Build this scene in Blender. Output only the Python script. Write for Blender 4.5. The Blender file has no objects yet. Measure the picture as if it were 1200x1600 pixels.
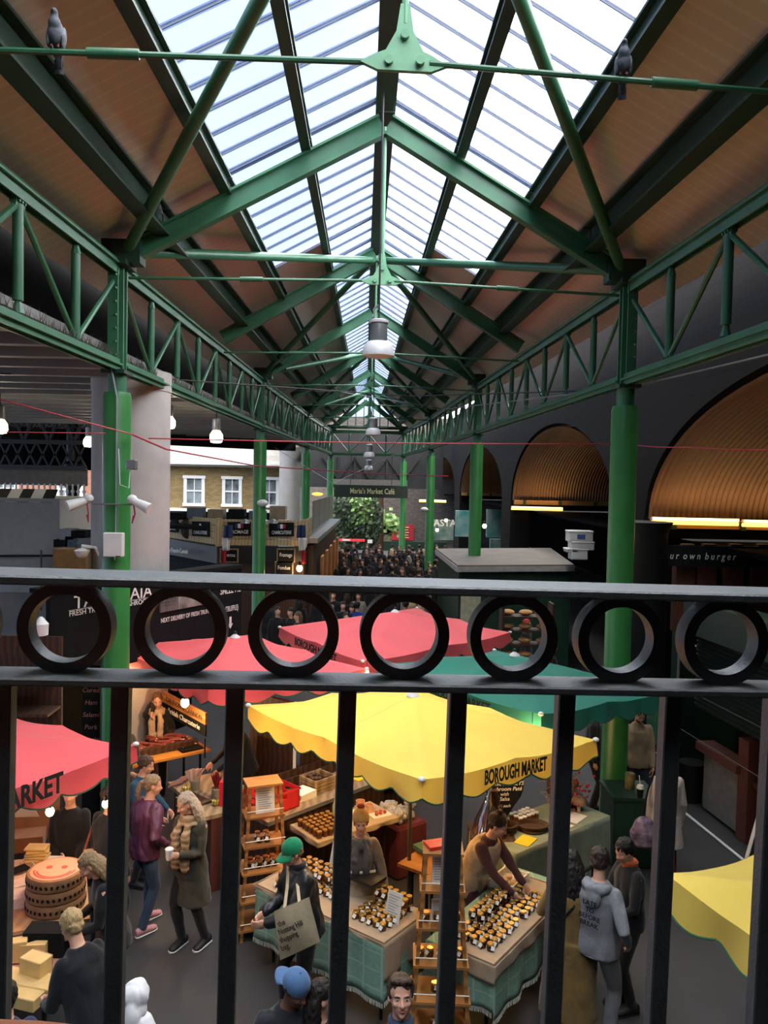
import bpy, math, random
from mathutils import Vector, Matrix, noise
R = random.Random(7)
PI = math.pi
C = bpy.context.scene.collection
SC = bpy.context.scene

# ---------------------------------------------------------------- camera
FPX = 1250.0                     # focal length in pixels of the 1200x1600 photograph
EYE = Vector((0, 0, 5.0))        # eye five metres above the market floor
ROLL = math.radians(1.1)
_y = Vector((-21/FPX, 50/FPX, -1)).normalized()
_z = Vector((math.sin(ROLL), math.cos(ROLL), 0)); _z = (_z - _z.dot(_y)*_y).normalized()
_x = _y.cross(_z)
CM = Matrix((_x, _y, _z))
cam_data = bpy.data.cameras.new('camera'); cam = bpy.data.objects.new('camera', cam_data); C.objects.link(cam)
cam_data.sensor_fit = 'HORIZONTAL'; cam_data.sensor_width = 36; cam_data.lens = FPX/1200*36
cam_data.clip_start = 0.02; cam_data.clip_end = 400
cam.matrix_world = Matrix.Translation(EYE) @ CM.to_4x4()
SC.camera = cam
def _dir(px, py): return CM @ Vector(((px-600)/FPX, (800-py)/FPX, -1))
def at(px, py, Y):               # point of the photograph's ray at depth Y
    d = _dir(px, py); return EYE + d*(Y/d.y)
def gr(px, py, z=0.0):           # point of that ray at height z
    d = _dir(px, py); return EYE + d*((z-5)/d.z)

# ---------------------------------------------------------------- world, exposure
SC.view_settings.view_transform = 'Standard'; SC.view_settings.look = 'None'
SC.view_settings.gamma = 1; SC.view_settings.use_curve_mapping = False
SC.view_settings.exposure = 0.5
SC.cycles.use_denoising = True
SC.cycles.max_bounces = 7; SC.cycles.diffuse_bounces = 4; SC.cycles.glossy_bounces = 3
SC.cycles.transmission_bounces = 4; SC.cycles.transparent_max_bounces = 12
SC.cycles.caustics_reflective = False; SC.cycles.caustics_refractive = False
SC.cycles.sample_clamp_indirect = 6
W = bpy.data.worlds.new('overcast_sky'); SC.world = W; W.use_nodes = True
wn = W.node_tree.nodes; wl = W.node_tree.links; wn.clear()
tc = wn.new('ShaderNodeTexCoord'); sp = wn.new('ShaderNodeSeparateXYZ'); wl.new(tc.outputs['Generated'], sp.inputs[0])
nz = wn.new('ShaderNodeTexNoise'); nz.inputs['Scale'].default_value = 2.2; nz.inputs['Detail'].default_value = 4
wl.new(tc.outputs['Generated'], nz.inputs['Vector'])
md = wn.new('ShaderNodeMath'); md.operation = 'MULTIPLY_ADD'; md.inputs[1].default_value = 0.22
wl.new(nz.outputs['Fac'], md.inputs[0]); wl.new(sp.outputs['X'], md.inputs[2])
# an overcast sky: brighter towards the zenith and to the right, a dimmer blue patch low on the left
mz = wn.new('ShaderNodeMath'); mz.operation = 'SUBTRACT'; mz.inputs[1].default_value = 0.52; mz.use_clamp = True; wl.new(sp.outputs['Z'], mz.inputs[0])
ms = wn.new('ShaderNodeMath'); ms.operation = 'MULTIPLY_ADD'; ms.inputs[1].default_value = 1.3; wl.new(mz.outputs[0], ms.inputs[0]); wl.new(md.outputs[0], ms.inputs[2])
cr = wn.new('ShaderNodeValToRGB'); wl.new(ms.outputs[0], cr.inputs[0])
cr.color_ramp.elements[0].position = 0.0; cr.color_ramp.elements[0].color = (0.092, 0.112, 0.15, 1)
cr.color_ramp.elements[1].position = 0.30; cr.color_ramp.elements[1].color = (1, .965, .92, 1)
e = cr.color_ramp.elements.new(0.10); e.color = (0.105, 0.135, 0.18, 1)
bg = wn.new('ShaderNodeBackground'); bg.inputs['Strength'].default_value = 9.0
wl.new(cr.outputs[0], bg.inputs['Color'])
wo = wn.new('ShaderNodeOutputWorld'); wl.new(bg.outputs[0], wo.inputs[0])

def area_light(name, loc, rot, sx, sy, power, col=(1, 1, 1), portal=False):
    l = bpy.data.lights.new(name, 'AREA'); l.shape = 'RECTANGLE'; l.size = sx; l.size_y = sy
    l.energy = power; l.color = col
    if portal: l.cycles.is_portal = True
    o = bpy.data.objects.new(name, l); C.objects.link(o); o.location = loc; o.rotation_euler = rot
    return o
def point_light(name, loc, power, col=(1, .62, .3), r=.04):
    l = bpy.data.lights.new(name, 'POINT'); l.energy = power; l.color = col; l.shadow_soft_size = r
    o = bpy.data.objects.new(name, l); C.objects.link(o); o.location = loc
    return o

# ---------------------------------------------------------------- materials
def lin(c):
    if isinstance(c, str): c = tuple(int(c[i:i+2], 16)/255 for i in (0, 2, 4))
    return tuple((x/12.92 if x <= .04045 else ((x+.055)/1.055)**2.4) for x in c)
_m = {}
def mat(name, col, rough=.6, metal=0., var=.12, scale=8., bump=0., bscale=40., spec=.5, emit=None, estr=0., sheen=0., trans=0., col2=None, stretch=None):
    if name in _m: return _m[name]
    m = bpy.data.materials.new(name); m.use_nodes = True; _m[name] = m
    n = m.node_tree.nodes; l = m.node_tree.links; b = n['Principled BSDF']
    c = lin(col)
    b.inputs['Roughness'].default_value = rough; b.inputs['Metallic'].default_value = metal
    b.inputs['Specular IOR Level'].default_value = spec
    if sheen: b.inputs['Sheen Weight'].default_value = sheen
    if trans: b.inputs['Transmission Weight'].default_value = trans
    co = n.new('ShaderNodeTexCoord'); src = co.outputs['Object']
    if stretch:
        mp = n.new('ShaderNodeMapping'); mp.inputs['Scale'].default_value = stretch; l.new(src, mp.inputs[0]); src = mp.outputs[0]
    if var or col2:
        t = n.new('ShaderNodeTexNoise'); t.inputs['Scale'].default_value = scale; t.inputs['Detail'].default_value = 5
        l.new(src, t.inputs['Vector'])
        r = n.new('ShaderNodeValToRGB'); l.new(t.outputs['Fac'], r.inputs[0])
        r.color_ramp.elements[0].position = .33; r.color_ramp.elements[1].position = .67
        if col2:
            d = lin(col2); r.color_ramp.elements[0].color = (*c, 1); r.color_ramp.elements[1].color = (*d, 1)
        else:
            r.color_ramp.elements[0].color = (*[x*(1-var) for x in c], 1); r.color_ramp.elements[1].color = (*[min(1, x*(1+var)) for x in c], 1)
        l.new(r.outputs[0], b.inputs['Base Color'])
    else: b.inputs['Base Color'].default_value = (*c, 1)
    if bump:
        t2 = n.new('ShaderNodeTexNoise'); t2.inputs['Scale'].default_value = bscale; t2.inputs['Detail'].default_value = 4
        l.new(src, t2.inputs['Vector'])
        bp = n.new('ShaderNodeBump'); bp.inputs['Strength'].default_value = bump; bp.inputs['Distance'].default_value = .02
        l.new(t2.outputs['Fac'], bp.inputs['Height']); l.new(bp.outputs[0], b.inputs['Normal'])
    if emit:
        b.inputs['Emission Color'].default_value = (*lin(emit), 1); b.inputs['Emission Strength'].default_value = estr
    return m
def mat_wave(name, c1, c2, scale, axis='X', rough=.6, dist=0., wave='BANDS', bump=.0, sharp=None, coord='Object', profile='SIN'):
    if name in _m: return _m[name]
    m = mat(name, c1, rough, var=0); n = m.node_tree.nodes; l = m.node_tree.links; b = n['Principled BSDF']
    co = n.new('ShaderNodeTexCoord'); w = n.new('ShaderNodeTexWave'); w.wave_profile = profile
    w.bands_direction = axis; w.inputs['Scale'].default_value = scale; w.inputs['Distortion'].default_value = dist
    w.inputs['Detail'].default_value = 3
    l.new(co.outputs[coord], w.inputs['Vector'])
    r = n.new('ShaderNodeValToRGB'); l.new(w.outputs['Fac'], r.inputs[0])
    r.color_ramp.elements[0].color = (*lin(c1), 1); r.color_ramp.elements[1].color = (*lin(c2), 1)
    if sharp: r.color_ramp.elements[0].position = sharp[0]; r.color_ramp.elements[1].position = sharp[1]
    l.new(r.outputs[0], b.inputs['Base Color'])
    if bump:
        bp = n.new('ShaderNodeBump'); bp.inputs['Strength'].default_value = bump; bp.inputs['Distance'].default_value = .02
        l.new(w.outputs['Fac'], bp.inputs['Height']); l.new(bp.outputs[0], b.inputs['Normal'])
    return m
def mat_brick(name, c1, c2, mortar, scale=1., rough=.85, rot=(0, 0, 0)):
    if name in _m: return _m[name]
    m = mat(name, c1, rough, var=0, spec=.15); n = m.node_tree.nodes; l = m.node_tree.links; b = n['Principled BSDF']
    co = n.new('ShaderNodeTexCoord'); mp = n.new('ShaderNodeMapping'); mp.inputs['Rotation'].default_value = rot
    l.new(co.outputs['Object'], mp.inputs[0])
    t = n.new('ShaderNodeTexBrick'); l.new(mp.outputs[0], t.inputs['Vector'])
    t.inputs['Color1'].default_value = (*lin(c1), 1); t.inputs['Color2'].default_value = (*lin(c2), 1); t.inputs['Mortar'].default_value = (*lin(mortar), 1)
    t.inputs['Scale'].default_value = scale; t.inputs['Brick Width'].default_value = .225; t.inputs['Row Height'].default_value = .075; t.inputs['Mortar Size'].default_value = .008
    l.new(t.outputs['Color'], b.inputs['Base Color'])
    return m
def mat_glass(name, tint=(.9, .95, 1.), gloss=.12):
    if name in _m: return _m[name]
    m = bpy.data.materials.new(name); m.use_nodes = True; _m[name] = m
    n = m.node_tree.nodes; l = m.node_tree.links; n.clear()
    o = n.new('ShaderNodeOutputMaterial'); t = n.new('ShaderNodeBsdfTransparent'); g = n.new('ShaderNodeBsdfGlossy'); x = n.new('ShaderNodeMixShader')
    t.inputs[0].default_value = (*tint, 1); g.inputs['Roughness'].default_value = .08; x.inputs[0].default_value = gloss
    l.new(t.outputs[0], x.inputs[1]); l.new(g.outputs[0], x.inputs[2]); l.new(x.outputs[0], o.inputs[0])
    return m

# ---------------------------------------------------------------- object tree
def tag(o, label=None, cat=None, group=None, kind=None):
    if label: o['label'] = label
    if cat: o['category'] = cat
    if group: o['group'] = group
    if kind: o['kind'] = kind
    return o
def thing(name, label, cat, loc=(0, 0, 0), rz=0., group=None):
    o = bpy.data.objects.new(name, None); o.empty_display_size = .1; C.objects.link(o)
    o.location = Vector(loc); o.rotation_euler = (0, 0, rz)
    return tag(o, label, cat, group)
KIDS = {}
def root_inv(o):
    M = Matrix.Identity(4)
    while o is not None:
        M = (Matrix.Translation(o.location) @ o.rotation_euler.to_matrix().to_4x4()) @ M; o = o.parent
    return M.inverted()
def frame(p, q, up=Vector((0, 0, 1))):
    d = (Vector(q)-Vector(p)); L = d.length; d = d/L if L > 1e-9 else Vector((0, 0, 1))
    s = d.cross(Vector(up))
    if s.length < 1e-4: s = d.cross(Vector((0, 1, 0)))
    if s.length < 1e-4: s = d.cross(Vector((1, 0, 0)))
    s.normalize(); u = s.cross(d); return d, s, u
class MB:
    def __init__(s): s.v = []; s.f = []
    def add(s, vs, fs):
        k = len(s.v); s.v += [Vector(x) for x in vs]; s.f += [tuple(i+k for i in f) for f in fs]; return s
    def tf(s, M):
        s.v = [M @ x for x in s.v]; return s
    def merge(s, o, M=None):
        k = len(s.v); s.v += [(M @ x if M else x.copy()) for x in o.v]; s.f += [tuple(i+k for i in f) for f in o.f]; return s
    def box(s, c, d, rz=0., M=None, bev=0.):
        x, y, z = d[0]/2, d[1]/2, d[2]/2
        if bev:
            b = min(bev, x*.9, y*.9, z*.9); vs = []
            prof = [(x-b, y, z-b), (x, y-b, z-b), (x-b, y-b, z)]
            out = []
            for sx in (-1, 1):
                for sy in (-1, 1):
                    for sz in (-1, 1):
                        out.append([(sx*a, sy*bb, sz*cc) for a, bb, cc in prof])
            vs = [p for t in out for p in t]; I = lambda sx, sy, sz, k: ((sx > 0)*4+(sy > 0)*2+(sz > 0))*3+k
            fs = []
            for sx in (-1, 1): fs.append([I(sx, -1, -1, 1), I(sx, 1, -1, 1), I(sx, 1, 1, 1), I(sx, -1, 1, 1)][::sx])
            for sy in (-1, 1): fs.append([I(-1, sy, -1, 0), I(-1, sy, 1, 0), I(1, sy, 1, 0), I(1, sy, -1, 0)][::sy])
            for sz in (-1, 1): fs.append([I(-1, -1, sz, 2), I(1, -1, sz, 2), I(1, 1, sz, 2), I(-1, 1, sz, 2)][::sz])
            for sx in (-1, 1):
                for sy in (-1, 1):
                    fs.append([I(sx, sy, -1, 0), I(sx, sy, 1, 0), I(sx, sy, 1, 1), I(sx, sy, -1, 1)][::sx*sy])
                    for sz in (-1, 1): fs.append([I(sx, sy, sz, 0), I(sx, sy, sz, 2), I(sx, sy, sz, 1)][::sx*sy*sz])
                for sz in (-1, 1): fs.append([I(sx, -1, sz, 1), I(sx, 1, sz, 1), I(sx, 1, sz, 2), I(sx, -1, sz, 2)][::sx*sz])
            for sy in (-1, 1):
                for sz in (-1, 1): fs.append([I(-1, sy, sz, 0), I(-1, sy, sz, 2), I(1, sy, sz, 2), I(1, sy, sz, 0)][::sy*sz])
        else:
            vs = [(a, b, c2) for a in (-x, x) for b in (-y, y) for c2 in (-z, z)]
            fs = [(0, 1, 3, 2), (4, 6, 7, 5), (0, 4, 5, 1), (2, 3, 7, 6), (0, 2, 6, 4), (1, 5, 7, 3)]
        T = M if M else Matrix.Translation(Vector(c)) @ Matrix.Rotation(rz, 4, 'Z')
        return s.add([T @ Vector(p) for p in vs], fs)
    def beam(s, p, q, w, h, up=(0, 0, 1)):
        p, q = Vector(p), Vector(q); d, a, u = frame(p, q, up)
        vs = [e+a*i*w/2+u*j*h/2 for e in (p, q) for i, j in ((-1, -1), (1, -1), (1, 1), (-1, 1))]
        return s.add(vs, [(3, 2, 1, 0), (4, 5, 6, 7), (0, 1, 5, 4), (1, 2, 6, 5), (2, 3, 7, 6), (3, 0, 4, 7)])
    def ibeam(s, p, q, w, h, t=.02, up=(0, 0, 1)):
        p, q = Vector(p), Vector(q); d, a, u = frame(p, q, up)
        s.beam(p, q, t, h-2*t, up); s.beam(p+u*(h/2-t/2), q+u*(h/2-t/2), w, t, up); s.beam(p-u*(h/2-t/2), q-u*(h/2-t/2), w, t, up)
        return s
    def tube(s, p, q, r, r2=None, n=12, sx=1.):
        return s.path([p, q], [r, r if r2 is None else r2], n)
    def path(s, pts, rs, n=8, flat=1., up=(0, 0, 1), cap=True):
        pts = [Vector(p) for p in pts]
        if not hasattr(rs, '__len__'): rs = [rs]*len(pts)
        k = len(s.v); pu = None
        for i, p in enumerate(pts):
            a = pts[max(i-1, 0)]; b = pts[min(i+1, len(pts)-1)]
            d, sd, u = frame(a, b, up if pu is None else pu); pu = u
            for j in range(n):
                t = 2*PI*j/n; s.v.append(p+(sd*math.cos(t)+u*math.sin(t)*flat)*rs[i])
        for i in range(len(pts)-1):
            for j in range(n):
                a = k+i*n+j; b = k+i*n+(j+1) % n; s.f.append((a, b, b+n, a+n))
        if cap: s.f.append(tuple(k+j for j in reversed(range(n)))); s.f.append(tuple(k+(len(pts)-1)*n+j for j in range(n)))
        return s
    def lathe(s, prof, n=24, c=(0, 0, 0), M=None, cap=True):
        k = len(s.v); T = M if M else Matrix.Translation(Vector(c))
        for r, z in prof:
            for j in range(n):
                t = 2*PI*j/n; s.v.append(T @ Vector((r*math.cos(t), r*math.sin(t), z)))
        for i in range(len(prof)-1):
            for j in range(n):
                a = k+i*n+j; b = k+i*n+(j+1) % n; s.f.append((a, b, b+n, a+n))
        if cap: s.f.append(tuple(k+j for j in reversed(range(n)))); s.f.append(tuple(k+(len(prof)-1)*n+j for j in range(n)))
        return s
    def ell(s, c, r, n=14, m=9, M=None):
        k = len(s.v); T = Matrix.Translation(Vector(c)) @ (M if M else Matrix.Identity(4))
        s.v.append(T @ Vector((0, 0, -r[2])))
        for i in range(1, m):
            f = -PI/2+PI*i/m
            for j in range(n):
                t = 2*PI*j/n; s.v.append(T @ Vector((r[0]*math.cos(f)*math.cos(t), r[1]*math.cos(f)*math.sin(t), r[2]*math.sin(f))))
        s.v.append(T @ Vector((0, 0, r[2]))); e = len(s.v)-1
        for j in range(n): s.f.append((k, k+1+(j+1) % n, k+1+j)); s.f.append((e, e-n+j, e-n+(j+1) % n))
        for i in range(m-2):
            for j in range(n):
                a = k+1+i*n+j; b = k+1+i*n+(j+1) % n; s.f.append((a, b, b+n, a+n))
        return s
    def prism(s, poly, z0, z1, M=None):
        n = len(poly); T = M if M else Matrix.Identity(4)
        ar = sum(poly[i][0]*poly[(i+1) % n][1]-poly[(i+1) % n][0]*poly[i][1] for i in range(n))
        if ar < 0: poly = poly[::-1]
        vs = [T @ Vector((x, y, z0)) for x, y in poly]+[T @ Vector((x, y, z1)) for x, y in poly]
        return s.add(vs, [tuple(reversed(range(n))), tuple(range(n, 2*n))]+[(i, (i+1) % n, n+(i+1) % n, n+i) for i in range(n)])
    def quad(s, a, b, c, d, t=0.):
        a, b, c, d = map(Vector, (a, b, c, d))
        if not t: return s.add([a, b, c, d], [(0, 1, 2, 3)])
        n = (b-a).cross(d-a).normalized()*t
        return s.add([a, b, c, d, a-n, b-n, c-n, d-n], [(0, 1, 2, 3), (7, 6, 5, 4), (0, 4, 5, 1), (1, 5, 6, 2), (2, 6, 7, 3), (3, 7, 4, 0)])
    def loft(s, secs, cap=True):           # secs: equal length rings of points
        k = len(s.v); n = len(secs[0])
        for r in secs: s.v += [Vector(p) for p in r]
        for i in range(len(secs)-1):
            for j in range(n):
                a = k+i*n+j; b = k+i*n+(j+1) % n; s.f.append((a, b, b+n, a+n))
        if cap: s.f.append(tuple(k+j for j in reversed(range(n)))); s.f.append(tuple(k+(len(secs)-1)*n+j for j in range(n)))
        return s
    def grid(s, fn, nu, nv, t=0.):
        k = len(s.v)
        for i in range(nu+1):
            for j in range(nv+1): s.v.append(Vector(fn(i/nu, j/nv)))
        for i in range(nu):
            for j in range(nv):
                a = k+i*(nv+1)+j; s.f.append((a, a+nv+1, a+nv+2, a+1))
        return s
    def mesh(s, name, smooth=False):
        me = bpy.data.meshes.new(name); me.from_pydata([tuple(v) for v in s.v], [], s.f)
        if smooth:
            me.polygons.foreach_set('use_smooth', [True]*len(me.polygons))
            try: me.set_sharp_from_angle(angle=math.radians(40))
            except Exception: pass
        me.update(); return me
    def build(s, name, m, parent=None, world=False, smooth=False, label=None, thick=0.):
        if parent is not None and world: s.tf(root_inv(parent))
        me = s.mesh(name, smooth)
        if m: me.materials.append(m)
        o = bpy.data.objects.new(name, me); C.objects.link(o)
        if parent is not None: o.parent = parent; KIDS.setdefault(parent.name, []).append(o)
        if label: o['label'] = label
        if thick:
            md = o.modifiers.new('thickness', 'SOLIDIFY'); md.thickness = thick; md.offset = 0
        return o
def struct(name, mb, m, **k):
    o = mb.build(name, m, **k); o['kind'] = 'structure'; return o
def single(name, mb, m, label, cat, group=None, **k):
    vs = mb.v; c = Vector((sum(v.x for v in vs)/len(vs), sum(v.y for v in vs)/len(vs), min(v.z for v in vs)))
    mb.v = [v-c for v in vs]; o = mb.build(name, m, **k); o.location = c
    return tag(o, label, cat, group)
def kids(o): return KIDS.get(o.name, [])
def copy_tree(o, parent=None):
    c = o.copy(); C.objects.link(c); c.parent = parent
    if parent is not None: KIDS.setdefault(parent.name, []).append(c)
    for ch in list(kids(o)): copy_tree(ch, c)
    return c
def put(proto, used, loc, rz=0., label=None, group=None):   # first call moves the prototype itself, later calls copy it
    o = proto if not used else copy_tree(proto)
    used.append(1)
    o.location = Vector(loc); o.rotation_euler = (0, 0, rz)
    if label: o['label'] = label
    if group: o['group'] = group
    return o
_tx = {}
def text_mb(txt, size, width=None, depth=.004, bold=0., align='CENTER', space=1., shear=0.):
    key = (txt, bold, space, align, shear)
    if key not in _tx:
        cu = bpy.data.curves.new('t', 'FONT'); cu.body = txt; cu.size = 1; cu.align_x = align; cu.offset = bold; cu.space_character = space; cu.shear = shear
        cu.resolution_u = 3; cu.extrude = .02
        o = bpy.data.objects.new('t', cu); TS.collection.objects.link(o); TS.view_layers[0].update()
        me = bpy.data.meshes.new_from_object(o.evaluated_get(TS.view_layers[0].depsgraph))
        _tx[key] = ([v.co.copy() for v in me.vertices], [tuple(p.vertices) for p in me.polygons])
        bpy.data.objects.remove(o); bpy.data.curves.remove(cu); bpy.data.meshes.remove(me)
    vs, fs = _tx[key]
    xs = [v.x for v in vs]; w = max(xs)-min(xs); sx = (width/w) if width else size; c = (max(xs)+min(xs))/2 if align == 'CENTER' else min(xs)
    m = MB(); m.add([Vector(((v.x-c)*sx, v.y*size, v.z/.02*depth)) for v in vs], fs); return m
def plane_frame(o, xdir, updir):      # matrix whose x runs along xdir, y along updir, z out of the plane
    x = Vector(xdir).normalized(); u = Vector(updir); u = (u-u.dot(x)*x).normalized(); z = x.cross(u)
    return Matrix(((x.x, u.x, z.x, o[0]), (x.y, u.y, z.y, o[1]), (x.z, u.z, z.z, o[2]), (0, 0, 0, 1)))
TS = bpy.data.scenes.new('scratch')
def remesh(mb, voxel, smooth=2, fold=0., fscale=9.):
    me = mb.mesh('tmp'); o = bpy.data.objects.new('tmp', me); TS.collection.objects.link(o)
    r = o.modifiers.new('r', 'REMESH'); r.mode = 'VOXEL'; r.voxel_size = voxel; r.use_smooth_shade = True
    if smooth:
        q = o.modifiers.new('s', 'SMOOTH'); q.iterations = smooth; q.factor = .5
    vl = TS.view_layers[0]; vl.update()
    out = bpy.data.meshes.new_from_object(o.evaluated_get(vl.depsgraph))
    bpy.data.objects.remove(o); bpy.data.meshes.remove(me)
    if fold:
        off = Vector((R.random()*9, R.random()*9, R.random()*9))
        for v in out.vertices:
            n = noise.noise(Vector((v.co.x*fscale, v.co.y*fscale, v.co.z*fscale*.55))+off)
            v.co += v.normal*fold*(abs(n)*2-.5)
        out.update()
    out.polygons.foreach_set('use_smooth', [True]*len(out.polygons))
    return out
def robj(name, me, m, parent):
    me.name = name; me.materials.clear(); me.materials.append(m)
    o = bpy.data.objects.new(name, me); C.objects.link(o); o.parent = parent; KIDS.setdefault(parent.name, []).append(o)
    return o
# ---------------------------------------------------------------- palette
M = {}
M['green'] = mat('green_paint', '3a6e50', .38, var=.16, scale=3, bump=.05, bscale=60)
M['green_col'] = mat('column_green_paint', '34783c', .35, var=.12, scale=2.5, bump=.04)
M['green_dk'] = mat('dark_green_paint', '1c3a2c', .5, var=.2, scale=3)
M['pale_green'] = mat('pale_green_paint', '7fb890', .45, var=.1, scale=6)
M['iron'] = mat('railing_paint', '4c5154', .5, var=.18, scale=30, bump=.12, bscale=220, spec=.9)
M['black'] = mat('black_paint', '141516', .5, var=.2)
M['char'] = mat('charcoal_board', '17191b', .9, var=.2, spec=.15)
M['white'] = mat('white_paint', 'd8d8d6', .5, var=.05)
M['grey'] = mat('grey_metal', '8c8f90', .4, metal=.6, var=.1)
M['conc'] = mat('concrete', 'b3aeaa', .85, var=.1, scale=2, bump=.1)
M['chalk'] = mat('chalk_white', 'e8e6e0', .9, var=.05)
M['wood'] = mat_wave('pine_wood', 'b07a42', '8a5a2c', 3, 'Z', .55, dist=4)
M['wood_dk'] = mat_wave('dark_wood', '4a2f1e', '2e1c12', 4, 'X', .6, dist=5)
M['wood_gr'] = mat_wave('weathered_plank', '9a8465', '77644a', 3, 'X', .8, dist=5)

# ---------------------------------------------------------------- hall layout: it narrows away from the camera
CY = [10.8, 22.6, 34.0, 45.0]
LXs = [at(181, 750, 10.6).x, at(407, 755, 22.6).x, at(478, 755, 34).x, at(516, 755, 45).x]
RXs = [at(972, 757, 11.0).x, at(745, 755, 22.6).x, at(673, 755, 34).x, at(630, 755, 45).x]
SK = .05
def lerp_tab(xs, Y):
    Ys = CY
    if Y <= Ys[0]: i = 0
    elif Y >= Ys[-1]: i = len(Ys)-2
    else: i = max(k for k in range(len(Ys)-1) if Ys[k] <= Y)
    t = (Y-Ys[i])/(Ys[i+1]-Ys[i]); return xs[i]+(xs[i+1]-xs[i])*t
def LX(Y): return lerp_tab(LXs, Y)
def RX(Y): return lerp_tab(RXs, Y)
def MX(Y): return (LX(Y)+RX(Y))/2+.06*max(0, 1-Y/45)
ZE, ZR = 8.16, 10.02                    # roof plane at the eave line and at the ridge
def zr(Y): return ZR-.3*max(0, (Y-20)/25)
def roof(Y, side, f, dz=0.):            # point on the roof plane; f = 0 ridge, 1 eave, >1 overhang
    e = LX(Y) if side < 0 else RX(Y); x = MX(Y)+(e-MX(Y))*f
    return Vector((x, Y+SK*x, zr(Y)+(ZE-zr(Y))*f+dz))
FR = [-6., -.5, 5.2, 10.8, 16.9, 22.6, 28.5, 34., 39.5, 45.]
COLF = {-.5, 10.8, 22.6, 34., 45.}

# floor
M['floor'] = mat('market_asphalt', '3a3a3b', .6, var=.12, scale=1.3, bump=.15, bscale=90, spec=.35)
struct('floor', MB().box((0, 28, -.05), (70, 84, .1)), M['floor'])
struct('wall_back', MB().box((0, -3.2, 5), (26, .3, 10.5)), M['char'])  # unseen wall added behind the camera to keep sky light off the railing
struct('ceiling', MB().box((0, -1.4, 6.35), (7.6, 3.4, .12)), M['char'])  # unseen slab added over the balcony to block skylight on the railing front
# ceiling boards above the skylight's outer rails
M['soffit'] = mat_wave('soffit_boards', 'e6dad2', 'dccfc6', 1.6, 'Y', .6, dist=.6, sharp=(.0, .22))
for side, nm in ((-1, 'ceiling'), (1, 'ceiling')):
    b = MB()
    for y0, y1, f0, f1 in ((-6, 15.5, .61, 1.24), (15.5, 45.4, .3, 1.24)):
        n = 6
        for i in range(n):
            a, c = y0+(y1-y0)*i/n, y0+(y1-y0)*(i+1)/n
            p = [roof(a, side, f0, .06), roof(c, side, f0, .06), roof(c, side, f1, .06), roof(a, side, f1, .06)]
            q = [v+Vector((0, 0, .08)) for v in p]
            b.add(p+q, [(0, 1, 2, 3), (7, 6, 5, 4), (0, 4, 5, 1), (1, 5, 6, 2), (2, 6, 7, 3), (3, 7, 4, 0)] if side < 0 else
                  [(3, 2, 1, 0), (4, 5, 6, 7), (1, 5, 4, 0), (2, 6, 5, 1), (3, 7, 6, 2), (0, 4, 7, 3)])
    struct(nm, b, M['soffit'])

# skylight: panes and glazing bars between ridge and rails, one thing for each bay and side
M['pane'] = mat_glass('skylight_glass', (.93, .96, 1.0), .08)
M['bar'] = mat_glass('translucent_glazing_bar', (.64, .67, .78), .03)
M['lead'] = mat('dark_flashing', '5a6378', .5, var=.1)
bays = [(-6, -.5, .6), (-.5, 5.2, .6), (5.2, 10.8, .6), (10.8, 15.5, .6)]+[(a, b, .3) for a, b in ((15.5, 16.9), (16.9, 22.6), (22.6, 28.5), (28.5, 34), (34, 39.5), (39.5, 45))]
sidename = {-1: 'left', 1: 'right'}
ordn = ['nearest', 'second', 'third', 'fourth', 'fifth', 'sixth', 'seventh', 'eighth', 'ninth', 'farthest']
for i, (a, b, f) in enumerate(bays):
    for s in (-1, 1):
        base = roof(a, s, 0)
        t = thing('skylight', f'{"wide" if f > .5 else "narrow"} {"bluish" if s < 0 else "white"} glazed skylight bay on the {sidename[s]} slope, {ordn[i]} from the balcony', 'skylight', base)
        f0 = .035
        MB().quad(roof(a, s, f0, .1), roof(b, s, f0, .1), roof(b, s, f, .1), roof(a, s, f, .1), .012).build('glass_pane', M['pane'], t, world=True)
        n = max(2, round((b-a)/.58))
        for k in range(n+1):
            y = a+.04+(b-a-.08)*k/n
            o = MB().beam(roof(y, s, f0, .07), roof(y, s, f, .07), .08, .03).build('glazing_bar', M['bar'], t, world=True)
            MB().beam(roof(y-.03, s, f0, .05), roof(y-.03, s, f, .05), .014, .035).build('bar_flashing', M['lead'], o, world=True)
# gable glazing at the far end
t = thing('gable_window', 'glazed far gable with dark mullions under the roof peak', 'window', roof(45.2, -1, 1, -.3))
E = 45.25; pl, pr, pt = roof(E, -1, 1, -.25), roof(E, 1, 1, -.25), roof(E, -1, 0, 0); pr.y = pt.y = pl.y
MB().add([pl, pr, pt, pl+Vector((0, .02, 0)), pr+Vector((0, .02, 0)), pt+Vector((0, .02, 0))], [(0, 1, 2), (5, 4, 3), (0, 3, 4, 1), (1, 4, 5, 2), (2, 5, 3, 0)]).build('glass_pane', M['pane'], t, world=True)
b = MB()
for k in range(1, 9):
    x = pl.x+(pr.x-pl.x)*k/9; h = (1-abs(x-pt.x)/((pr.x-pl.x)/2))*(pt.z-pl.z)
    b.beam((x, pl.y-.03, pl.z), (x, pl.y-.03, pl.z+max(.05, h)), .05, .05, (0, 1, 0))
b.beam(pl, pr, .1, .12); b.build('mullion', M['green_dk'], t, world=True)

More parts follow.
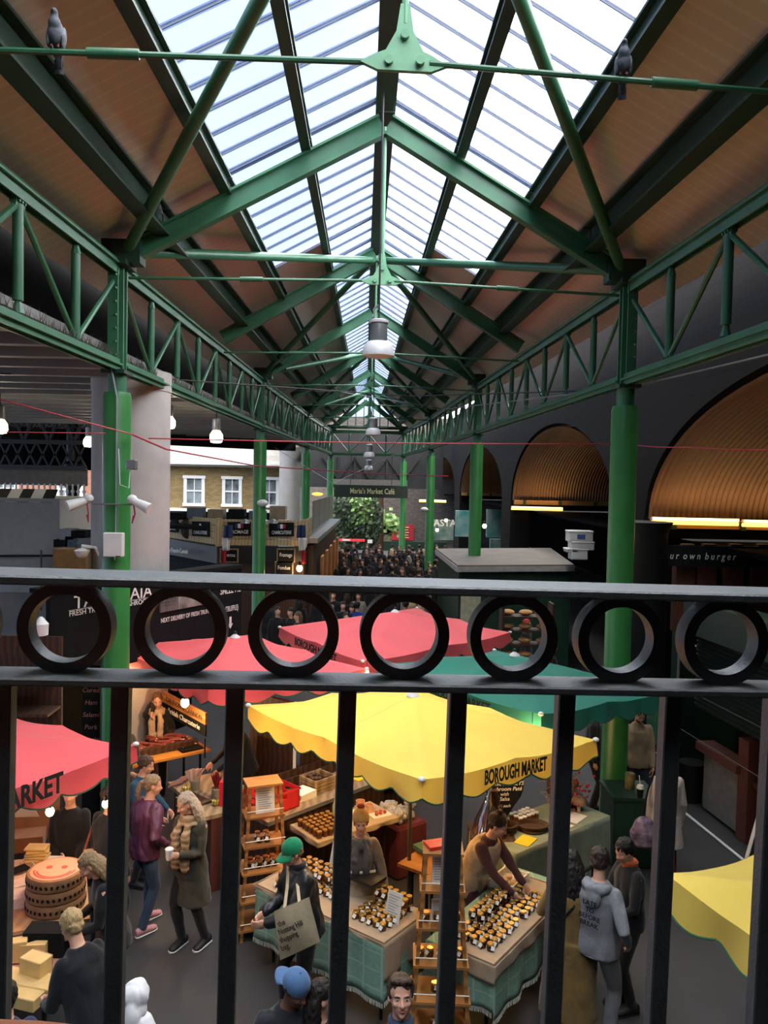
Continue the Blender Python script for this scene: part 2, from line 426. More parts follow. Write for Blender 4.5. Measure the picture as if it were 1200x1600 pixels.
# ridge beam, purlins and rails: one thing for each length between two frames
def lengths(name, label, f, w, h, dz, m, ys=None):
    ys = ys or FR
    for s in ((-1, 1) if f > 0 else (1,)):
        for i in range(len(ys)-1):
            a, b = ys[i]+.02, ys[i+1]-.02
            p, q = roof(a, s, f, dz), roof(b, s, f, dz)
            c = (p+q)/2; mb = MB().ibeam(p-c, q-c, w, h, .03)
            o = mb.build(name, m); o.location = c
            side = f' of the {sidename[s]} slope' if f > 0 else ''
            tag(o, f'{label}{side}, {ordn[i]} length from the balcony', 'beam')
M['ridge'] = mat('ridge_beam_paint', '3a463f', .5, var=.2, scale=5)
lengths('ridge_beam', 'dark ridge beam between the skylights', 0, .26, .22, -.03, M['ridge'])
lengths('roof_purlin', 'dark green middle purlin', .3, .13, .2, -.06, M['green_dk'])
lengths('roof_rail', 'green edge rail', .6, .15, .24, -.08, M['green_dk'])
lengths('eave_purlin', 'deep green purlin', .84, .22, .36, -.14, M['green_dk'])

# roof trusses
def gusset(b, pts, y, t=.03): b.add([Vector((x, y-t/2+SK*x, z)) for x, z in pts]+[Vector((x, y+t/2+SK*x, z)) for x, z in pts],
    [tuple(range(len(pts))), tuple(reversed(range(len(pts), 2*len(pts))))]+[((i+1) % len(pts), i, len(pts)+i, len(pts)+(i+1) % len(pts)) for i in range(len(pts))])
TZ = 7.60
for k, Y in enumerate(FR[1:]):
    k += 1
    apex = roof(Y, -1, 0, -.34)
    t = thing('roof_truss', f'{ordn[k-1]} green steel roof truss from the balcony' + (', with sloping struts' if Y in COLF else ', without struts'), 'truss', (MX(Y), Y, TZ))
    near = Y < 25
    for s in (-1, 1):
        foot = roof(Y, s, .97, -.34); top = roof(Y, s, .01, -.30)
        MB().ibeam(foot, top, .16, .27, .03).build('rafter', M['green'], t, world=True)
        nd = Vector((MX(Y)+s*.16, Y+SK*MX(Y), TZ+.06)); ft = roof(Y, s, .96, 0); ft.z = TZ-.02
        rb = MB().tube(nd, ft, .02, n=8)
        m0 = ft.lerp(nd, .455); m1 = ft.lerp(nd, .55); rb.tube(m0, m1, .033, n=10)
        rb.build('tie_rod', M['green'], t, world=True, smooth=True)
    x = MX(Y)
    MB().tube((x, Y+SK*x, TZ+.3), (x, Y+SK*x, apex.z), .022, n=8).build('king_rod', M['pale_green' if near else 'green'], t, world=True, smooth=True)
    g = MB()
    prof = [(x-.28, TZ+.05), (x-.17, TZ+.005), (x+.17, TZ+.005), (x+.28, TZ+.05), (x+.17, TZ+.11), (x+.12, TZ+.13), (x+.055, TZ+.25), (x+.03, TZ+.42), (x-.03, TZ+.42), (x-.055, TZ+.25), (x-.12, TZ+.13), (x-.17, TZ+.11)]
    gusset(g, prof, Y, .035)
    for bx, bz in ((x, TZ+.22), (x-.1, TZ+.06), (x+.1, TZ+.06)): g.tube((bx, Y-.05+SK*x, bz), (bx, Y+.05+SK*x, bz), .028, n=12)
    g.build('node_plate', M['pale_green' if Y < 12 else 'green'], t, world=True)
    if Y in COLF:
        for s in (-1, 1):
            for j in (-1, 1):
                if 0 <= k+j < len(FR):
                    Y2 = FR[k+j]; p = roof(Y, s, .97, -.3); q = roof(Y2, s, .03, -.38)
                    MB().tube(p, q, .072, n=12).build('strut', M['green'], t, world=True, smooth=True)
        for s in (-1, 1):
            p = roof(Y, s, .98, -.3); MB().box(p, (.5, .26, .3)).build('shoe_bracket', M['green_dk'], t, world=True)

# columns
def column(x, Y, lab, concrete=False):
    Y += SK*x
    t = thing('column', lab, 'column', (x, Y, 0))
    MB().lathe([(.22, 0), (.22, .12), (.18, .2), (.18, 6.02), (.165, 6.08)], 28).build('shaft', M['green_col'], t, smooth=True)
    MB().lathe([(.12, 6.08), (.12, 6.36)], 20).build('neck', M['green'], t, smooth=True)
    b = MB(); b.box((0, .07, 7.02), (.2, .03, 1.34)); b.box((0, -.07, 7.02), (.2, .03, 1.34)); b.box((0, 0, 7.02), (.1, .14, 1.34))
    b.build('upper_post', M['green'], t)
    b = MB()
    for s in (-1, 1):
        b.box((0, s*.19, 7.02), (.13, .03, 1.3)); b.box((0, s*.15, 7.02), (.03, .07, 1.3))
        for i in range(7): b.tube((.03, s*.207, 6.55+i*.17), (.05, s*.22, 6.55+i*.17), .016, n=6)
    b.build('rivet_plate', M['green'], t)
    b = MB(); b.box((0, 0, 7.74), (.34, .5, .07)); b.box((0, 0, 6.34), (.3, .4, .05)); b.build('bearing_plate', M['green_dk'], t)
    return t
cl = ['nearest', 'second', 'third', 'farthest']
for i, Y in enumerate(CY):
    column(LXs[i], Y, f'{cl[i]} green iron column in the row on the left' + (', with camera lamps and conduit' if i == 0 else ''))
    column(RXs[i], Y, f'{cl[i]} green iron column in the row on the right' + (', rising behind the green cabinet' if i == 0 else ''))

# lattice girders between the columns
def girder(p, q, n, label, t_mat=None, zt=7.66, zb=6.43, diag=True):
    p, q = Vector((*p, 0)), Vector((*q, 0)); d = (q-p).normalized(); L = (q-p).length
    side = Vector((-d.y, d.x, 0))
    t = thing('lattice_girder', label, 'girder', (p.x, p.y, zb))
    P = lambda u, z, o=0.: p+d*u+side*o+Vector((0, 0, z))
    g = M['green']
    b = MB(); b.beam(P(.1, zt+.06), P(L-.1, zt+.06), .2, .025); b.beam(P(.1, zt, -.05), P(L-.1, zt, -.05), .02, .13); b.beam(P(.1, zt, .05), P(L-.1, zt, .05), .02, .13)
    b.tube(P(.1, zt+.1, -.06), P(L-.1, zt+.1, -.06), .018, n=6); b.tube(P(.1, zt+.1, .06), P(L-.1, zt+.1, .06), .018, n=6)
    b.build('top_chord', g, t, world=True)
    b = MB(); b.beam(P(.1, zb), P(L-.1, zb), .22, .025); b.beam(P(.1, zb, .06), P(L-.1, zb, .06), .022, .15); b.beam(P(.1, zb, -.06), P(L-.1, zb, -.06), .022, .15)
    b.build('bottom_chord', g, t, world=True)
    for i in range(1, n):
        u = L*i/n; top = i % 2 == 0
        b = MB().tube(P(u, zb+(.22 if top else .1)), P(u, zt-(.1 if top else .16)), .052, n=10); b.build('post', g, t, world=True, smooth=True)
        j = MB(); z = zt-.08 if top else zb+.1
        j.box(P(u, z), (.05, .2, .11)); 
        for w in (-.06, 0, .06): j.tube(P(u+w, z, -.05), P(u+w, z, .05), .015, n=6)
        z2 = zb+.16 if top else zt-.11
        j.build('node_bracket', g, t, world=True)
        MB().tube(P(u, z2-.06), P(u, z2+.06), .06, .03, n=8).build('post_foot', g, t, world=True)
    for i in range(n):
        a = i % 2 == 0       # starts high at the column, falls to the first node
        u0, u1 = L*i/n+(.12 if i == 0 else .05), L*(i+1)/n-(.12 if i == n-1 else .05)
        z0, z1 = (zt-.12, zb+.13) if a else (zb+.13, zt-.12)
        MB().tube(P(u0, z0), P(u1, z1), .033, n=8).build('diagonal', g, t, world=True, smooth=True)
    return t
def cp(i, s):
    xs = LXs if s < 0 else RXs
    if i < 0: Y = -.5; x = LX(Y) if s < 0 else RX(Y)
    else: Y = CY[i]; x = xs[i]
    return (x, Y+SK*x)
bn = ['near', 'second', 'third', 'farthest']
for s in (-1, 1):
    for i in range(4):
        girder(cp(i-1, s), cp(i, s), 8, f'green lattice girder along the {sidename[s]} column row, {bn[i]} bay')
girder(cp(3, -1), cp(3, 1), 4, 'green lattice girder crossing the far end under the gable window')
# bird spikes on the left girder's bottom chord
b = MB(); rs = random.Random(3)
for i in range(4):
    p, q = Vector((*cp(i-1, -1), 6.5)), Vector((*cp(i, -1), 6.5))
    n = [520, 420, 200, 100][i]
    for k in range(n):
        c = p.lerp(q, (k+.5)/n)+Vector((rs.uniform(-.07, .07), 0, 0)); w = .006+.004*i
        e = c+Vector((rs.uniform(-.09, .09), rs.uniform(-.06, .06), rs.uniform(.1, .17)))
        b.add([c+Vector((-w, 0, 0)), c+Vector((w, 0, 0)), c+Vector((0, w*1.6, 0)), e], [(0, 1, 3), (1, 2, 3), (2, 0, 3)])
o = b.build('bird_spikes', mat('spike_steel', '77706c', .5, metal=.3)); tag(o, 'row of bristly bird spikes along the left girder', 'bird spikes', kind='stuff')

# dark upper walls behind the girders
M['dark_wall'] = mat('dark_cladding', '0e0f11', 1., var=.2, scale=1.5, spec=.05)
def strip_wall(xf, off, z0, z1, y0, y1, n=6, thick=.15):
    b = MB()
    for i in range(n):
        a, c = y0+(y1-y0)*i/n, y0+(y1-y0)*(i+1)/n
        b.beam((xf(a)+off, a, (z0+z1)/2), (xf(c)+off, c, (z0+z1)/2), thick, z1-z0)
    return b
struct('wall_left', strip_wall(LX, -1.0, 6.62, 8.7, -4, 45), M['dark_wall'])
# left canopy: ribbed steel soffit beyond the left row
M['canopy'] = mat('canopy_steel', '8b8884', .55, var=.15, scale=1.5)
b = MB()
ys = [-4, 8, 18, 26, 32]; xo = [-19, -19, -17, -13, -9]
for i in range(4):
    a, c = ys[i], ys[i+1]
    p = [(LX(a)-.15, a, 6.62), (LX(c)-.15, c, 6.62), (xo[i+1], c, 6.62), (xo[i], a, 6.62)]
    b.add([Vector(v) for v in p]+[Vector(v)+Vector((0, 0, .1)) for v in p], [(0, 1, 2, 3), (7, 6, 5, 4), (0, 4, 5, 1), (1, 5, 6, 2), (2, 6, 7, 3), (3, 7, 4, 0)])
struct('ceiling', b, M['canopy'])
def outx(y):
    for i in range(4):
        if ys[i] <= y <= ys[i+1]: return xo[i]+(xo[i+1]-xo[i])*(y-ys[i])/(ys[i+1]-ys[i])
    return -9
y = 5.5; k = 0
t = thing('canopy_ribs', 'grey ribs across the underside of the left canopy', 'ceiling ribs', (-9, 6, 6.5))
while y < 31.5:
    MB().beam((LX(y)-.3, y, 6.54), (outx(y), y, 6.54), .16, .15).build('rib', M['canopy'], t, world=True)
    y += .95
o = single('canopy_edge_beam', MB().beam((-17.5, 20.5, 6.35), (LX(32)-.3, 32.3, 6.35), .25, .5), M['black'], 'dark steel beam along the outer edge of the left canopy', 'beam')

# right: dark brick viaduct with three lined arches opening away from the hall
XW = 5.0
M['brick_dk'] = mat_brick('soot_brick', '18191c', '141517', '0d0e10', 1., .9, (PI/2, 0, PI/2))
arches = [(8.5, 6.0), (22.4, 6.0), (37.5, 7.2), (56, 8.5)]
ZS, RISE = 4.4, 2.25
def arch_z(y, yc, a): return ZS+RISE*math.sqrt(max(0, 1-((y-yc)/a)**2))
b = MB(); top = 8.9; N = 72
y0 = -3.
for yc, a in arches:
    b.box((XW+.3, (y0+yc-a)/2, top/2), (.6, yc-a-y0, top)) if False else None
    # pier between openings, then the spandrel over the arch
    b.box((XW+.35, (max(y0, -3)+yc-a)/2, top/2), (.7, max(.05, yc-a-y0), top))
    for i in range(N):
        ya, yb = yc-a+2*a*i/N, yc-a+2*a*(i+1)/N; za, zb2 = arch_z(ya, yc, a), arch_z(yb, yc, a)
        x0, x1 = XW, XW+.7
        b.add([(x0, ya, za), (x0, yb, zb2), (x0, yb, top), (x0, ya, top), (x1, ya, za), (x1, yb, zb2), (x1, yb, top), (x1, ya, top)],
              [(3, 2, 1, 0), (4, 5, 6, 7), (0, 1, 5, 4), (2, 3, 7, 6)])
    y0 = yc+a
struct('wall_right', b, M['brick_dk'])
# the vault linings
M['lining'] = mat('corrugated_lining', '7f5c40', .5, metal=.0, var=.08, scale=1.2, spec=.5)
for i, (yc, a) in enumerate(arches):
    b = MB(); nx = 150; ny = 30; x1 = XW+7.5
    def fn(u, v):
        t = PI*v; x = XW+.05+(x1-XW)*u
        c = .016*math.cos(u*nx*PI)
        return (x, yc+(a-.1+c)*math.cos(t), ZS+(RISE-.1+c)*math.sin(t))
    b.grid(fn, nx*3 if i < 2 else 40, ny)
    o = b.build('vault_lining', M['lining'], smooth=True)
    tag(o, f'{["nearest", "second", "third", "farthest"][i]} ochre corrugated vault lining inside the dark brick viaduct', 'vault lining')
# walls closing the vaults at the back and bearing beams with tube lights on the far flank of each
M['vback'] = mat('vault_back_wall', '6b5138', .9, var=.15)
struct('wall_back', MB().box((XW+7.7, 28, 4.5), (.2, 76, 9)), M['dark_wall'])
M['tube'] = mat('tube_glow', 'ffd070', .4, var=0, emit='ffc45a', estr=2.2)
M['ochre'] = mat('ochre_ledge', 'a87c4a', .6, var=.1)
for i, (yc, a) in enumerate(arches[:3]):
    yf = yc+a-.15
    t = thing('springing_beam', f'{["nearest", "second", "third"][i]} ledge beam under the far foot of a corrugated vault', 'beam', (XW, yf, 4.0))
    MB().box((XW+3.75, yf+.05, 4.32), (7.3, .3, .16)).build('ledge', M['ochre'], t, world=True)
    MB().box((XW+3.75, yf+.1, 4.15), (7.3, .2, .2)).build('web', M['dark_wall'], t, world=True)
    for k in range(5): MB().box((XW+.45+k*1.25, yf-.12, 4.3), (.09, .06, .16)).build('clip', M['green_dk'], t, world=True)
tubes = [(at(1018, 816, 14.1), at(1153, 819, 14.1), 'near tube light under the big right arch'), (at(1160, 820, 14.1), at(1235, 822, 14.1), 'tube light running out of frame under the big right arch'),
         (at(799, 795, 28.0), at(879, 797, 28.0), 'tube light under the second right arch'), (at(655, 783, 44.2), at(697, 784, 44.2), 'small glowing tube light in the far right arch')]
for p, q, lab in tubes:
    t = thing('tube_light', 'warm yellow fluorescent '+lab, 'light', (p+q)/2)
    MB().tube(p, q, .035 if p.y < 30 else .05, n=10).build('tube', M['tube'], t, world=True, smooth=True)
    u = Vector((0, 0, .07)); MB().beam(p+u, q+u, .1, .05).build('housing', M['white'], t, world=True)
    area_light('tube_lamp', (p+q)/2+Vector((0, -.12, .05)), (math.radians(150), 0, 0), (q-p).length, .08, 4.5*(q-p).length/1.5, (1, .62, .26))
# dark lid added under the vaults so the undercroft stays dark
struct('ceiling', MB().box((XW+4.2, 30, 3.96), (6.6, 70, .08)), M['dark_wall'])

# ---------------------------------------------------------------- far end
M['end_dark'] = mat('end_building', '202123', .9, var=.2, scale=2)
M['brick_gr'] = mat_brick('grey_brick', '6d6660', '564f49', '47423e', 1., .9, (PI/2, 0, 0))
struct('wall_far', MB().box((2, 64, 5), (44, .4, 10)), M['brick_gr'])
o = thing('end_arch_roof', 'dark timber gable roof structure beyond the market end', 'roof structure', (0, 50, 4.8))
MB().box((0, 50, 6.2), (9, .3, 3.4)).build('panel', M['end_dark'], o, world=True)
b = MB()
for x in (-2, -1, 0, 1, 2): b.beam((x, 49.8, 4.6), (x, 49.8, 6.4), .12, .1, (0, 1, 0))
for x in (-2, 0, 2): b.beam((x, 49.75, 5.0), (x+1, 49.75, 6.4), .1, .1, (0, 1, 0)); b.beam((x, 49.75, 5.0), (x-1, 49.75, 6.4), .1, .1, (0, 1, 0))
b.build('timber', M['black'], o, world=True)
MB().box((0, 49.7, 4.85), (4.6, .08, .35)).build('valance', mat('dull_panel', '4a4946', .8), o, world=True)
# sign
p0, p1 = at(522, 767, 44.3), at(637, 769, 44.3); c = (p0+p1)/2
t = thing('cafe_sign', "dark green board reading Maria's Market Café in gold between the far columns", 'sign', (c.x, c.y, c.z))
MB().box(c, ((p1-p0).length, .08, .68)).build('board', mat('sign_green', '1a2a20', .6, var=.1), t, world=True)
for e in (-1.9, 1.9): MB().tube((c.x+e*.6, 44.3, 4.6), (c.x+e*.6, 44.85, 6.4), .02, n=6).build('hanger', M['black'], t, world=True)
text_mb("Maria's Market Café", .42, 2.45, .01, .01).tf(plane_frame((c.x+.08, c.y-.05, c.z-.12), (1, 0, 0), (0, 0, 1))).build('lettering', mat('sign_gold', 'cfc79a', .6, var=0), t, world=True)
# ---------------------------------------------------------------- balcony railing in front of the eye
struct('floor', MB().box((0, -.95, 3.72), (8, 3.8, .16)), M['char'])
t = thing('balcony_railing', 'black iron balcony railing with a row of rings between flat rails', 'railing', (0, .878, 3.8))
ra = math.atan(.0522); Tr = Matrix.Translation((0, .878, 5-.1715)) @ Matrix.Rotation(ra, 4, 'Z') @ Matrix.Rotation(math.radians(.867), 4, 'Y')
S = .12223; X0 = .041
def rl(mb): return mb.tf(Tr)
rl(MB().box((0, .004, .0555), (2.6, .074, .010), bev=.002)).build('handrail', M['iron'], t, world=True)
rl(MB().box((0, -.003, -.0515), (2.6, .052, .009), bev=.002)).build('lower_rail', M['iron'], t, world=True)
rl(MB().box((0, .0, -.93), (2.6, .045, .01), bev=.002)).build('bottom_rail', M['iron'], t, world=True)
rg = None
for i in range(-7, 8):
    b = MB(); n = 56; ro, ri, h = .0495, .0372, .012
    for j in range(n):
        a = 2*PI*j/n
        for r, y in ((ro, -h), (ro, h), (ri, h), (ri, -h)): b.v.append(Vector((X0+i*S+r*math.cos(a), .007+y, .0015+r*math.sin(a))))
    for j in range(n):
        k = (j+1) % n
        for q in range(4): b.f.append((j*4+q, j*4+(q+1) % 4, k*4+(q+1) % 4, k*4+q))
    rl(b).build('ring', M['iron'], t, world=True, smooth=True)
    w = MB()
    for s in (-1, 1): w.ell((X0+i*S, .007, s*.048), (.016, .013, .0035), 10, 6)
    rl(w).build('weld', M['iron'], t, world=True, smooth=True)
    rl(MB().box((X0+(i+.5)*S, -.003, -.493), (.0195, .0195, .87), bev=.0015)).build('baluster', M['iron'], t, world=True)
t = thing('bar_table', 'round brown wooden table top at the bottom left corner, inside the railing', 'table', (-.27, .21, 3.8))
MB().lathe([(.02, .77), (.35, .77), (.365, .775), (.372, .785), (.37, .797), (.36, .802), (.02, .802)], 72).build('table_top', mat('leathery_brown_wood', '7a4a32', .45, var=.22, scale=9, bump=.12), t, smooth=True)
MB().lathe([(.2, 0), (.2, .02), (.03, .04), (.03, .77)], 24).build('pedestal', M['black'], t)
# ---------------------------------------------------------------- market parasols
def cloth_mat(name, c, tr=.25):
    m = mat(name, c, .75, var=.06, scale=1.5, bump=.25, bscale=2.2, sheen=.2)
    n = m.node_tree.nodes; l = m.node_tree.links; b = n['Principled BSDF']; o = [x for x in n if x.type == 'OUTPUT_MATERIAL'][0]
    t = n.new('ShaderNodeBsdfTranslucent'); t.inputs[0].default_value = (*lin(c), 1); x = n.new('ShaderNodeMixShader'); x.inputs[0].default_value = tr
    l.new(b.outputs[0], x.inputs[1]); l.new(t.outputs[0], x.inputs[2]); l.new(x.outputs[0], o.inputs[0]); return m
M['red'] = cloth_mat('red_canvas', 'f8666c'); M['yellow'] = cloth_mat('yellow_canvas', 'fbd85c'); M['teal'] = cloth_mat('green_canvas', '12806c')
M['hem_g'] = mat('green_hem', '1d5a3e', .7, var=0); M['pole'] = mat('parasol_pole', '5c5a58', .45, metal=.5)
M['black_txt'] = mat('black_lettering', '20241c', .8, var=0)
def parasol(name, corners, m, rise, label, ze=2.35, text=(), pole=True, sag=.05):
    cs = [Vector((x, y, 0)) for x, y in corners]            # in order around
    c = sum(cs, Vector())/4
    t = thing(name, label, 'parasol', (c.x, c.y, 0))
    L = [v-c for v in cs]; b = MB(); nr, ns = 9, 20
    ring = []
    for k in range(4):
        for j in range(ns): ring.append((L[k].lerp(L[(k+1) % 4], j/ns), j/ns))
    K = len(ring)
    b.v.append(Vector((0, 0, ze+rise)))
    for i in range(1, nr+1):
        f = i/nr
        for p, u in ring:
            e = min(u, 1-u)*2                               # 0 on a rib, 1 mid-panel
            z = ze+rise*(1-f)-sag*math.sin(PI*min(1, e))*math.sin(PI*f*.55)*f
            q = p*f; q = q*(1-.018*math.sin(PI*min(1, e))*f)
            b.v.append(Vector((q.x, q.y, z+.006*noise.noise(q*4))))
    for j in range(K): b.f.append((0, 1+j, 1+(j+1) % K))
    for i in range(nr-1):
        for j in range(K):
            a = 1+i*K+j; d = 1+i*K+(j+1) % K; b.f.append((a, a+K, d+K, d))
    can = b.build('canopy', m, t, smooth=True)
    # scalloped valance all round
    v = MB(); hem = MB(); base = [b.v[1+(nr-1)*K+j] for j in range(K)]
    n2 = K*4; lo = []; hi = []
    for j in range(n2):
        a = base[(j//4) % K]; d = base[(j//4+1) % K]; p = a.lerp(d, (j % 4)/4)
        side = j//(n2//4); u = (j % (n2//4))/(n2//4); length = (L[(side+1) % 4]-L[side]).length
        ns2 = max(4, round(length/.42)); w = abs(math.sin(PI*u*ns2))
        out = p.copy(); out.z = 0; out.normalize()
        drop = .17+.07*w; q = p+out*(.012+.018*math.sin(u*31+side))+Vector((0, 0, -drop))
        hi.append(p+out*.004); lo.append(q)
    k0 = len(v.v)
    for r in range(4):
        for j in range(n2):
            p = hi[j].lerp(lo[j], r/3); n_ = noise.noise(p*5)*.02*(r/3); v.v.append(p+Vector((n_, n_, 0)))
    for r in range(3):
        for j in range(n2):
            a = r*n2+j; d = r*n2+(j+1) % n2; v.f.append((a, a+n2, d+n2, d))
    v.build('valance', m, t, smooth=True)
    rim = [v.v[3*n2+j] for j in range(n2)]; rim.append(rim[0])
    hem.path(rim, .008, 5, cap=False); hem.build('hem', M['hem_g'], t)
    cap = MB().lathe([(.075, -.015), (.07, .0), (.03, .03), (.018, .05), (.018, .07), (.0, .075)], 20, c=(0, 0, ze+rise)); cap.build('finial', M['white'], t, smooth=True)
    MB().lathe([(.03, .045), (.022, .075), (.005, .085)], 14, c=(0, 0, ze+rise)).build('finial_tip', M['black'], t)
    for p in L:
        MB().ell(p*1.0+Vector((0, 0, ze+.0)), (.034, .034, .026), 12, 8).build('corner_cap', M['white'], t, smooth=True)
    for p in L+[(L[i]+L[(i+1) % 4])/2 for i in range(4)]:
        MB().beam(Vector((0, 0, ze+rise-.06)), p*.985+Vector((0, 0, ze-.05)), .022, .022).build('rib', M['pole'], t)
    if pole:
        MB().tube((0, 0, .06), (0, 0, ze+rise-.02), .022, n=12).build('pole', M['pole'], t, smooth=True)
        MB().box((0, 0, .03), (.5, .5, .06), bev=.01).build('base', M['black'], t)
    for side, u0, word, size, width in text:
        a, d = L[side], L[(side+1) % 4]; dr = (d-a).normalized(); nrm = Vector((dr.y, -dr.x, 0))
        p = a.lerp(d, u0)
        if nrm.dot(p) < 0: nrm = -nrm
        o = p+nrm*.045+Vector((0, 0, ze-.165))
        xd = dr if nrm.dot(Vector((dr.y, -dr.x, 0))) > 0 else -dr
        tm = text_mb(word, size, width, .002, .03).tf(plane_frame(o, xd, (0, 0, 1)))
        tm.build('lettering', M['black_txt'], t)
    return t
def cg(px, py, z=2.35): p = gr(px, py, z); return (p.x, p.y)
def quad4(F, Rr, Lf):
    return [F, Rr, (Rr[0]+Lf[0]-F[0], Rr[1]+Lf[1]-F[1]), Lf]
yF, yR, yL = cg(659, 1218), cg(931, 1156), cg(388, 1102)
parasol('parasol', quad4(yF, yR, yL), M['yellow'], .30, 'big yellow parasol lettered BOROUGH MARKET above the honey stall', text=[(0, .49, 'BOROUGH MARKET', .19, .79)])
rF = (yF[0]*0-2.0, 10.02); r2R = cg(573, 1045)
parasol('parasol', quad4(rF, r2R, (rF[0]-1.91, rF[1]+2.38)), M['red'], .30, 'red parasol over the charcuterie stall in front of the truffle board')
r3 = quad4(cg(567, 1033), cg(797, 988), cg(437, 980))
parasol('parasol', r3, M['red'], .33, 'red parasol lettered BOROUGH MARKET, the one farthest back', text=[(3, .5, 'BOROUGH MARKET', .17, 1.5)])
gL = cg(590, 1038); gF = (gL[0]+1.86, gL[1]-2.35)
parasol('parasol', quad4(gF, (gF[0]+1.86, gF[1]+1.1), gL), M['teal'], .31, 'dark green parasol between the yellow parasol and the right column', text=[(3, .55, 'BOROUGH MARKET', .16, 1.2)])
lR = cg(212, 1163); d1 = Vector((-.52, -.855)); d2 = Vector((-.855, .52))
lF = (lR[0]+d1.x*2.9, lR[1]+d1.y*2.9)
parasol('parasol', [lF, lR, (lR[0]+d2.x*2.2, lR[1]+d2.y*2.2), (lF[0]+d2.x*2.2, lF[1]+d2.y*2.2)], M['red'], .34, 'red parasol at the left edge over the cheese stall, valance ending in RKET', text=[(0, .42, 'BOROUGH MARKET', .25, 1.62)])
kL = cg(1038, 1388); e1 = Vector((.9, .435)); e2 = Vector((.36, -.93))
parasol('parasol', [kL, (kL[0]+e2.x*3.0, kL[1]+e2.y*3.0), (kL[0]+e2.x*3+e1.x*2.15, kL[1]+e2.y*3+e1.y*2.15), (kL[0]+e1.x*2.15, kL[1]+e1.y*2.15)], M['yellow'], .30, ze=2.45, label='yellow parasol cut off by the right edge of the picture')
# ---------------------------------------------------------------- people
def cloth(hexc, bump=.35, var=.14, rough=.85): return mat('fabric_'+hexc, hexc, rough, var=var, scale=9, bump=bump, bscale=14, sheen=.15, spec=.3)
def skin(hexc='d8a48a'): return mat('skin_'+hexc, hexc, .5, var=.06, scale=20, spec=.4)
def hairm(a, b=None):
    b = b or a; return mat('hair_'+a+b, a, .55, col2=b, scale=14, stretch=(14, 14, 1.5), bump=.5, bscale=9, spec=.4)
def hloc(px, py, h): return ('H', px, py)
def caps(b, pts, rs, n=12):
    b.path(pts, rs, n)
    for p, r in ((pts[0], rs[0]), (pts[-1], rs[-1])): b.ell(p, (r, r, r), 12, 8)
def ik(a, t, l1, l2, hint):
    a, t = Vector(a), Vector(t); d = t-a; L = d.length
    if L > (l1+l2)*.995: t = a+d*((l1+l2)*.995/L); d = t-a; L = d.length
    x = (l1*l1-l2*l2+L*L)/(2*L); h = math.sqrt(max(0, l1*l1-x*x)); dn = d/L
    p = Vector(hint); p = p-p.dot(dn)*dn; p.normalize(); return a+dn*x+p*h, t
def hand(b, w, fd, pn, side, curl=.5, sc=1.):
    fd = Vector(fd).normalized(); pn = Vector(pn); pn = (pn-pn.dot(fd)*fd).normalized(); ac = fd.cross(pn)*side   # ac points to the thumb side
    w = Vector(w)
    Mx = Matrix((ac, fd, pn)).transposed().to_4x4()
    b.ell(w+fd*.045*sc, (.041*sc, .052*sc, .0155*sc), 12, 8, Mx)
    for i, (off, l) in enumerate(((.03, .95), (.0105, 1.05), (-.0095, 1.0), (-.028, .78))):
        p = w+(fd*.082+ac*off)*sc; d = fd.copy(); pts = [w+(fd*.05+ac*off*.8)*sc, p]; a = .25+curl*.9+i*.05
        for k, sl in enumerate((.04, .026, .021)):
            an = a*(.75 if k == 0 else .95)*(k+1)*.72; q = fd*math.cos(an)+pn*math.sin(an); p = p+q*sl*l*sc; pts.append(p)
        caps(b, pts, [.0095*sc, .0095*sc, .009*sc, .0085*sc, .0075*sc], 8)
    p0 = w+(fd*.02+ac*.022)*sc; p1 = p0+(ac*.028+fd*.028+pn*.012)*sc; p2 = p1+(ac*.006+fd*.03+pn*.014*(1+curl))*sc; p3 = p2+(fd*.022-ac*.004+pn*.012*curl)*sc
    caps(b, [p0, p1, p2, p3], [.014*sc, .0115*sc, .01*sc, .0085*sc], 8)
def ringx(c, rx, ry, u, f, n=20, pw=2.3):       # ring around the spine: u up, f forward direction
    x = Vector((1, 0, 0)); out = []
    for j in range(n):
        t = 2*PI*j/n; ct, st = math.cos(t), math.sin(t)
        out.append(c+x*rx*math.copysign(abs(ct)**(2/pw), ct)+f*ry*math.copysign(abs(st)**(2/pw), st))
    return out
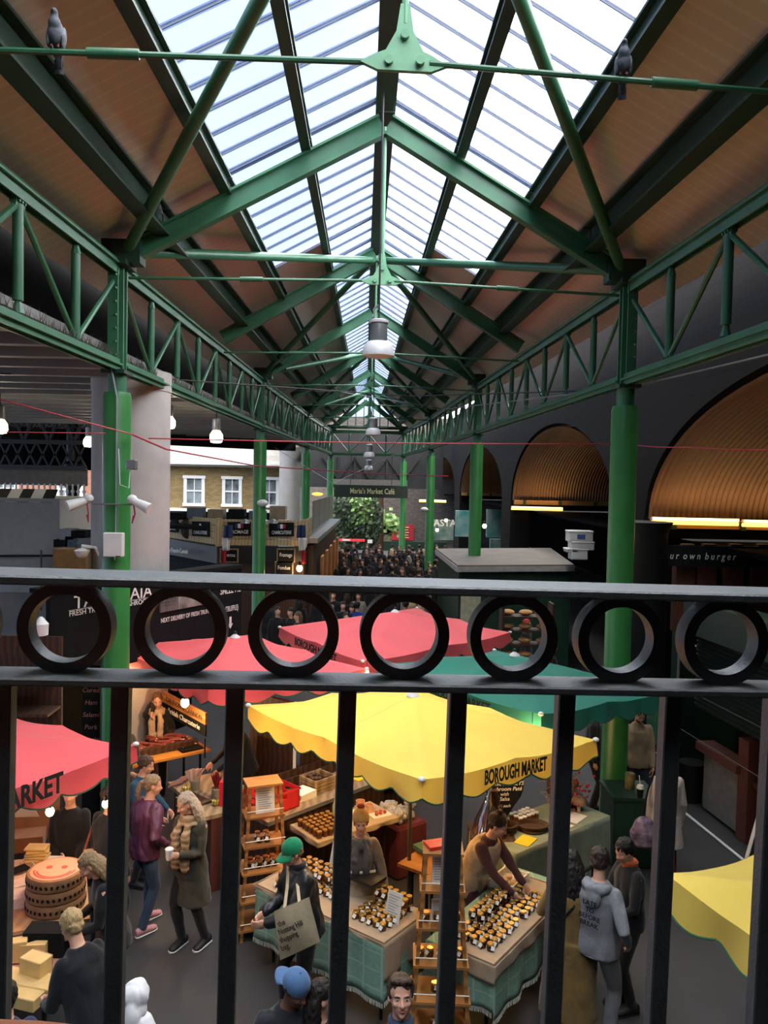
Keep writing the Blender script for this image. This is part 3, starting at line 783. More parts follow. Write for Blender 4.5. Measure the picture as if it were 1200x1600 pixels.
def person(label, loc, rz=0., h=1.72, lean=0., head=(0, 0), top='202020', coat=None, puff=0., legs='1c1e24', shoes='181818', skinc='d8a48a', hair=('short', '3a2a1e'), rh=(-.22, -.05, .82), lh=(.22, -.05, .82), hint=(.5, .9, -.2),
           feet=((-.1, 0), (.1, 0)), face=False, vox=.012, curl=.5, fat=1., hat=None, skirt=None, sleeve=True, roll=0., group=None, collar=None, pn=None):
    s = h/1.75; t = thing('person', label, 'person', (0, 0, 0), rz, group)
    u = Vector((math.sin(roll), -math.sin(lean), math.cos(lean))).normalized(); f = Vector((0, -math.cos(lean), -math.sin(lean)))
    P = Vector((0, .12*math.sin(lean), .95))
    sp_ = lambda a: P+u*a
    neck = sp_(.52); HM = Matrix.Rotation(math.radians(head[0]), 4, 'Z') @ Matrix.Rotation(math.radians(head[1])+lean*.55, 4, 'X')
    hc = neck+u*.045+HM.to_3x3() @ Vector((0, -.02, .125)); HT = Matrix.Translation(hc) @ HM
    H = lambda x, y, z: HT @ Vector((x, y, z))
    if loc[0] == 'H':
        tp = (hc+HM.to_3x3() @ Vector((0, .01, .125)))*s; g_ = gr(loc[1], loc[2], tp.z); o_ = Matrix.Rotation(rz, 3, 'Z') @ Vector((tp.x, tp.y, 0)); t.location = (g_.x-o_.x, g_.y-o_.y, 0)
    else: t.location = (loc[0], loc[1], 0)
    b = MB(); sk = skin(skinc)
    # head
    HR = HM
    b.ell(H(0, .012, .035), (.0745, .093, .083), 20, 14, HR); b.ell(H(0, -.018, -.03), (.06, .068, .083), 18, 12, HR)
    b.ell(H(0, -.03, -.072), (.044, .048, .036), 14, 10, HR); b.ell(H(0, -.066, -.093), (.019, .017, .017), 10, 8, HR)
    b.ell(H(0, -.071, .017), (.05, .0165, .0105), 12, 8, HR)
    for e in (-1, 1):
        b.ell(H(e*.036, -.06, -.027), (.022, .022, .02), 10, 8, HR); b.ell(H(e*.075, .008, -.012), (.009, .019, .03), 10, 8, HR)
        b.ell(H(e*.013, -.09, -.034), (.0085, .01, .008), 8, 6, HR)
    caps(b, [H(0, -.078, .012), H(0, -.098, -.018), H(0, -.104, -.033)], [.0075, .0095, .0115], 8)
    b.ell(H(0, -.082, -.054), (.023, .0085, .006), 10, 6, HR); b.ell(H(0, -.08, -.064), (.02, .0095, .0065), 10, 6, HR)
    caps(b, [H(0, .012, -.06), neck-u*.04], [.052, .058])
    # torso
    prof = [(-.12, .15, .1), (0, .158, .108), (.13, .132, .098), (.3, .155, .112), (.42, .16, .1), (.49, .1, .075), (.53, .06, .06)]
    b.loft([ringx(sp_(a), x, y, u, f) for a, x, y in prof])
    SH = {}; 
    arms = {}
    for e, tg in ((-1, rh), (1, lh)):
        sh = sp_(.445)+Vector((e*.168, 0, 0)); hn = Vector((hint[0]*e, hint[1], hint[2]))
        el, wr = ik(sh, Vector(tg), .285, .25, hn); arms[e] = (sh, el, wr)
        caps(b, [sh, el, wr], [.045, .037, .026])
        fd = (wr-el).normalized(); n = Vector(pn) if pn else Vector((-e, -.1, 0))
        if abs(n.normalized().dot(fd)) > .9: n = Vector((0, 0, -1))
        hand(b, wr, fd, n, e, curl, 1.0)
    LG = {}
    for e, (fx, fy) in zip((-1, 1), feet):
        hip = P+Vector((e*.088, 0, -.03)); an = Vector((fx, fy, .085)); kn, an = ik(hip, an, .43, .44, (e*.1, -1, 0)); LG[e] = (hip, kn, an)
        caps(b, [hip, kn, an], [.072, .05, .036]); caps(b, [an+Vector((0, .02, -.045)), an+Vector((0, -.13, -.055))], [.035, .028])
    bm = remesh(b.tf(Matrix.Scale(s, 4)), (.0075 if face else max(.009, vox)), 2 if face else 3)
    robj('body', bm, sk, t)
    S_ = Matrix.Scale(s, 4)
    if face:
        w = MB(); ir = MB(); br = MB()
        for e in (-1, 1):
            w.ell(H(e*.03, -.0765, .0), (.0125, .0065, .0062), 12, 8, HR); ir.ell(H(e*.03, -.082, .0), (.0055, .0035, .0058), 10, 6, HR)
            br.path([H(e*.014, -.088, .0155), H(e*.032, -.09, .0215), H(e*.05, -.078, .0165)], [.0032, .0042, .0022], 6)
        w.tf(S_).build('eye', mat('eye_white', 'cfc8c2', .3, var=0), t, smooth=True); ir.tf(S_).build('iris', mat('iris_dark', '2a1c14', .3, var=0), t, smooth=True)
        br.tf(S_).build('eyebrow', hairm(hair[1]), t, smooth=True)
        l = MB(); l.ell(H(0, -.0885, -.0545), (.021, .004, .0042), 12, 6, HR); l.ell(H(0, -.0878, -.063), (.018, .0045, .005), 12, 6, HR)
        l.tf(S_).build('lips', mat('lips_'+skinc, 'b0675c', .45, var=.05), t, smooth=True)
    # trousers
    if legs:
        c = MB()
        c.loft([ringx(sp_(a), x*fat, y*fat, u, f) for a, x, y in ((-.13, .15, .115), (-.02, .172, .125), (.1, .155, .115))])
        for e in (-1, 1):
            hip, kn, an = LG[e]; caps(c, [hip, hip.lerp(kn, .4), kn, kn.lerp(an, .35), an+Vector((0, 0, .01))], [.094*fat, .088*fat, .066*fat, .062*fat, .054*fat])
        robj('trousers', remesh(c.tf(S_), .014, 2, .007, 9), cloth(legs), t)
    for e in (-1, 1):
        a = LG[e][2]; c = MB()
        c.loft([[Vector((a.x+w_*math.cos(q), y, z0+hh*max(-1, min(1, math.sin(q))))) for q in [2*PI*j/14 for j in range(14)]] for y, w_, z0, hh in
                ((a.y+.085, .02, .05, .04), (a.y+.07, .036, .052, .05), (a.y+.02, .042, .058, .056), (a.y-.06, .043, .045, .043), (a.y-.12, .047, .036, .034), (a.y-.165, .04, .032, .028), (a.y-.185, .018, .028, .02))])
        c2 = MB(); c2.loft([[Vector((a.x+w_*math.cos(q), y, .012+.011*math.sin(q))) for q in [2*PI*j/14 for j in range(14)]] for y, w_ in ((a.y+.09, .02), (a.y+.07, .041), (a.y-.05, .046), (a.y-.13, .05), (a.y-.175, .042), (a.y-.192, .018))])
        so = c.tf(S_).build('shoe', mat('shoe_'+shoes, shoes, .6, var=.1), t, smooth=True); c2.tf(S_).build('sole', M['white'] if shoes not in ('181818', '3a2c22') else M['black'], so, smooth=True)
    # upper garment
    c = MB(); q = puff
    pr = [(-.10 if not coat else -.12, .19+q, .143+q), (.0, .187+q, .14+q), (.13, .17+q, .13+q), (.3, .178+q, .13+q), (.41, .182+q, .118+q*.8), (.475, .128+q*.6, .092+q*.6), (.535, .068+q*.4, .068+q*.4)]
    c.loft([ringx(sp_(a), x*fat, y*fat, u, f) for a, x, y in pr])
    if coat:
        zt, zb = .95, coat; secs = []
        for k in range(6):
            m_ = k/5; z = zt+(zb-zt)*m_; secs.append([Vector((v.x, v.y+.02, z)) for v in ringx(Vector((0, .04*math.sin(lean)*(1-m_), 0)), (.18+q+.05*m_)*fat, (.135+q+.05*m_)*fat, u, Vector((0, -1, 0)))])
        c.loft(secs[::-1])
    if sleeve:
        for e in (-1, 1):
            sh, el, wr = arms[e]; caps(c, [sh-Vector((e*.02, 0, 0)), sh.lerp(el, .5), el, el.lerp(wr, .5), wr-(wr-el).normalized()*.012], [.068+q, .06+q, .052+q*.9, .045+q*.8, .038+q*.5])
    me = remesh(c.tf(S_), .013, 2, .010 if puff == 0 else .012, 8 if puff == 0 else 13)
    robj('coat' if coat else 'jacket', me, top if not isinstance(top, str) else cloth(top), t)
    if collar:
        c = MB(); c.lathe([(.062, -.05), (.078, -.03), (.08, .03), (.066, .045)], 20, M=S_ @ Matrix.Translation(neck+u*.01)); c.build('collar', cloth(collar), t, smooth=True)
    # hair
    st, hcol = hair[0], hair[1]; hm_ = hairm(hcol, hair[2] if len(hair) > 2 else None)
    if st != 'bald':
        c = MB()
        if not hat: c.ell(H(0, .022, .047), (.082, .098, .083), 18, 12, HR)
        else: c.ell(H(0, .03, .02), (.08, .085, .05), 18, 12, HR)
        c.ell(H(0, .055, -.005), (.07, .055, .07), 14, 10, HR)
        if st in ('short', 'quiff'):
            for e in (-1, 1): c.ell(H(e*.07, .015, .02), (.016, .04, .045), 10, 8, HR)
        if st == 'quiff':
            for k in range(7): c.ell(H((k-3)*.018, -.062+abs(k-3)*.006, .098), (.017, .035, .022), 8, 6, HR)
        if st in ('long', 'bob', 'wavy'):
            L = {'long': .30, 'bob': .19, 'wavy': .27}[st]
            c.path([H(0, .06, .05), H(0, .085, -.06), H(0, .09, -.06-L*.6), H(0, .085, -.06-L*.85)], [.07, .082, .075, .04], 14, flat=.62, up=(1, 0, 0)) if False else None
            for k in range(9):
                a = -1.25+2.5*k/8; w_ = .08; r0 = 1.25 if st == 'wavy' else 1.
                x, y = math.sin(a)*w_, .02+math.cos(a)*.085
                l2 = L*(1-.12*abs(a))
                c.path([H(x*.8, y*.75, .07 if not hat else .0), H(x*1.08*r0, y*1.05, -.02), H(x*1.18*r0, y*1.08, -.02-l2*.45), H(x*1.12*r0, y*1.02, -.05-l2*.75), H(x*1.0, y*.95, -.06-l2)], [.02, .03, .034*r0, .03*r0, .012], 8)
        if st == 'pony':
            c.path([H(0, .1, .045), H(0, .135, .04), H(0, .155, -.03), H(0, .15, -.12), H(0, .14, -.19)], [.02, .024, .034, .03, .01], 10)
        if st == 'bun': c.ell(H(0, .05, .135), (.04, .04, .035), 12, 8, HR)
        robj('hair', remesh(c.tf(S_), .0085, 1, .009, 34), hm_, t)
    if face == 'beard':
        c = MB(); c.ell(H(0, -.028, -.075), (.053, .055, .04), 14, 10, HR); robj('beard', remesh(c.tf(S_), .007, 1, .005, 40), hm_, t)
    T2 = lambda mb: mb.tf(S_)
    if hat and hat[0] == 'cap':
        c = MB(); back = hat[2]; m_ = cloth(hat[1], .2)
        for k in range(1): 
            prf = [(.092, -.005), (.094, .02), (.088, .05), (.07, .08), (.04, .1), (.006, .107)]
            c.lathe(prf, 28, M=HT @ Matrix.Translation((0, .015, .02)) @ Matrix.Diagonal((.93, 1.09, 1, 1)), cap=True)
        o = T2(c).build('cap_crown', m_, t, smooth=True); c = MB(); sg = 1 if back else -1
        def bf(a, r): an = (a-.5)*2.2; return HT @ Vector((math.sin(an)*(.085+.012*r), .015+sg*(math.cos(an)*.1+r*.075*math.cos(an)), .018-.012*r-.02*abs(a-.5)*r-.012*r*r))
        c.grid(bf, 16, 5); T2(c).build('cap_peak', m_, t, smooth=True, thick=.006)
        T2(MB().ell(H(0, .015, .128), (.009, .009, .006), 8, 6)).build('cap_button', m_, t, smooth=True)
    if hat and hat[0] == 'beanie':
        c = MB(); c.lathe([(.088, -.01), (.1, .0), (.102, .03), (.096, .045), (.09, .07), (.07, .11), (.035, .135), (.004, .142)], 28, M=HT @ Matrix.Translation((0, .022, .036)) @ Matrix.Diagonal((.95, 1.05, 1, 1)))
        T2(c).build('beanie', cloth(hat[1]), t, smooth=True)
        if len(hat) > 2: T2(MB().ell(H(0, .022, .185), (.045, .045, .034), 12, 8)).build('pompom', cloth(hat[2]), t, smooth=True)
    if hat and hat[0] == 'scarfhood':
        c = MB(); c.ell(H(0, .015, .03), (.098, .118, .105), 18, 12, HR); c.ell(H(0, .02, -.06), (.085, .1, .11), 16, 10, HR)
        c.loft([ringx(neck+u*a, x, y, u, f) for a, x, y in ((-.13, .21, .14), (-.03, .17, .13), (.06, .1, .1))])
        c.ell(H(0, .1, -.1), (.06, .05, .12), 10, 8, HR)
        robj('head_scarf', remesh(c.tf(S_), .01, 2, .012, 12), cloth(hat[1], .2, .05), t)
    if hat and hat[0] == 'fur':
        c = MB()
        for k in range(70):
            a = R.uniform(-2.6, 2.6); c.ell(neck+u*.02+Vector((math.sin(a)*.13, math.cos(a)*.1+.04, R.uniform(-.02, .05))), (.035, .035, .03), 6, 5)
        robj('fur_hood', remesh(c.tf(S_), .01, 0, .022, 40), hairm('8a7a66', 'c9b9a0'), t)
    t['_s'] = s
    return t, dict(H=H, neck=neck, u=u, f=f, arms=arms, S=S_, P=P, HR=HR, sp=sp_)

def rim_scarf(t, g, col, long=.35, m=None):
    n = g['neck']; c = MB(); 
    for k, (r, z, w) in enumerate(((.085, .0, .04), (.1, -.035, .045))):
        pts = [n+Vector((math.sin(a)*r, -math.cos(a)*r-.005, z+.012*math.sin(3*a+k))) for a in [2*PI*j/16 for j in range(17)]]
        c.path(pts, w, 8)
    for e in (-1, 1):
        c.path([n+Vector((e*.05, -.1, -.03)), n+Vector((e*.07, -.175, -.15)), n+Vector((e*.055, -.165, -.15-long)), n+Vector((e*.055, -.155, -.2-long))], [.035, .05, .055, .05], 8)
    robj('scarf', remesh(c.tf(g['S']), .01, 1, .012, 16), m or cloth(col), t)
    return t
tartan = mat_wave('tartan_wool', 'b39a78', '8a6f52', 5, 'Z', .9, dist=2.5, sharp=(.3, .6), bump=.3)

D = math.radians
# woman with the long coat and scarf, cup in both hands
t, g = person('woman with wavy grey-blonde hair, checked scarf and long olive coat', hloc(285, 1240, 1.68), D(-28), 1.68, head=(-30, 22), top='3f3d33', coat=.52, legs='15161a', shoes='1c1c1e', hair=('wavy', '8c7a68', 'c2b29c'),
              rh=(-.07, -.27, 1.16), lh=(.07, -.27, 1.16), feet=((-.1, -.02), (.12, .12)), face=True, curl=.7, collar='3f3d33')
rim_scarf(t, g, 'b39a78', .33, tartan)
a = g['arms']; cc = (a[-1][2]+a[1][2])/2+Vector((0, -.075, .02))
cup = single('paper_cup', MB().lathe([(.03, 0), (.041, .1), (.044, .102), (.044, .112), (.036, .12)], 20, c=(0, 0, 0)), M['white'], 'white takeaway cup held by the woman in the tartan scarf', 'cup', smooth=True)
M4 = Matrix.Translation(t.location) @ Matrix.Rotation(t.rotation_euler.z, 4, 'Z'); cup.location = M4 @ (cc*t['_s']-Vector((0, 0, .05)))
# woman in the plum padded jacket
t, g = person('woman with a blonde ponytail in a plum padded jacket and blue jeans, seen from behind', hloc(241, 1210, 1.7), D(140), 1.7, lean=.12, head=(-30, 5), top=mat('plum_nylon', '5b2f4a', .5, var=.15, scale=6, bump=.5, bscale=9), puff=.016, legs='3a4a63', shoes='c98f92', hair=('pony', '7a6248', 'a98f70'),
              rh=(-.22, -.12, 1.0), lh=(.2, -.28, 1.1), feet=((-.1, .1), (.12, -.12)), vox=.012)
# boy / short hair in teal top beyond her
t, g = person('young person with cropped brown hair in a dark blue top', hloc(233, 1181, 1.6), D(75), 1.6, lean=.12, head=(15, 15), top='23455e', legs='20242c', hair=('short', '5d4536', '3f2c20'), face=True, rh=(-.18, -.3, .98), lh=(.18, -.34, .98))
# customer in green cap with tote bag
t, g = person('man in a bright green baseball cap and black padded jacket', hloc(452, 1312, 1.76), D(-62), 1.74, lean=.16, head=(5, 12), top=mat('black_nylon', '1b1d22', .45, var=.2, scale=6, bump=.5, bscale=9), puff=.022, legs='17181c', shoes='5a5048', hair=('short', 'a58d6c', '84704f'), face=True,
              hat=('cap', '0f7a50', False), rh=(-.12, -.34, 1.05), lh=(.10, -.40, 1.08), feet=((-.1, -.12), (.12, .12)), collar='17181c')
gcap = (t, g)
# honey sellers
t, g = person('seller in a mustard knitted hat with red pompom and pale apron', hloc(564, 1268, 1.62), D(4), 1.6, lean=.06, head=(0, -2), top='6e6258', legs='3a3638', hair=('short', '6a5546'), face=True, hat=('beanie', 'b3894f', '8c3a30'), rh=(-.2, -.2, .95), lh=(.28, -.26, .93), skinc='c9957c')
g['neck'] = g['neck']-Vector((0, 0, .035)); rim_scarf(t, g, '4d4a4a', .12)
c = MB().grid(lambda u, v: (-.15+.3*u, -.165-.03*math.sin(PI*u)-.04*(1-v), .60+.47*v), 8, 10); c.build('apron', cloth('b5aa98'), t, smooth=True, thick=.008)
hs = t
t, g = person('seller with dark hair in a pale gilet leaning over the right table', hloc(785, 1274, 1.66), D(52), 1.68, lean=.42, head=(10, 10), top='4b2a2c', legs='4a2436', hair=('bun', '2a1c18'), face=True, rh=(-.12, -.50, .98), lh=(.1, -.52, 1.0), skinc='c99a80', curl=.6)
c = MB(); c.loft([ringx(g['sp'](a), x, y, g['u'], g['f']) for a, x, y in ((-.16, .225, .175), (.0, .21, .165), (.15, .195, .16), (.32, .21, .175), (.42, .19, .15), (.49, .12, .11))]); c.tf(g['S'])
robj('gilet', remesh(c, .014, 2, .012, 10), cloth('b59a7c'), t)
c = MB(); c.ell(g['H'](0, .03, .05), (.092, .105, .08), 16, 10, g['HR']); c.tf(g['S']); robj('headband', remesh(c, .01, 1, .006, 20), cloth('2a1d1d'), t)
# customers at the right table
t, g = person('woman with long black hair in a mustard-brown long coat, seen from behind', hloc(893, 1327, 1.66), D(165), 1.66, head=(10, 15), top='7a6238', coat=.22, legs='1c1a1a', shoes='181818', hair=('long', '14110f', '221b17'), rh=(-.2, -.18, 1.05), lh=(.2, -.25, 1.1), fat=1.25)
c = MB(); st = [g['neck']+Vector((-.1, .04, .0)), g['sp'](.36)+Vector((-.02, .17, 0)), g['sp'](.2)+Vector((.1, .16, 0)), g['sp'](.05)+Vector((.2, .08, 0))]
for p, q in zip(st, st[1:]): c.beam(p, q, .02, .006, (0, 1, 0))
c.tf(g['S']).build('bag_strap', M['black'], t)
t, g = person('man in a grey printed hoodie and grey tracksuit trousers, seen from behind', hloc(938, 1322, 1.76), D(138), 1.76, head=(25, 22), top=mat('grey_marl', '83868c', .9, var=.1, scale=60, bump=.25, bscale=10), legs='6f7074', shoes='2a2a2c', hair=('short', '231d1a', '342a25'), rh=(-.26, -.06, .98), lh=(.22, -.2, .98), feet=((-.13, 0), (.14, .03)), vox=.012, fat=1.06)
c = MB(); n = g['neck']
for k in range(14):
    a = -1.4+2.8*k/13; c.ell(n+Vector((math.sin(a)*.1, .02+math.cos(a)*.1, -.02)), (.045, .04, .045), 8, 6)
c.ell(n+Vector((0, .13, -.1)), (.085, .04, .09), 12, 8); c.tf(g['S']); robj('hood', remesh(c, .01, 2, .008, 14), mat('grey_marl', '83868c'), t)
for i, w in enumerate(('LATE', 'TO', 'BEFORE', 'BREAK')):
    text_mb(w, .058, None, .001, .01).tf(plane_frame(Vector((0, .172, 1.33-i*.062)), (-1, 0, 0), (0, 0, 1))).build('print', M['char'], t)
c = MB()
for z in (.86, .845): c.loft([ringx(Vector((0, 0, z)), .19, .142, g['u'], g['f']), ringx(Vector((0, 0, z+.008)), .19, .142, g['u'], g['f'])])
c.tf(g['S']).build('hem_stripe', M['white'], t)
t, g = person('person with black hair and an orange collar just beyond the man in the grey hoodie', hloc(970, 1312, 1.66), D(-75), 1.66, head=(0, 25), top='16171b', legs='16171b', hair=('short', '171310'), collar='b4522c', rh=(-.15, -.3, 1.05), lh=(.15, -.32, 1.05))
# far right customers
t, g = person('man in a tan half-zip jumper and dark jeans standing beside the green column', hloc(1002, 1105, 1.78), D(-4), 1.78, head=(5, 25), top='8b7a62', legs='1c2433', hair=('short', '2a201a', '3a2c22'), face='beard', rh=(-.2, -.12, .86), lh=(.2, -.14, .86))
t, g = person('person in a green jacket behind the man in the tan jumper', hloc(1026, 1072, 1.76), D(-80), 1.76, top='1f5a43', legs='1a1c22', hair=('short', '4a3a2c'))
t, g = person('person in a cream coat with a purple floral bag, half hidden by a railing bar', hloc(1044, 1178, 1.64), D(170), 1.64, top='b5aba3', coat=.55, legs='5a1f26', shoes='181818', hair=('short', '3f3128'), fat=1.0)
c = MB(); c.loft([ringx(Vector((.3, .1, z)), rx, ry, g['u'], g['f']) for z, rx, ry in ((.52, .12, .05), (.56, .17, .08), (.72, .18, .09), (.88, .12, .06), (.94, .04, .02))]); c.tf(g['S'])
o = robj('bag', remesh(c, .012, 2, .01, 10), mat('floral_purple', '4a3a5e', .8, col2='8d7f92', scale=14, var=.1), t)
MB().path([Vector((.3, .1, .92)), Vector((.24, .06, 1.2)), Vector((.16, .03, 1.44))], .012, 6).build('bag_strap', M['char'], t)
# cheese stall customers
t, g = person('woman with chin-length blonde hair and a black coat looking down at the cheese', hloc(128, 1336, 1.66), D(-68), 1.66, lean=.25, head=(0, 28), top='16181b', coat=.8, hair=('bob', '6f5a40', 'a58a64'), face=True, rh=(-.16, -.3, 1.0), lh=(.14, -.34, 1.02))
t, g = person('person with short fair hair and dark coat bending over the cheese', hloc(106, 1420, 1.62), D(-125), 1.72, lean=.38, head=(0, 15), top='15181d', coat=.7, hair=('short', 'a4875c', 'c9ad7c'), rh=(-.2, -.35, .98), lh=(.16, -.35, 1.0), fat=1.12)
t, g = person('person wrapped in a white head scarf at the bottom edge', hloc(214, 1530, 1.6), D(155), 1.6, head=(25, 12), top='15161a', hat=('scarfhood', 'e9e9ec'), hair=('bald', '000000'))
t, g = person('man in a blue baseball cap worn backwards with a fur-trimmed hood', hloc(470, 1521, 1.76), D(28), 1.76, lean=.1, head=(20, 20), top='23262c', puff=.015, hat=('cap', '4a6a92', True), hair=('short', '2c221c'), skinc='7a5240')
t, g = person('person with straight black hair next to the blue cap at the bottom edge', hloc(503, 1530, 1.66), D(100), 1.66, top='1f2024', hair=('long', '17130f', '241c18'))
t, g = person('young man with dark swept hair and a navy jumper looking up at the camera', hloc(626, 1521, 1.8), D(3), 1.8, head=(0, -18), top='232c38', legs='1c1e24', hair=('quiff', '4a382c', '33261c'), face=True, collar='33425c', skinc='cf9c86')
t, g = person('person in a blue coat at the bottom left corner under the cheese table', hloc(8, 1530, 1.62), D(-150), 1.62, lean=.2, top='28344f', hair=('short', '26201c'))
# charcuterie stall
t, g = person('woman in a cream scarf lifting food to her mouth behind the charcuterie counter', hloc(246, 1083, 1.68), D(12), 1.68, head=(10, 15), top='1b1a1c', legs='1b1a1c', hair=('short', '5a3c2c'), face=True, rh=(-.06, -.14, 1.47), lh=(.16, -.2, 1.05), curl=.8)
rim_scarf(t, g, 'b79f84', .2)
t, g = person('stall holder in black reaching down at the right end of the charcuterie counter', hloc(362, 1108, 1.78), D(-60), 1.78, lean=.3, top='17181b', legs='141518', hair=('short', '2a201a'), rh=(-.14, -.4, .98), lh=(.1, -.4, .95))
t, g = person('person in a dark apron at the left end of the charcuterie counter', hloc(196, 1120, 1.7), D(60), 1.7, lean=.15, top='2a2826', legs='1b1a1c', hair=('short', '4c3a2e'), rh=(-.15, -.35, 1.05), lh=(.1, -.35, 1.05))
# people behind the left red parasol
t, g = person('bald man in a dark coat beyond the left red parasol', hloc(53, 1078, 1.78), D(170), 1.78, head=(0, 5), top='1f2126', legs='1a1b1f', hair=('bald', '000000'), skinc='b98468')
t, g = person('broad person in a dark grey coat beyond the left red parasol', hloc(98, 1062, 1.76), D(-150), 1.76, lean=.35, top='2d3036', legs='1c1d21', hair=('short', '3a3431'), fat=1.15)
t, g = person('dark coated shopper with a grey shoulder bag behind the cheese stall', hloc(172, 1228, 1.72), D(150), 1.74, top='17191d', coat=.75, legs='16171b', hair=('short', '2b211b'))
MB().box((.32, .0, .78), (.1, .3, .34), bev=.03).build('shoulder_bag', cloth('3a3c42'), t)
MB().path([Vector((.3, -.1, .94)), Vector((.24, -.04, 1.38)), Vector((.3, .1, .94))], .014, 6).build('bag_strap', cloth('a0574a'), t)
t, g = person('shopper in black standing behind the cheese boxes under the red parasol', hloc(110, 1222, 1.7), D(10), 1.7, top='141518', legs='141518', hair=('short', '1d1815'), rh=(-.1, -.2, .95), lh=(.1, -.22, .93))
# tote bag of the green-capped man: hangs from his shoulder, a thing of its own
M4 = Matrix.Translation(gcap[0].location) @ Matrix.Rotation(gcap[0].rotation_euler.z, 4, 'Z')
# ---------------------------------------------------------------- stalls and goods
V2 = lambda p: Vector((p.x, p.y, 0))
def frame3(px0, px1, z, depth_to=None, depth=.6):      # front-left corner, front-right corner on height z; returns origin, along, back
    a, b = gr(*px0, z), gr(*px1, z); al = b-a; L = al.length; al.normalize(); bk = Vector((-al.y, al.x, 0))
    return a, al, bk, L
def table(label, o, al, bk, L, dp, z, m=None, leg=True, name='trestle_table'):
    t = thing(name, label, 'table', (o.x, o.y, 0)); o = V2(o)
    Mx = Matrix(((al.x, bk.x, 0, o.x), (al.y, bk.y, 0, o.y), (0, 0, 1, 0), (0, 0, 0, 1)))
    MB().box((L/2, dp/2, z-.02), (L, dp, .035)).tf(Mx).build('table_top', m or M['wood_dk'], t, world=True)
    for u in (.12, L-.12):
        for v in (.12, dp-.12): MB().tube((u, v, 0), (u, v, z-.035), .018, n=8).tf(Mx).build('leg', M['black'], t, world=True)
    return Mx
def drape(name, label, Mx, L, dp, z, m, drops, over=.0, fringe=None, cat='tablecloth', ripple=.02, seed=1):
    # drops: front, right, back, left hang lengths
    t = thing(name, label, cat, Mx @ Vector((L/2, dp/2, z)))
    b = MB(); g = .006+over
    b.box((L/2, dp/2, z+g/2+.001), (L+.012, dp+.012, g)).tf(Mx).build('cloth_top', m, t, world=True)
    f = MB(); fr = MB()
    for k, (p, q, n_, d) in enumerate((((0, 0), (L, 0), (0, -1), drops[0]), ((L, 0), (L, dp), (1, 0), drops[1]), ((L, dp), (0, dp), (0, 1), drops[2]), ((0, dp), (0, 0), (-1, 0), drops[3]))):
        if d <= 0: continue
        ln = math.hypot(q[0]-p[0], q[1]-p[1]); nu = max(6, int(ln/.04))
        def fn(u, v):
            w = ripple*math.sin(u*ln*17+k*2+seed)*v+ripple*.6*noise.noise(Vector((u*ln*6, v*2, k+seed)))*v
            w *= min(1, 6*u, 6*(1-u)); e = .012+over+w+.03*v*d; ex = e*(2*u-1)/ln
            dd = d*(1+.12*math.sin(PI*u)*noise.noise(Vector((u*3, k*1.7, seed))))
            return Mx @ Vector((p[0]+(q[0]-p[0])*(u+ex)+n_[0]*e, p[1]+(q[1]-p[1])*(u+ex)+n_[1]*e, z+g-dd*v))
        f.grid(fn, nu, 8)
        if fringe:
            for i in range(int(ln/.012)):
                a = fn(i*.012/ln, 1); fr.beam(a, a+Vector((R.uniform(-.006, .006), 0, -fringe)), .006, .003, (0, 1, 0))
    f.build('hanging_cloth', m, t, world=True, smooth=True, thick=.004)
    if fringe: o = fr.build('fringe', cloth('c9cec2', .1), t, world=True); o['kind'] = 'stuff'
    return t
hess = cloth('a8937a', .3, .08)
grn = mat('green_checked_cloth', '7fa592', .85, var=.1, scale=20, bump=.1)
def checks(m, sc):
    n = m.node_tree.nodes; l = m.node_tree.links; b = n['Principled BSDF']; co = n.new('ShaderNodeTexCoord')
    outs = []
    for ax in 'XYZ':
        w = n.new('ShaderNodeTexWave'); w.bands_direction = ax; w.inputs['Scale'].default_value = sc; w.inputs['Distortion'].default_value = .3; l.new(co.outputs['Object'], w.inputs['Vector'])
        r = n.new('ShaderNodeMapRange'); r.inputs[1].default_value = .955; r.inputs[2].default_value = .99; l.new(w.outputs['Fac'], r.inputs[0]); outs.append(r)
    mx = n.new('ShaderNodeMath'); mx.operation = 'MAXIMUM'; l.new(outs[0].outputs[0], mx.inputs[0]); l.new(outs[2].outputs[0], mx.inputs[1])
    mix = n.new('ShaderNodeMixRGB'); l.new(mx.outputs[0], mix.inputs[0]); src = b.inputs['Base Color'].links[0].from_socket
    l.new(src, mix.inputs[1]); mix.inputs[2].default_value = (*lin('98b8a8'), 1); l.new(mix.outputs[0], b.inputs['Base Color'])
checks(grn, 1.9)
# jar prototype
M['honey'] = mat('honey_glass', '5a3010', .12, var=.25, scale=30, spec=.8)
M['jam'] = mat('dark_jam_glass', '34130d', .12, var=.25, scale=30, spec=.8)
M['gold'] = mat('gold_lid', 'c4a05a', .28, metal=.85, var=.08)
M['label'] = mat('paper_label', 'e4e0d6', .8, var=.03)
def jar_proto(label, group, m=None, tg=True, lid=None):
    t = thing('honey_jar', label, 'jar', (0, 0, 0), 0, group)
    MB().lathe([(.026, 0), (.033, .004), (.034, .03), (.034, .05), (.029, .062), (.027, .066)], 10).build('glass', m or M['honey'], t, smooth=True)
    MB().lathe([(.030, .064), (.031, .066), (.031, .08), (.028, .0825)], 12).build('lid', lid or M['gold'], t, smooth=True)
    if tg: MB().box((0, 0, 0), (.034, .002, .036), M=Matrix.Translation((.004, -.043, .052)) @ Matrix.Rotation(-.55, 4, 'X') @ Matrix.Rotation(.3, 4, 'Y')).build('tag', M['label'], t)
    return t
def jars(label, group, Mx, cells, **k):
    p = jar_proto(label, group, **k); used = []; rz0 = math.atan2(Mx[1][0], Mx[0][0])
    for u, v, z in cells: put(p, used, Mx @ Vector((u+R.uniform(-.006, .006), v+R.uniform(-.006, .006), z)), R.uniform(-.9, .5))
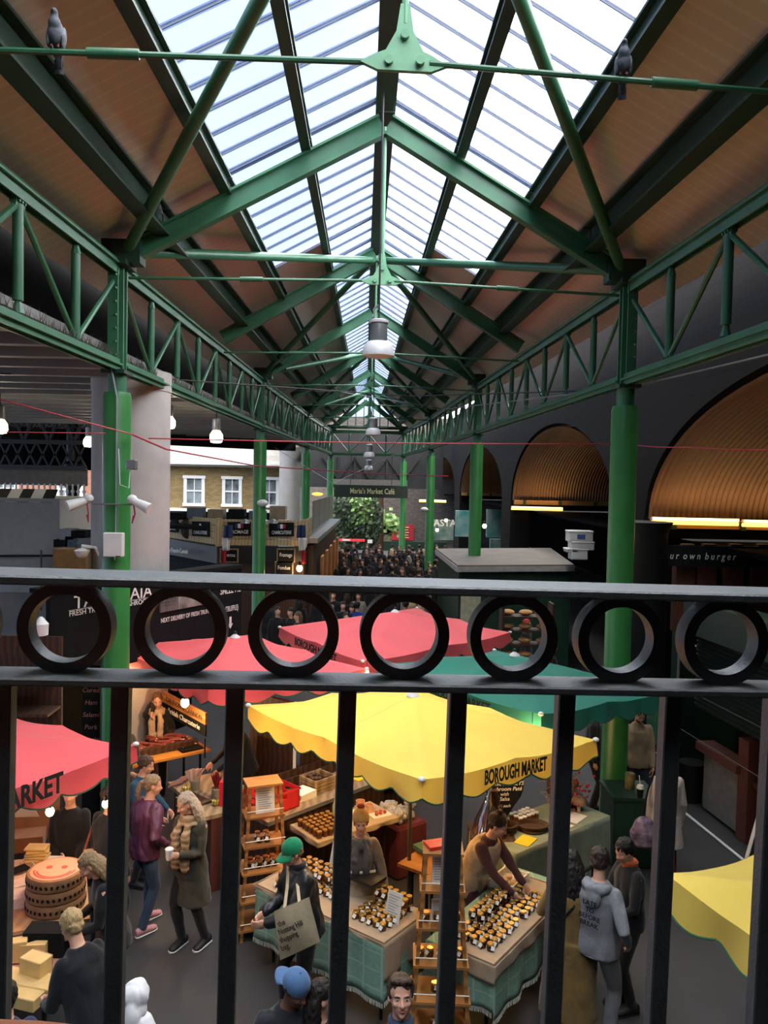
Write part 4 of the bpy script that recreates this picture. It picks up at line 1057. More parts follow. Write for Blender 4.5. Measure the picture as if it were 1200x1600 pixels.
# table A (left honey table)
oF, oL = gr(601, 1477, .8), gr(403, 1385, .8); al = (oF-oL); LA = al.length; al.normalize(); bk = Vector((-al.y, al.x, 0)); DA = .66
MA = table('left honey table under a beige hessian cloth', oL, al, bk, LA, DA, .79, leg=True)
drape('tablecloth', 'green checked tablecloth with white fringe hanging from the left honey table', MA, LA, DA, .79, grn, (.52, .5, 0, .5), fringe=.05)
drape('table_runner', 'beige hessian runner spread over the left honey table', MA, LA-.01, DA, .797, hess, (.03, .34, 0, .04), over=.022, cat='tablecloth', ripple=.012, seed=4)
ZT = .812
cells = []
for i in range(8):
    for j in range(6):
        u = LA*.34+i*.082; v = .1+j*.088
        if i > 5 and j < 2: continue
        cells.append((u-LA*.22, v, ZT))
        if j > 2: cells.append((u-LA*.22+.01, v+.004, ZT+.083))
jars('gold-lidded honey jar in the stacked block, middle of the left honey table', 'stacked honey jars on the left honey table', MA, cells)
cells = []
for i in range(6):
    for j in range(6):
        u = LA-.14-i*.082; v = .15+j*.086
        if u < LA*.68 or v > DA-.04: continue
        cells.append((u, v, ZT))
        if j > 3: cells.append((u, v, ZT+.083))
jars('gold-lidded honey jar in the block near the left honey table right end', 'honey jars at the right end of the left honey table', MA, cells)
jars('amber honey jar in the small group at the left end of the left honey table', 'honey jars at the left end of the left honey table', MA, [(.09+i*.08, .25+j*.085, ZT) for i in range(2) for j in range(3)])
def price_card(label, p, q, h, tilt=.25, back=M['label'], lines=9):
    p, q = Vector(p), Vector(q); w = (q-p).length; x = (q-p)/w
    t = thing('price_card', label, 'sign', (p+q)/2)
    up = Vector((0, 0, 1))+Vector((-x.y, x.x, 0))*tilt
    F_ = plane_frame(p, x, up)
    MB().box((w/2, h/2, 0), (w, h, .006)).tf(F_).build('card', back, t, world=True)
    b = MB()
    for k in range(lines): b.box((w*.5-(w*.06*(k % 3)), h*(.86-.76*k/lines), .0045), (w*(.74-.12*(k % 3)), h*.018, .001))
    b.tf(F_).build('print_lines', mat('grey_print', '75757c', .8, var=0), t, world=True)
    MB().beam(F_ @ Vector((w/2, h*.8, -.004)), F_ @ Vector((w/2, .0, -.13)), .02, .004).build('easel', M['wood'], t, world=True)
    return t
c0 = MA @ Vector((LA-.30, .40, ZT+.09)); price_card('tall white card on an easel at the right end of the left honey table', MA @ Vector((LA-.24, .30, ZT+.0)), MA @ Vector((LA-.07, .30, ZT+.0)), .29)
price_card('white card standing among the jars beside the green cap', MA @ Vector((.42, .62, ZT+.08)), MA @ Vector((.60, .62, ZT+.08)), .27)
b = MB(); b.box((0, 0, 0), (.34, .24, .03)); tr = single('black_tray', b.tf(MA @ Matrix.Translation((LA*.62, .5, ZT+.22))), M['black'], 'dark tray held by the honey seller above the jars', 'tray')
# second honey table behind with small jars, cups and kettle
o2, a2, b2, L2 = frame3((497, 1317), (622, 1277), .85)
MB2 = table('narrow table behind the honey seller with small jars and cups', o2, a2, b2, L2, .58, .85)
drape('tablecloth', 'beige cloth on the narrow table behind the honey seller', MB2, L2, .58, .85, hess, (.06, .03, 0, .06))
jars('small gold-lidded jar in the tight block on the table behind the honey seller', 'small jars behind the honey seller', MB2, [(.07+i*.078, .08+j*.08, .86) for i in range(6) for j in range(6)], tg=False)
def mug(label, p, m, s=1.):
    t = thing('mug', label, 'mug', p); MB().lathe([(.034*s, 0), (.042*s, .005), (.044*s, .1*s), (.040*s, .1*s), (.038*s, .01)], 20).build('cup_body', m, t, smooth=True)
    MB().path([Vector((.042*s, 0, .08*s)), Vector((.07*s, 0, .07*s)), Vector((.068*s, 0, .035*s)), Vector((.042*s, 0, .025*s))], .006, 6).build('handle', m, t, smooth=True)
pinkc = mat('pink_ceramic', 'cf9f86', .4, var=.05)
mug('tall pinkish mug at the right end of the table behind the honey seller', MB2 @ Vector((L2-.27, .42, .857)), pinkc, 1.3)
mug('shorter pink cup in front of the tall mug', MB2 @ Vector((L2-.22, .3, .857)), pinkc, 1.1)
t = thing('coffee_pot', 'steel coffee pot on the back table near the yellow parasol pole', 'pot', MB2 @ Vector((L2-.42, .52, .857)))
MB().lathe([(.05, 0), (.06, .01), (.055, .08), (.045, .16), (.05, .19), (.03, .205), (.01, .22)], 20).build('pot_body', M['grey'], t, smooth=True)
MB().path([Vector((.05, 0, .17)), Vector((.1, 0, .15)), Vector((.1, 0, .06)), Vector((.055, 0, .04))], .009, 6).build('handle', M['black'], t, smooth=True)
MB().tube((-.045, 0, .1), (-.09, 0, .18), .014, .008).build('spout', M['grey'], t, smooth=True)
single('water_bottle', MB().lathe([(.03, 0), (.033, .01), (.033, .12), (.012, .17), (.012, .2)], 16, c=MB2 @ Vector((L2-.6, .5, .857))), mat('pale_green_plastic', '9fb8a4', .15, var=0), 'pale green plastic bottle left of the steel coffee pot', 'bottle', smooth=True)
b = MB().box((0, 0, .006), (.26, .16, .012)); single('snack_tray', b.tf(Matrix.Translation(MB2 @ Vector((L2-.15, .17, .857))) @ Matrix.Rotation(.5, 4, 'Z')), M['label'], 'white tray of red snacks at the front right of the back table', 'tray')
for k in range(5): single('red_snack', MB().ell(MB2 @ Vector((L2-.22+k*.032, .15+(k % 2)*.04, .893)), (.024, .02, .02), 10, 6), mat('snack_red', 'a8442e', .5), 'small red snack on the white tray behind the honey seller', 'snack', 'red snacks on the white tray', smooth=True)
single('plastic_tub', MB().lathe([(.06, 0), (.08, .07), (.083, .075), (.07, .08)], 20, c=MB2 @ Vector((L2-.42, .28, .857))), M['white'], 'white plastic tub beside the mugs on the back table', 'tub', smooth=True)
t = thing('plastic_bag', 'crumpled grey plastic bag on the crimson bin right of the back table', 'bag', MB2 @ Vector((L2+.28, .3, .67))); c = MB()
for k in range(18): c.ell((R.uniform(-.2, .2), R.uniform(-.16, .16), .07+R.uniform(-.05, .08)), (.09, .08, .06), 8, 6)
robj('bag_film', remesh(c, .014, 0, .03, 16), mat('grey_film', '9a9894', .25, spec=.8), t)
single('crimson_bin', MB().box((0, 0, 0), (.5, .5, .66), bev=.03).tf(MB2 @ Matrix.Translation((L2+.30, .3, .33))), cloth('5c1826'), 'dark crimson bin standing right of the back table', 'bin')
single('green_bowl', MB().lathe([(.04, 0), (.07, .05), (.072, .06), (.06, .05)], 20, c=MB2 @ Vector((L2-.62, .26, .857))), mat('bright_green_plastic', '2f9c68', .4), 'bright green bowl behind the mustard knitted hat', 'bowl', smooth=True)
# counter behind with red crate
o3, a3, b3, L3 = frame3((418, 1285), (606, 1214), .95)
t = thing('back_counter', 'long dark counter running behind the honey stall', 'counter', (o3.x, o3.y, 0))
M3 = Matrix(((a3.x, b3.x, 0, o3.x), (a3.y, b3.y, 0, o3.y), (0, 0, 1, 0), (0, 0, 0, 1)))
MB().box((L3/2, .32, .925), (L3, .64, .05)).tf(M3).build('worktop', M['wood_gr'], t, world=True); MB().box((L3/2, .34, .45), (L3-.04, .58, .9)).tf(M3).build('cabinet', M['wood_dk'], t, world=True)
MB().box((L3/2, -.006, .925), (L3, .012, .05)).tf(M3).build('steel_edge', M['grey'], t, world=True)
def crate(name, label, Mx, c, d, m, slat=4, th=.018, cat='crate'):
    t = thing(name, label, cat, Mx @ Vector(c)); x, y, h = d; b = MB()
    def T(v): return Mx @ (Vector(c)+Vector(v))
    cor = [(-x/2, -y/2), (x/2, -y/2), (x/2, y/2), (-x/2, y/2)]; p_ = MB()
    for i in range(4):
        a, q = cor[i], cor[(i+1) % 4]
        for k in range(slat):
            z = h*(k+.5)/slat; b.beam(T((a[0], a[1], z)), T((q[0], q[1], z)), th, h/slat*.82)
        p_.beam(T((a[0], a[1], 0)), T((a[0], a[1], h)), .03, .03, (0, 1, 0))
    b.build('side_slats', m, t, world=True); p_.build('corner_post', m, t, world=True)
    MB().add([T((-x/2, -y/2, .01)), T((x/2, -y/2, .01)), T((x/2, y/2, .01)), T((-x/2, y/2, .01))], [(0, 1, 2, 3)]).build('bottom', m, t, world=True, thick=.01)
    return t
redp = mat('red_plastic', 'c4262b', .35, var=.05, spec=.6)
def plastic_crate(label, Mx, c, d, m):
    t = thing('plastic_crate', label, 'crate', Mx @ Vector(c)); x, y, h = d; w = .02; b = MB()
    T = Mx @ Matrix.Translation(Vector(c))
    for s in (-1, 1):
        for e, ln in ((0, x), (1, y)):
            def bx(u0, u1, z0, z1):
                if e == 0: b.box(((u0+u1)/2, s*(y/2-w/2), (z0+z1)/2), (u1-u0, w, z1-z0), M=T @ Matrix.Translation(((u0+u1)/2, s*(y/2-w/2), (z0+z1)/2)))
                else: b.box((0, 0, 0), (w, u1-u0, z1-z0), M=T @ Matrix.Translation((s*(x/2-w/2), (u0+u1)/2, (z0+z1)/2)))
            L_ = ln/2; hs = ln*.16
            bx(-L_, L_, 0, h*.62); bx(-L_, -hs, h*.62, h*.84); bx(hs, L_, h*.62, h*.84); bx(-L_, L_, h*.84, h)
    b.build('crate_wall', m, t, world=True)
    MB().box((0, 0, .01), (x, y, .02), M=T @ Matrix.Translation((0, 0, .01))).build('crate_floor', m, t, world=True)
    r = MB()
    for s in (-1, 1): r.box((0, 0, 0), (x+.02, .03, .02), M=T @ Matrix.Translation((0, s*y/2, h-.01))); r.box((0, 0, 0), (.03, y+.02, .02), M=T @ Matrix.Translation((s*x/2, 0, h-.01)))
    r.build('rim', m, t, world=True)
plastic_crate('bright red plastic crate on the counter beside the tall wooden display stand', M3, (.28, .30, .95), (.58, .42, .24), redp)
for k in range(3): single('paper_stack', MB().box((0, 0, 0), (.28, .24, .028)).tf(M3 @ Matrix.Translation((.78, .28, .965+k*.03)) @ Matrix.Rotation(.05*k, 4, 'Z')), M['label'], ['lowest', 'middle', 'top'][k]+' white paper pile right of the red crate', 'paper')
crate('wooden_crate', 'slatted wooden crate of brown goods right of the papers', M3, (1.12, .36, .95), (.34, .3, .18), M['wood_gr'])
for k in range(9): single('cork_piece', MB().ell(M3 @ Vector((1.0+R.uniform(0, .24), .28+R.uniform(0, .18), 1.09+R.uniform(0, .03))), (.05, .03, .025), 8, 6), M['wood_dk'], 'dark brown lump in the slatted wooden crate', 'goods', 'lumps in the wooden crate', smooth=True)
single('yellow_sheet', MB().box((0, 0, 0), (.34, .3, .012)).tf(M3 @ Matrix.Translation((L3-.25, .3, .958))), mat('yellow_card', 'e0c41e', .7, var=.03), 'flat yellow sheet at the far end of the back counter', 'sheet')
crate('wooden_crate', 'dark slatted crate against the back of the counter', M3, (1.0, .72, .6), (1.2, .22, .5), M['wood_dk'])
# tall pine display stands
def ladder(label, px, py, ztop, hs, w0, w1, rz, dp=.34):
    p = gr(px, py, ztop); t = thing('display_stand', label, 'stand', (p.x, p.y, 0), rz)
    W_ = lambda z: w1+(w0-w1)*z/ztop
    Dp = lambda z: dp+.16*(1-z/ztop)
    for sx in (-1, 1):
        for sy in (-1, 1): MB().beam((sx*W_(0)*.46, sy*Dp(0)*.46, 0), (sx*W_(ztop)*.46, sy*Dp(ztop)*.46, ztop-.02), .032, .03, (0, 1, 0)).build('leg', M['wood'], t)
    for z in hs:
        MB().box((0, 0, z), (W_(z)+.03, Dp(z)+.02, .022)).build('shelf', M['wood'], t)
        if z < ztop-.1: MB().tube((-W_(z)*.5, -Dp(z)*.5, z+.075), (W_(z)*.5, -Dp(z)*.5, z+.075), .005, n=6).build('guard_rail', M['label'], t)
    MB().box((0, 0, hs[0]-.1), (W_(0)*.9, .02, .05)).build('brace', M['wood'], t)
    Mx = Matrix.Translation(t.location) @ Matrix.Rotation(rz, 4, 'Z'); return t, Mx, W_, Dp
h1 = [.12, .42, .72, 1.0, 1.32, 1.66]
t1, X1, W1, D1 = ladder('tall pine display stand beside the red crate, jars on its lower shelves', 411, 1221, 1.66, h1, .36, .56, .35, .26)
cells = []
for z, n in ((.12, 2), (.42, 2), (.72, 4), (1.0, 2)):
    for i in range(n): cells.append(((i-(n-1)/2)*.085, -.06, z+.012)); cells.append(((i-(n-1)/2)*.085, .03, z+.012))
jars('dark tagged jar on a shelf of the stand beside the red crate', 'jars on the left pine stand', X1, cells, m=M['jam'])
price_card('large white notice under the top board of the left pine stand', X1 @ Vector((-.09, -.07, 1.335)), X1 @ Vector((.12, -.07, 1.335)), .27, tilt=.15)
h2 = [.22, .53, .84, 1.16, 1.48, 1.8]
t2, X2, W2, D2 = ladder('tall pine display stand between the two honey tables, card on its top shelves', 692, 1326, 1.8, h2, .32, .56, -.05, .24)
cells = []
for z, n in ((.22, 2), (.53, 2), (.84, 5), (1.16, 4)):
    for i in range(n): cells.append(((i-(n-1)/2)*.088, -.03, z+.012))
jars('tagged honey jar on the pine stand between the honey tables', 'jars on the middle pine stand', X2, cells)
for k, z in enumerate((1.49, 1.17)): price_card(['lower', 'upper'][1-k]+' white notice on the middle pine stand', X2 @ Vector((-.09, -.02, z)), X2 @ Vector((.06, -.02, z)), .25 if k == 0 else .18, tilt=.12)
single('red_book', MB().box((0, 0, 0), (.2, .15, .03)).tf(X2 @ Matrix.Translation((-.05, .02, 1.828)) @ Matrix.Rotation(.4, 4, 'Z')), redp, 'red folder lying on top of the middle pine stand', 'folder')
# right honey table
rF, rR = gr(771, 1510, .8), gr(846, 1435, .8); ar = rR-rF; ar.normalize(); br_ = Vector((-ar.y, ar.x, 0)); LR, DR = 1.75, .68
MR = table('right honey table under beige and green cloths', rF, ar, br_, LR, DR, .79)
drape('tablecloth', 'green tablecloth with white fringe hanging from the right honey table', MR, LR, DR, .79, grn, (.46, 0, 0, .4), fringe=.05, seed=7)
drape('table_runner', 'beige hessian runner over the front of the right honey table', MR, LR*.9, DR*.62, .797, hess, (.12, .02, .01, .16), over=.022, seed=9, ripple=.01)
cells = []
for i in range(14):
    for j in range(5):
        if R.random() < .06: continue
        cells.append((.16+i*.083, .12+j*.082, ZT)); 
        if j >= 3 and 2 < i < 12: cells.append((.16+i*.083, .12+j*.082, ZT+.083))
jars('dark amber gold-lidded jar in the long block on the right honey table', 'jars on the right honey table', MR, cells, m=M['jam'])
t = thing('sneeze_screen', 'clear acrylic screen standing on the right honey table before the leaning seller', 'screen', MR @ Vector((.95, .62, ZT)))
MB().box((0, 0, 0), (.5, .006, .3)).tf(MR @ Matrix.Translation((1.05, .60, ZT+.15)) @ Matrix.Rotation(-.2, 4, 'X')).build('pane', mat_glass('acrylic', (.92, .92, .95), .1), t, world=True)
MB().box((0, 0, 0), (.52, .02, .012)).tf(MR @ Matrix.Translation((1.05, .60, ZT+.006))).build('foot_strip', M['grey'], t, world=True)
crate('shallow_box', 'shallow white box of pale goods at the back of the right honey table', MR, (1.35, .55, ZT), (.36, .26, .09), M['label'], 1, cat='box')
for k in range(6): single('pale_packet', MB().box((0, 0, 0), (.08, .06, .03), bev=.01).tf(MR @ Matrix.Translation((1.24+(k % 3)*.1, .5+(k//3)*.09, ZT+.035)) @ Matrix.Rotation(R.random(), 4, 'Z')), cloth('c9ab96'), 'pale packet in the shallow white box', 'packet', 'packets in the white box')
# work table of the right seller (behind), boxes and cloth items
ow = gr(800, 1395, .82)
Mw = Matrix(((ar.x, br_.x, 0, ow.x-.9), (ar.y, br_.y, 0, ow.y+.25), (0, 0, 1, 0), (0, 0, 0, 1)))
table('low side table behind the middle pine stand with red cloth and boxes', Vector((ow.x-.75, ow.y+.35, 0)), ar, br_, .55, .5, .8, m=M['wood'])
single('red_cloth_bundle', MB().ell(Vector((ow.x-.62, ow.y+.75, .86)), (.12, .1, .06), 12, 8), cloth('8e1f34', .6), 'crumpled crimson cloth on the side table behind the stand', 'cloth', smooth=True)
single('green_box_lid', MB().box(Vector((ow.x-.8, ow.y+.95, .845)), (.26, .2, .05), rz=.6), mat('dull_green_card', '3c5a4a', .8), 'dull green box lid beside the crimson cloth', 'box')
# back right table
oB, aB, bB, LB = frame3((806, 1333), (951, 1274), .9)
MBk = table('back right table covered with a pale sage cloth', oB, aB, bB, LB, .7, .89)
drape('tablecloth', 'pale sage green cloth hanging from the back right table near the green column', MBk, LB, .7, .89, cloth('7f8b78', .3, .1), (.55, .55, 0, .4), seed=12, ripple=.03)
single('yellow_sheet', MB().box((0, 0, 0), (.26, .18, .006)).tf(MBk @ Matrix.Translation((.32, .14, .903)) @ Matrix.Rotation(.3, 4, 'Z')), mat('yellow_card', 'e0c41e'), 'yellow paper sheet on the pale sage table', 'sheet')
for k in range(2): single('white_sheet', MB().box((0, 0, 0), (.3, .21, .004)).tf(MBk @ Matrix.Translation((.95+k*.34, .16+k*.05, .902)) @ Matrix.Rotation(.2*k, 4, 'Z')), M['label'], ['white sheet in the middle of', 'white sheet at the right end of'][k]+' the pale sage table', 'sheet')
def basket(label, p, r, h, m):
    t = thing('wicker_basket', label, 'basket', p); b = MB()
    for k in range(6): 
        z = h*(k+.5)/6; rr = r*(.85+.15*k/5); b.path([Vector((math.cos(a)*rr*(1+.02*((i+k) % 2)), math.sin(a)*rr*.75, z)) for i, a in enumerate([2*PI*j/24 for j in range(25)])], h/11, 5, cap=False)
    b.build('weave', m, t, smooth=True); MB().lathe([(.01, .01), (r*.85, .012), (r*.85, .02)], 20).build('basket_floor', m, t)
wick = cloth('4a3424', .5)
basket('flat dark wicker basket at the front of the pale sage table', MBk @ Vector((.62, .3, .9)), .19, .07, wick)
basket('dark wicker basket of brown goods near the left of the pale sage table', MBk @ Vector((.3, .45, .9)), .15, .1, wick)
jars('small jar with pale lid in the group at the back of the pale sage table', 'pale-lidded jars on the sage table', MBk, [(.62+i*.07, .48+j*.07, .9) for i in range(5) for j in range(3)], tg=False, lid=M['white'])
t = thing('chalk_board', 'black teardrop chalkboard with white handwriting under the yellow parasol', 'chalkboard', MBk @ Vector((.45, .62, .9)))
cp_ = MBk @ Vector((.45, .6, .9)); fx = plane_frame(cp_+Vector((0, 0, .46)), (1, .12, 0), (0, 0, 1))
pts = []
for k in range(40):
    a = 2*PI*k/40; r = .235*(1+.0*math.cos(a)); x, y = math.cos(a)*r, math.sin(a)*r
    if y < -.05: x *= max(.25, 1-(-y-.05)*4.2); y = y*1.75
    pts.append((x, y))
MB().prism(pts, -.01, .01).tf(fx).build('board', M['char'], t, world=True)
wb = MB()
for k, (w, y, sz) in enumerate((('Palais', .14, .075), ('Come and try', .075, .07), ('organic HONEYS', .015, .066), ('Mushroom Paté', -.05, .066), ('with', -.11, .06), ('Salsa', -.17, .065), ('£4 each', -.25, .05))):
    wb.merge(text_mb(w, sz, None, .0015, .0, shear=.2).tf(fx @ Matrix.Translation((0, y, .0115))))
wb.build('chalk_writing', M['chalk'], t, world=True)
MB().beam(cp_, cp_+Vector((0, 0, .14)), .05, .02, (0, 1, 0)).build('stem', M['wood_dk'], t, world=True)
t = thing('net_cone', 'pinkish netting cone standing left of the teardrop chalkboard', 'food cover', gr(765, 1310, .85))
c_ = gr(768, 1300, .9); MB().lathe([(.24, 0), (.2, .14), (.1, .36), (.01, .62)], 9, c=c_, cap=False).build('net', mat_glass('pink_net', (.75, .62, .58), .25), t, world=True, smooth=True)
MB().box(c_+Vector((0, 0, -.45)), (.5, .5, .9)).build('plinth', M['wood_dk'], t, world=True)
# mushroom and berry display
mr = mat('mushroom_brown', '7d6250', .7, var=.2); brr = mat('berry_red', '8e1a20', .35, var=.1)
mp = None; used = []
pm = thing('mushroom_ornament', 'brown domed mushroom ornament in the tiered display by the green column', 'ornament', (0, 0, 0), 0, 'mushroom ornaments by the green column')
MB().lathe([(.02, 0), (.025, .08), (.02, .12)], 10).build('stalk', M['label'], pm, smooth=True); MB().lathe([(.1, .1), (.105, .125), (.085, .165), (.05, .19), (.005, .2)], 18).build('cap', mr, pm, smooth=True)
for q in ((LB-.2, .3, .9), (LB-.12, .5, 1.05), (LB-.3, .5, 1.12), (LB-.48, .42, .92), (LB-.22, .62, 1.25)): put(pm, used, MBk @ Vector(q), R.random()*3)
t = thing('display_tiers', 'dark tiered riser holding the mushroom ornaments', 'riser', MBk @ Vector((LB-.2, .6, .9)))
MB().box((0, 0, 0), (.4, .2, .15)).tf(MBk @ Matrix.Translation((LB-.2, .5, .975))).build('lower_tier', M['wood_dk'], t, world=True); MB().box((0, 0, 0), (.3, .12, .2)).tf(MBk @ Matrix.Translation((LB-.22, .62, 1.15))).build('upper_tier', M['wood_dk'], t, world=True)
bp_ = single('red_berry', MB().ell((0, 0, 0), (.018, .018, .018), 8, 6), brr, 'small red berry scattered over the display by the green column', 'berry', 'berries on the mushroom display', smooth=True); used = []
for k in range(46):
    put(bp_, used, MBk @ Vector((LB-.45+R.random()*.45, .2+R.random()*.45, .93+R.random()*.42)))
b = MB()
for k in range(130):
    c_ = MBk @ Vector((LB-.45+R.random()*.5, .35+R.random()*.4, .92+R.random()*.5)); d_ = Vector((R.uniform(-1, 1), R.uniform(-1, 1), R.uniform(-.2, 1))).normalized()*.1
    b.beam(c_, c_+d_, .012, .003)
o = b.build('dried_twigs', cloth('8a7a68', .2)); tag(o, 'pale dried twigs and leaves round the mushroom display', 'twigs', kind='stuff')
# green cabinet, cup and tin
g0, g1 = gr(957, 1358, 0), gr(1030, 1366, 0); w = (g1-g0).length
t = thing('utility_cabinet', 'dark green metal cabinet at the foot of the right column', 'cabinet', ((g0.x+g1.x)/2, g0.y+.3, 0))
MB().box((0, 0, .46), (w, .6, .9)).build('cabinet_body', M['green_dk'], t); MB().box((0, 0, .925), (w+.04, .64, .04)).build('cabinet_top', M['green_dk'], t)
MB().box((.12, -.306, .66), (.11, .01, .035)).build('handle', M['label'], t); MB().box((-w/4, -.304, .45), (w/2-.03, .01, .8)).build('cabinet_door', M['green_dk'], t); MB().box((w/4, -.304, .45), (w/2-.03, .01, .8)).build('cabinet_door', M['green_dk'], t)
cpt = gr(1000, 1246, .945); t = thing('takeaway_cup', 'dark takeaway cup with white lid and straw on the green cabinet', 'cup', cpt)
MB().lathe([(.032, 0), (.045, .12)], 18).build('cup_body', M['char'], t, smooth=True); MB().lathe([(.048, .12), (.048, .14), (.036, .165), (.01, .17)], 18).build('lid', M['white'], t, smooth=True); MB().tube((0, 0, .16), (-.02, 0, .29), .005, n=6).build('straw', M['label'], t)
# printed tote bag
p1, p2, p3, p4 = at(428, 1424, 6.82), at(483, 1402, 6.74), at(500, 1471, 6.7), at(438, 1500, 6.8)
t = thing('tote_bag', 'beige canvas tote bag with black print beside the green-capped man', 'bag', (p1+p2+p3+p4)/4)
def bil(u, v): return p1.lerp(p2, u).lerp(p4.lerp(p3, u), v)
nrm = (p2-p1).cross(p4-p1).normalized()
if nrm.y > 0: nrm = -nrm
b = MB()
for sgn in (1, -1): 
    k0 = len(b.v)
    for i in range(13):
        for j in range(13):
            u, v = i/12, j/12; bl = .045*math.sin(PI*u)*math.sin(PI*min(1, v*.9+.05))+.004*noise.noise(Vector((u*5, v*5, sgn)))
            b.v.append(bil(u, v)+nrm*(bl*sgn+(.004 if sgn > 0 else -.004)))
    for i in range(12):
        for j in range(12):
            q = (k0+i*13+j, k0+(i+1)*13+j, k0+(i+1)*13+j+1, k0+i*13+j+1); b.f.append(q if sgn < 0 else q[::-1])
b.build('bag_body', cloth('b3a486', .3, .06), t, world=True, smooth=True)
bx = (bil(.9, .5)-bil(.1, .5)); cm = MB()
for i, w in enumerate(('the', 'Notting Hill', 'shopping', 'bag.')):
    o_ = bil(.14, .30+i*.165)+nrm*.052
    wd = {'the': .075, 'Notting Hill': .245, 'shopping': .185, 'bag.': .09}[w]
    cm.merge(text_mb(w, .066, wd, .001, .008, align='LEFT').tf(plane_frame(o_, bx, bil(.5, 0)-bil(.5, 1))))
cm.build('print', M['black_txt'], t, world=True)
hb = MB(); sh_ = at(456, 1352, 7.25)
hb.path([bil(.3, .02), bil(.3, .02).lerp(sh_, .5)+nrm*.03, sh_+Vector((-.03, -.03, .02)), sh_+Vector((.03, .06, .02)), bil(.72, .02).lerp(sh_, .6)-nrm*.05, bil(.72, .02)], .014, 6, flat=.3)
hb.build('handle', cloth('b3a486', .3, .06), t, world=True, smooth=True)
# ---- cheese stall at the left edge
q0, q1 = gr(-60, 1470, .9), gr(76, 1446, .9); ac = (q1-q0).normalized(); bc = Vector((-ac.y, ac.x, 0)); LC = (q1-q0).length+.35
MC = table('cheese table of pale wood under the left red parasol', q0, ac, bc, LC, 1.35, .9, m=mat_wave('pale_table_wood', 'c79a6c', 'b08458', 3, 'X', .6, dist=4))
def wheel(label, p, r, h, m, lab=None, group=None):
    t = thing('whole_cheese', label, 'cheese', p, R.random()*.5, group)
    MB().lathe([(r*.9, 0), (r*.985, .01), (r, h*.5), (r*.985, h-.01), (r*.95, h)], 40).build('rind', m, t, smooth=True)
    b = MB()
    for k in range(34):
        a = 2*PI*k/34; b.box((0, 0, 0), (.022, .004, .03), M=Matrix.Rotation(a, 4, 'Z') @ Matrix.Translation((0, -r-.001, h*.5)) @ Matrix.Rotation(.5*(k % 3-1), 4, 'Y'))
    b.build('rind_marks', M['char'], t)
    if lab:
        MB().lathe([(.01, h+.001), (r*.86, h+.001), (r*.86, h+.004), (.01, h+.004)], 40).build('paper_label', mat('pink_label', 'cc8775', .7, var=.04), t)
        b = MB()
        for rr, a0, a1 in ((r*.72, PI*1.05, PI*1.95), (r*.62, PI*1.1, PI*1.9)):
            b.path([Vector((math.cos(a0+(a1-a0)*k/20)*rr, math.sin(a0+(a1-a0)*k/20)*rr, h+.005)) for k in range(21)], .009, 5, flat=.3)
        for e in (-1, 1): b.lathe([(.03, h+.004), (.028, h+.008)], 14, c=(e*.07, .03, 0))
        b.build('label_print', mat('label_red', 'a34238', .7, var=.05), t)
rind = mat('brown_rind', '7f5c3c', .8, var=.15, scale=14, bump=.3)
wc = gr(76, 1440, .9); wc = wc+bc*.27+ac*.06
for k in range(3): wheel(['lowest', 'middle', 'top'][k]+' brown cheese wheel of the stack on the cheese table'+(', with a pink printed label' if k == 2 else ''), wc+Vector((0, 0, .004+k*.118)), .27-.003*k, .115, rind, k == 2)
def tub(label, px, py, r, h, m):
    p = gr(px, py, .905); t = thing('round_tub', label, 'tub', p); MB().lathe([(r*.92, 0), (r, .01), (r, h), (r*.94, h), (r*.92, .02), (.01, .018)], 32, cap=True).build('tub_wall', m, t, smooth=True); return p
chz = mat('yellow_cheese', 'd9b978', .55, var=.08, scale=10); rindp = mat('pale_rind', 'b79a78', .75, var=.12)
p = tub('round white tub holding a pile of cheese slices', 67, 1358, .21, .1, mat('cream_tub', 'd8c8b4', .6))
for k in range(7): single('cheese_slice', MB().box((0, 0, 0), (.22, .14, .026), bev=.006).tf(Matrix.Translation(p+Vector((-.06+.01*(k % 2), .0, .05+k*.03))) @ Matrix.Rotation(.15*(k % 3), 4, 'Z')), chz, 'pale yellow slice in the pile rising from the round white tub', 'cheese', 'cheese slices in the round tub')
single('white_paper', MB().box((0, 0, 0), (.2, .16, .012)).tf(Matrix.Translation(p+Vector((.12, -.02, .11))) @ Matrix.Rotation(.3, 4, 'Z') @ Matrix.Rotation(.15, 4, 'Y')), M['label'], 'folded white paper on the rim of the round tub', 'paper')
p = tub('round tub with a dark phone-like slate on it at the left edge', 22, 1375, .19, .12, mat('cream_tub', 'd8c8b4', .6))
single('slate', MB().box((0, 0, 0), (.13, .19, .012)).tf(Matrix.Translation(p+Vector((.06, -.04, .128))) @ Matrix.Rotation(-.7, 4, 'Z')), M['char'], 'dark slate lying on the left round tub', 'slate')
single('blue_packet', MB().box((0, 0, 0), (.3, .2, .08), bev=.01).tf(Matrix.Translation(gr(86, 1366, .95)) @ Matrix.Rotation(.45, 4, 'Z')), mat('blue_grey_card', '3e4a66', .6), 'blue grey packet between the tub and the wheel stack', 'packet')
for k in range(2): single('white_box', MB().box((0, 0, 0), (.3, .22, .1)).tf(Matrix.Translation(gr(28+k*3, 1404-k*20, .95)) @ Matrix.Rotation(.3+k*.4, 4, 'Z')), mat('pinkish_white_card', 'd9c4b8', .7), ['nearer', 'farther'][k]+' pinkish white box on the cheese table edge', 'box')
t = thing('cardboard_box', 'open brown cardboard box with a white triangle label under the parasol valance', 'box', gr(42, 1330, .9)); bp0 = gr(40, 1330, .9)
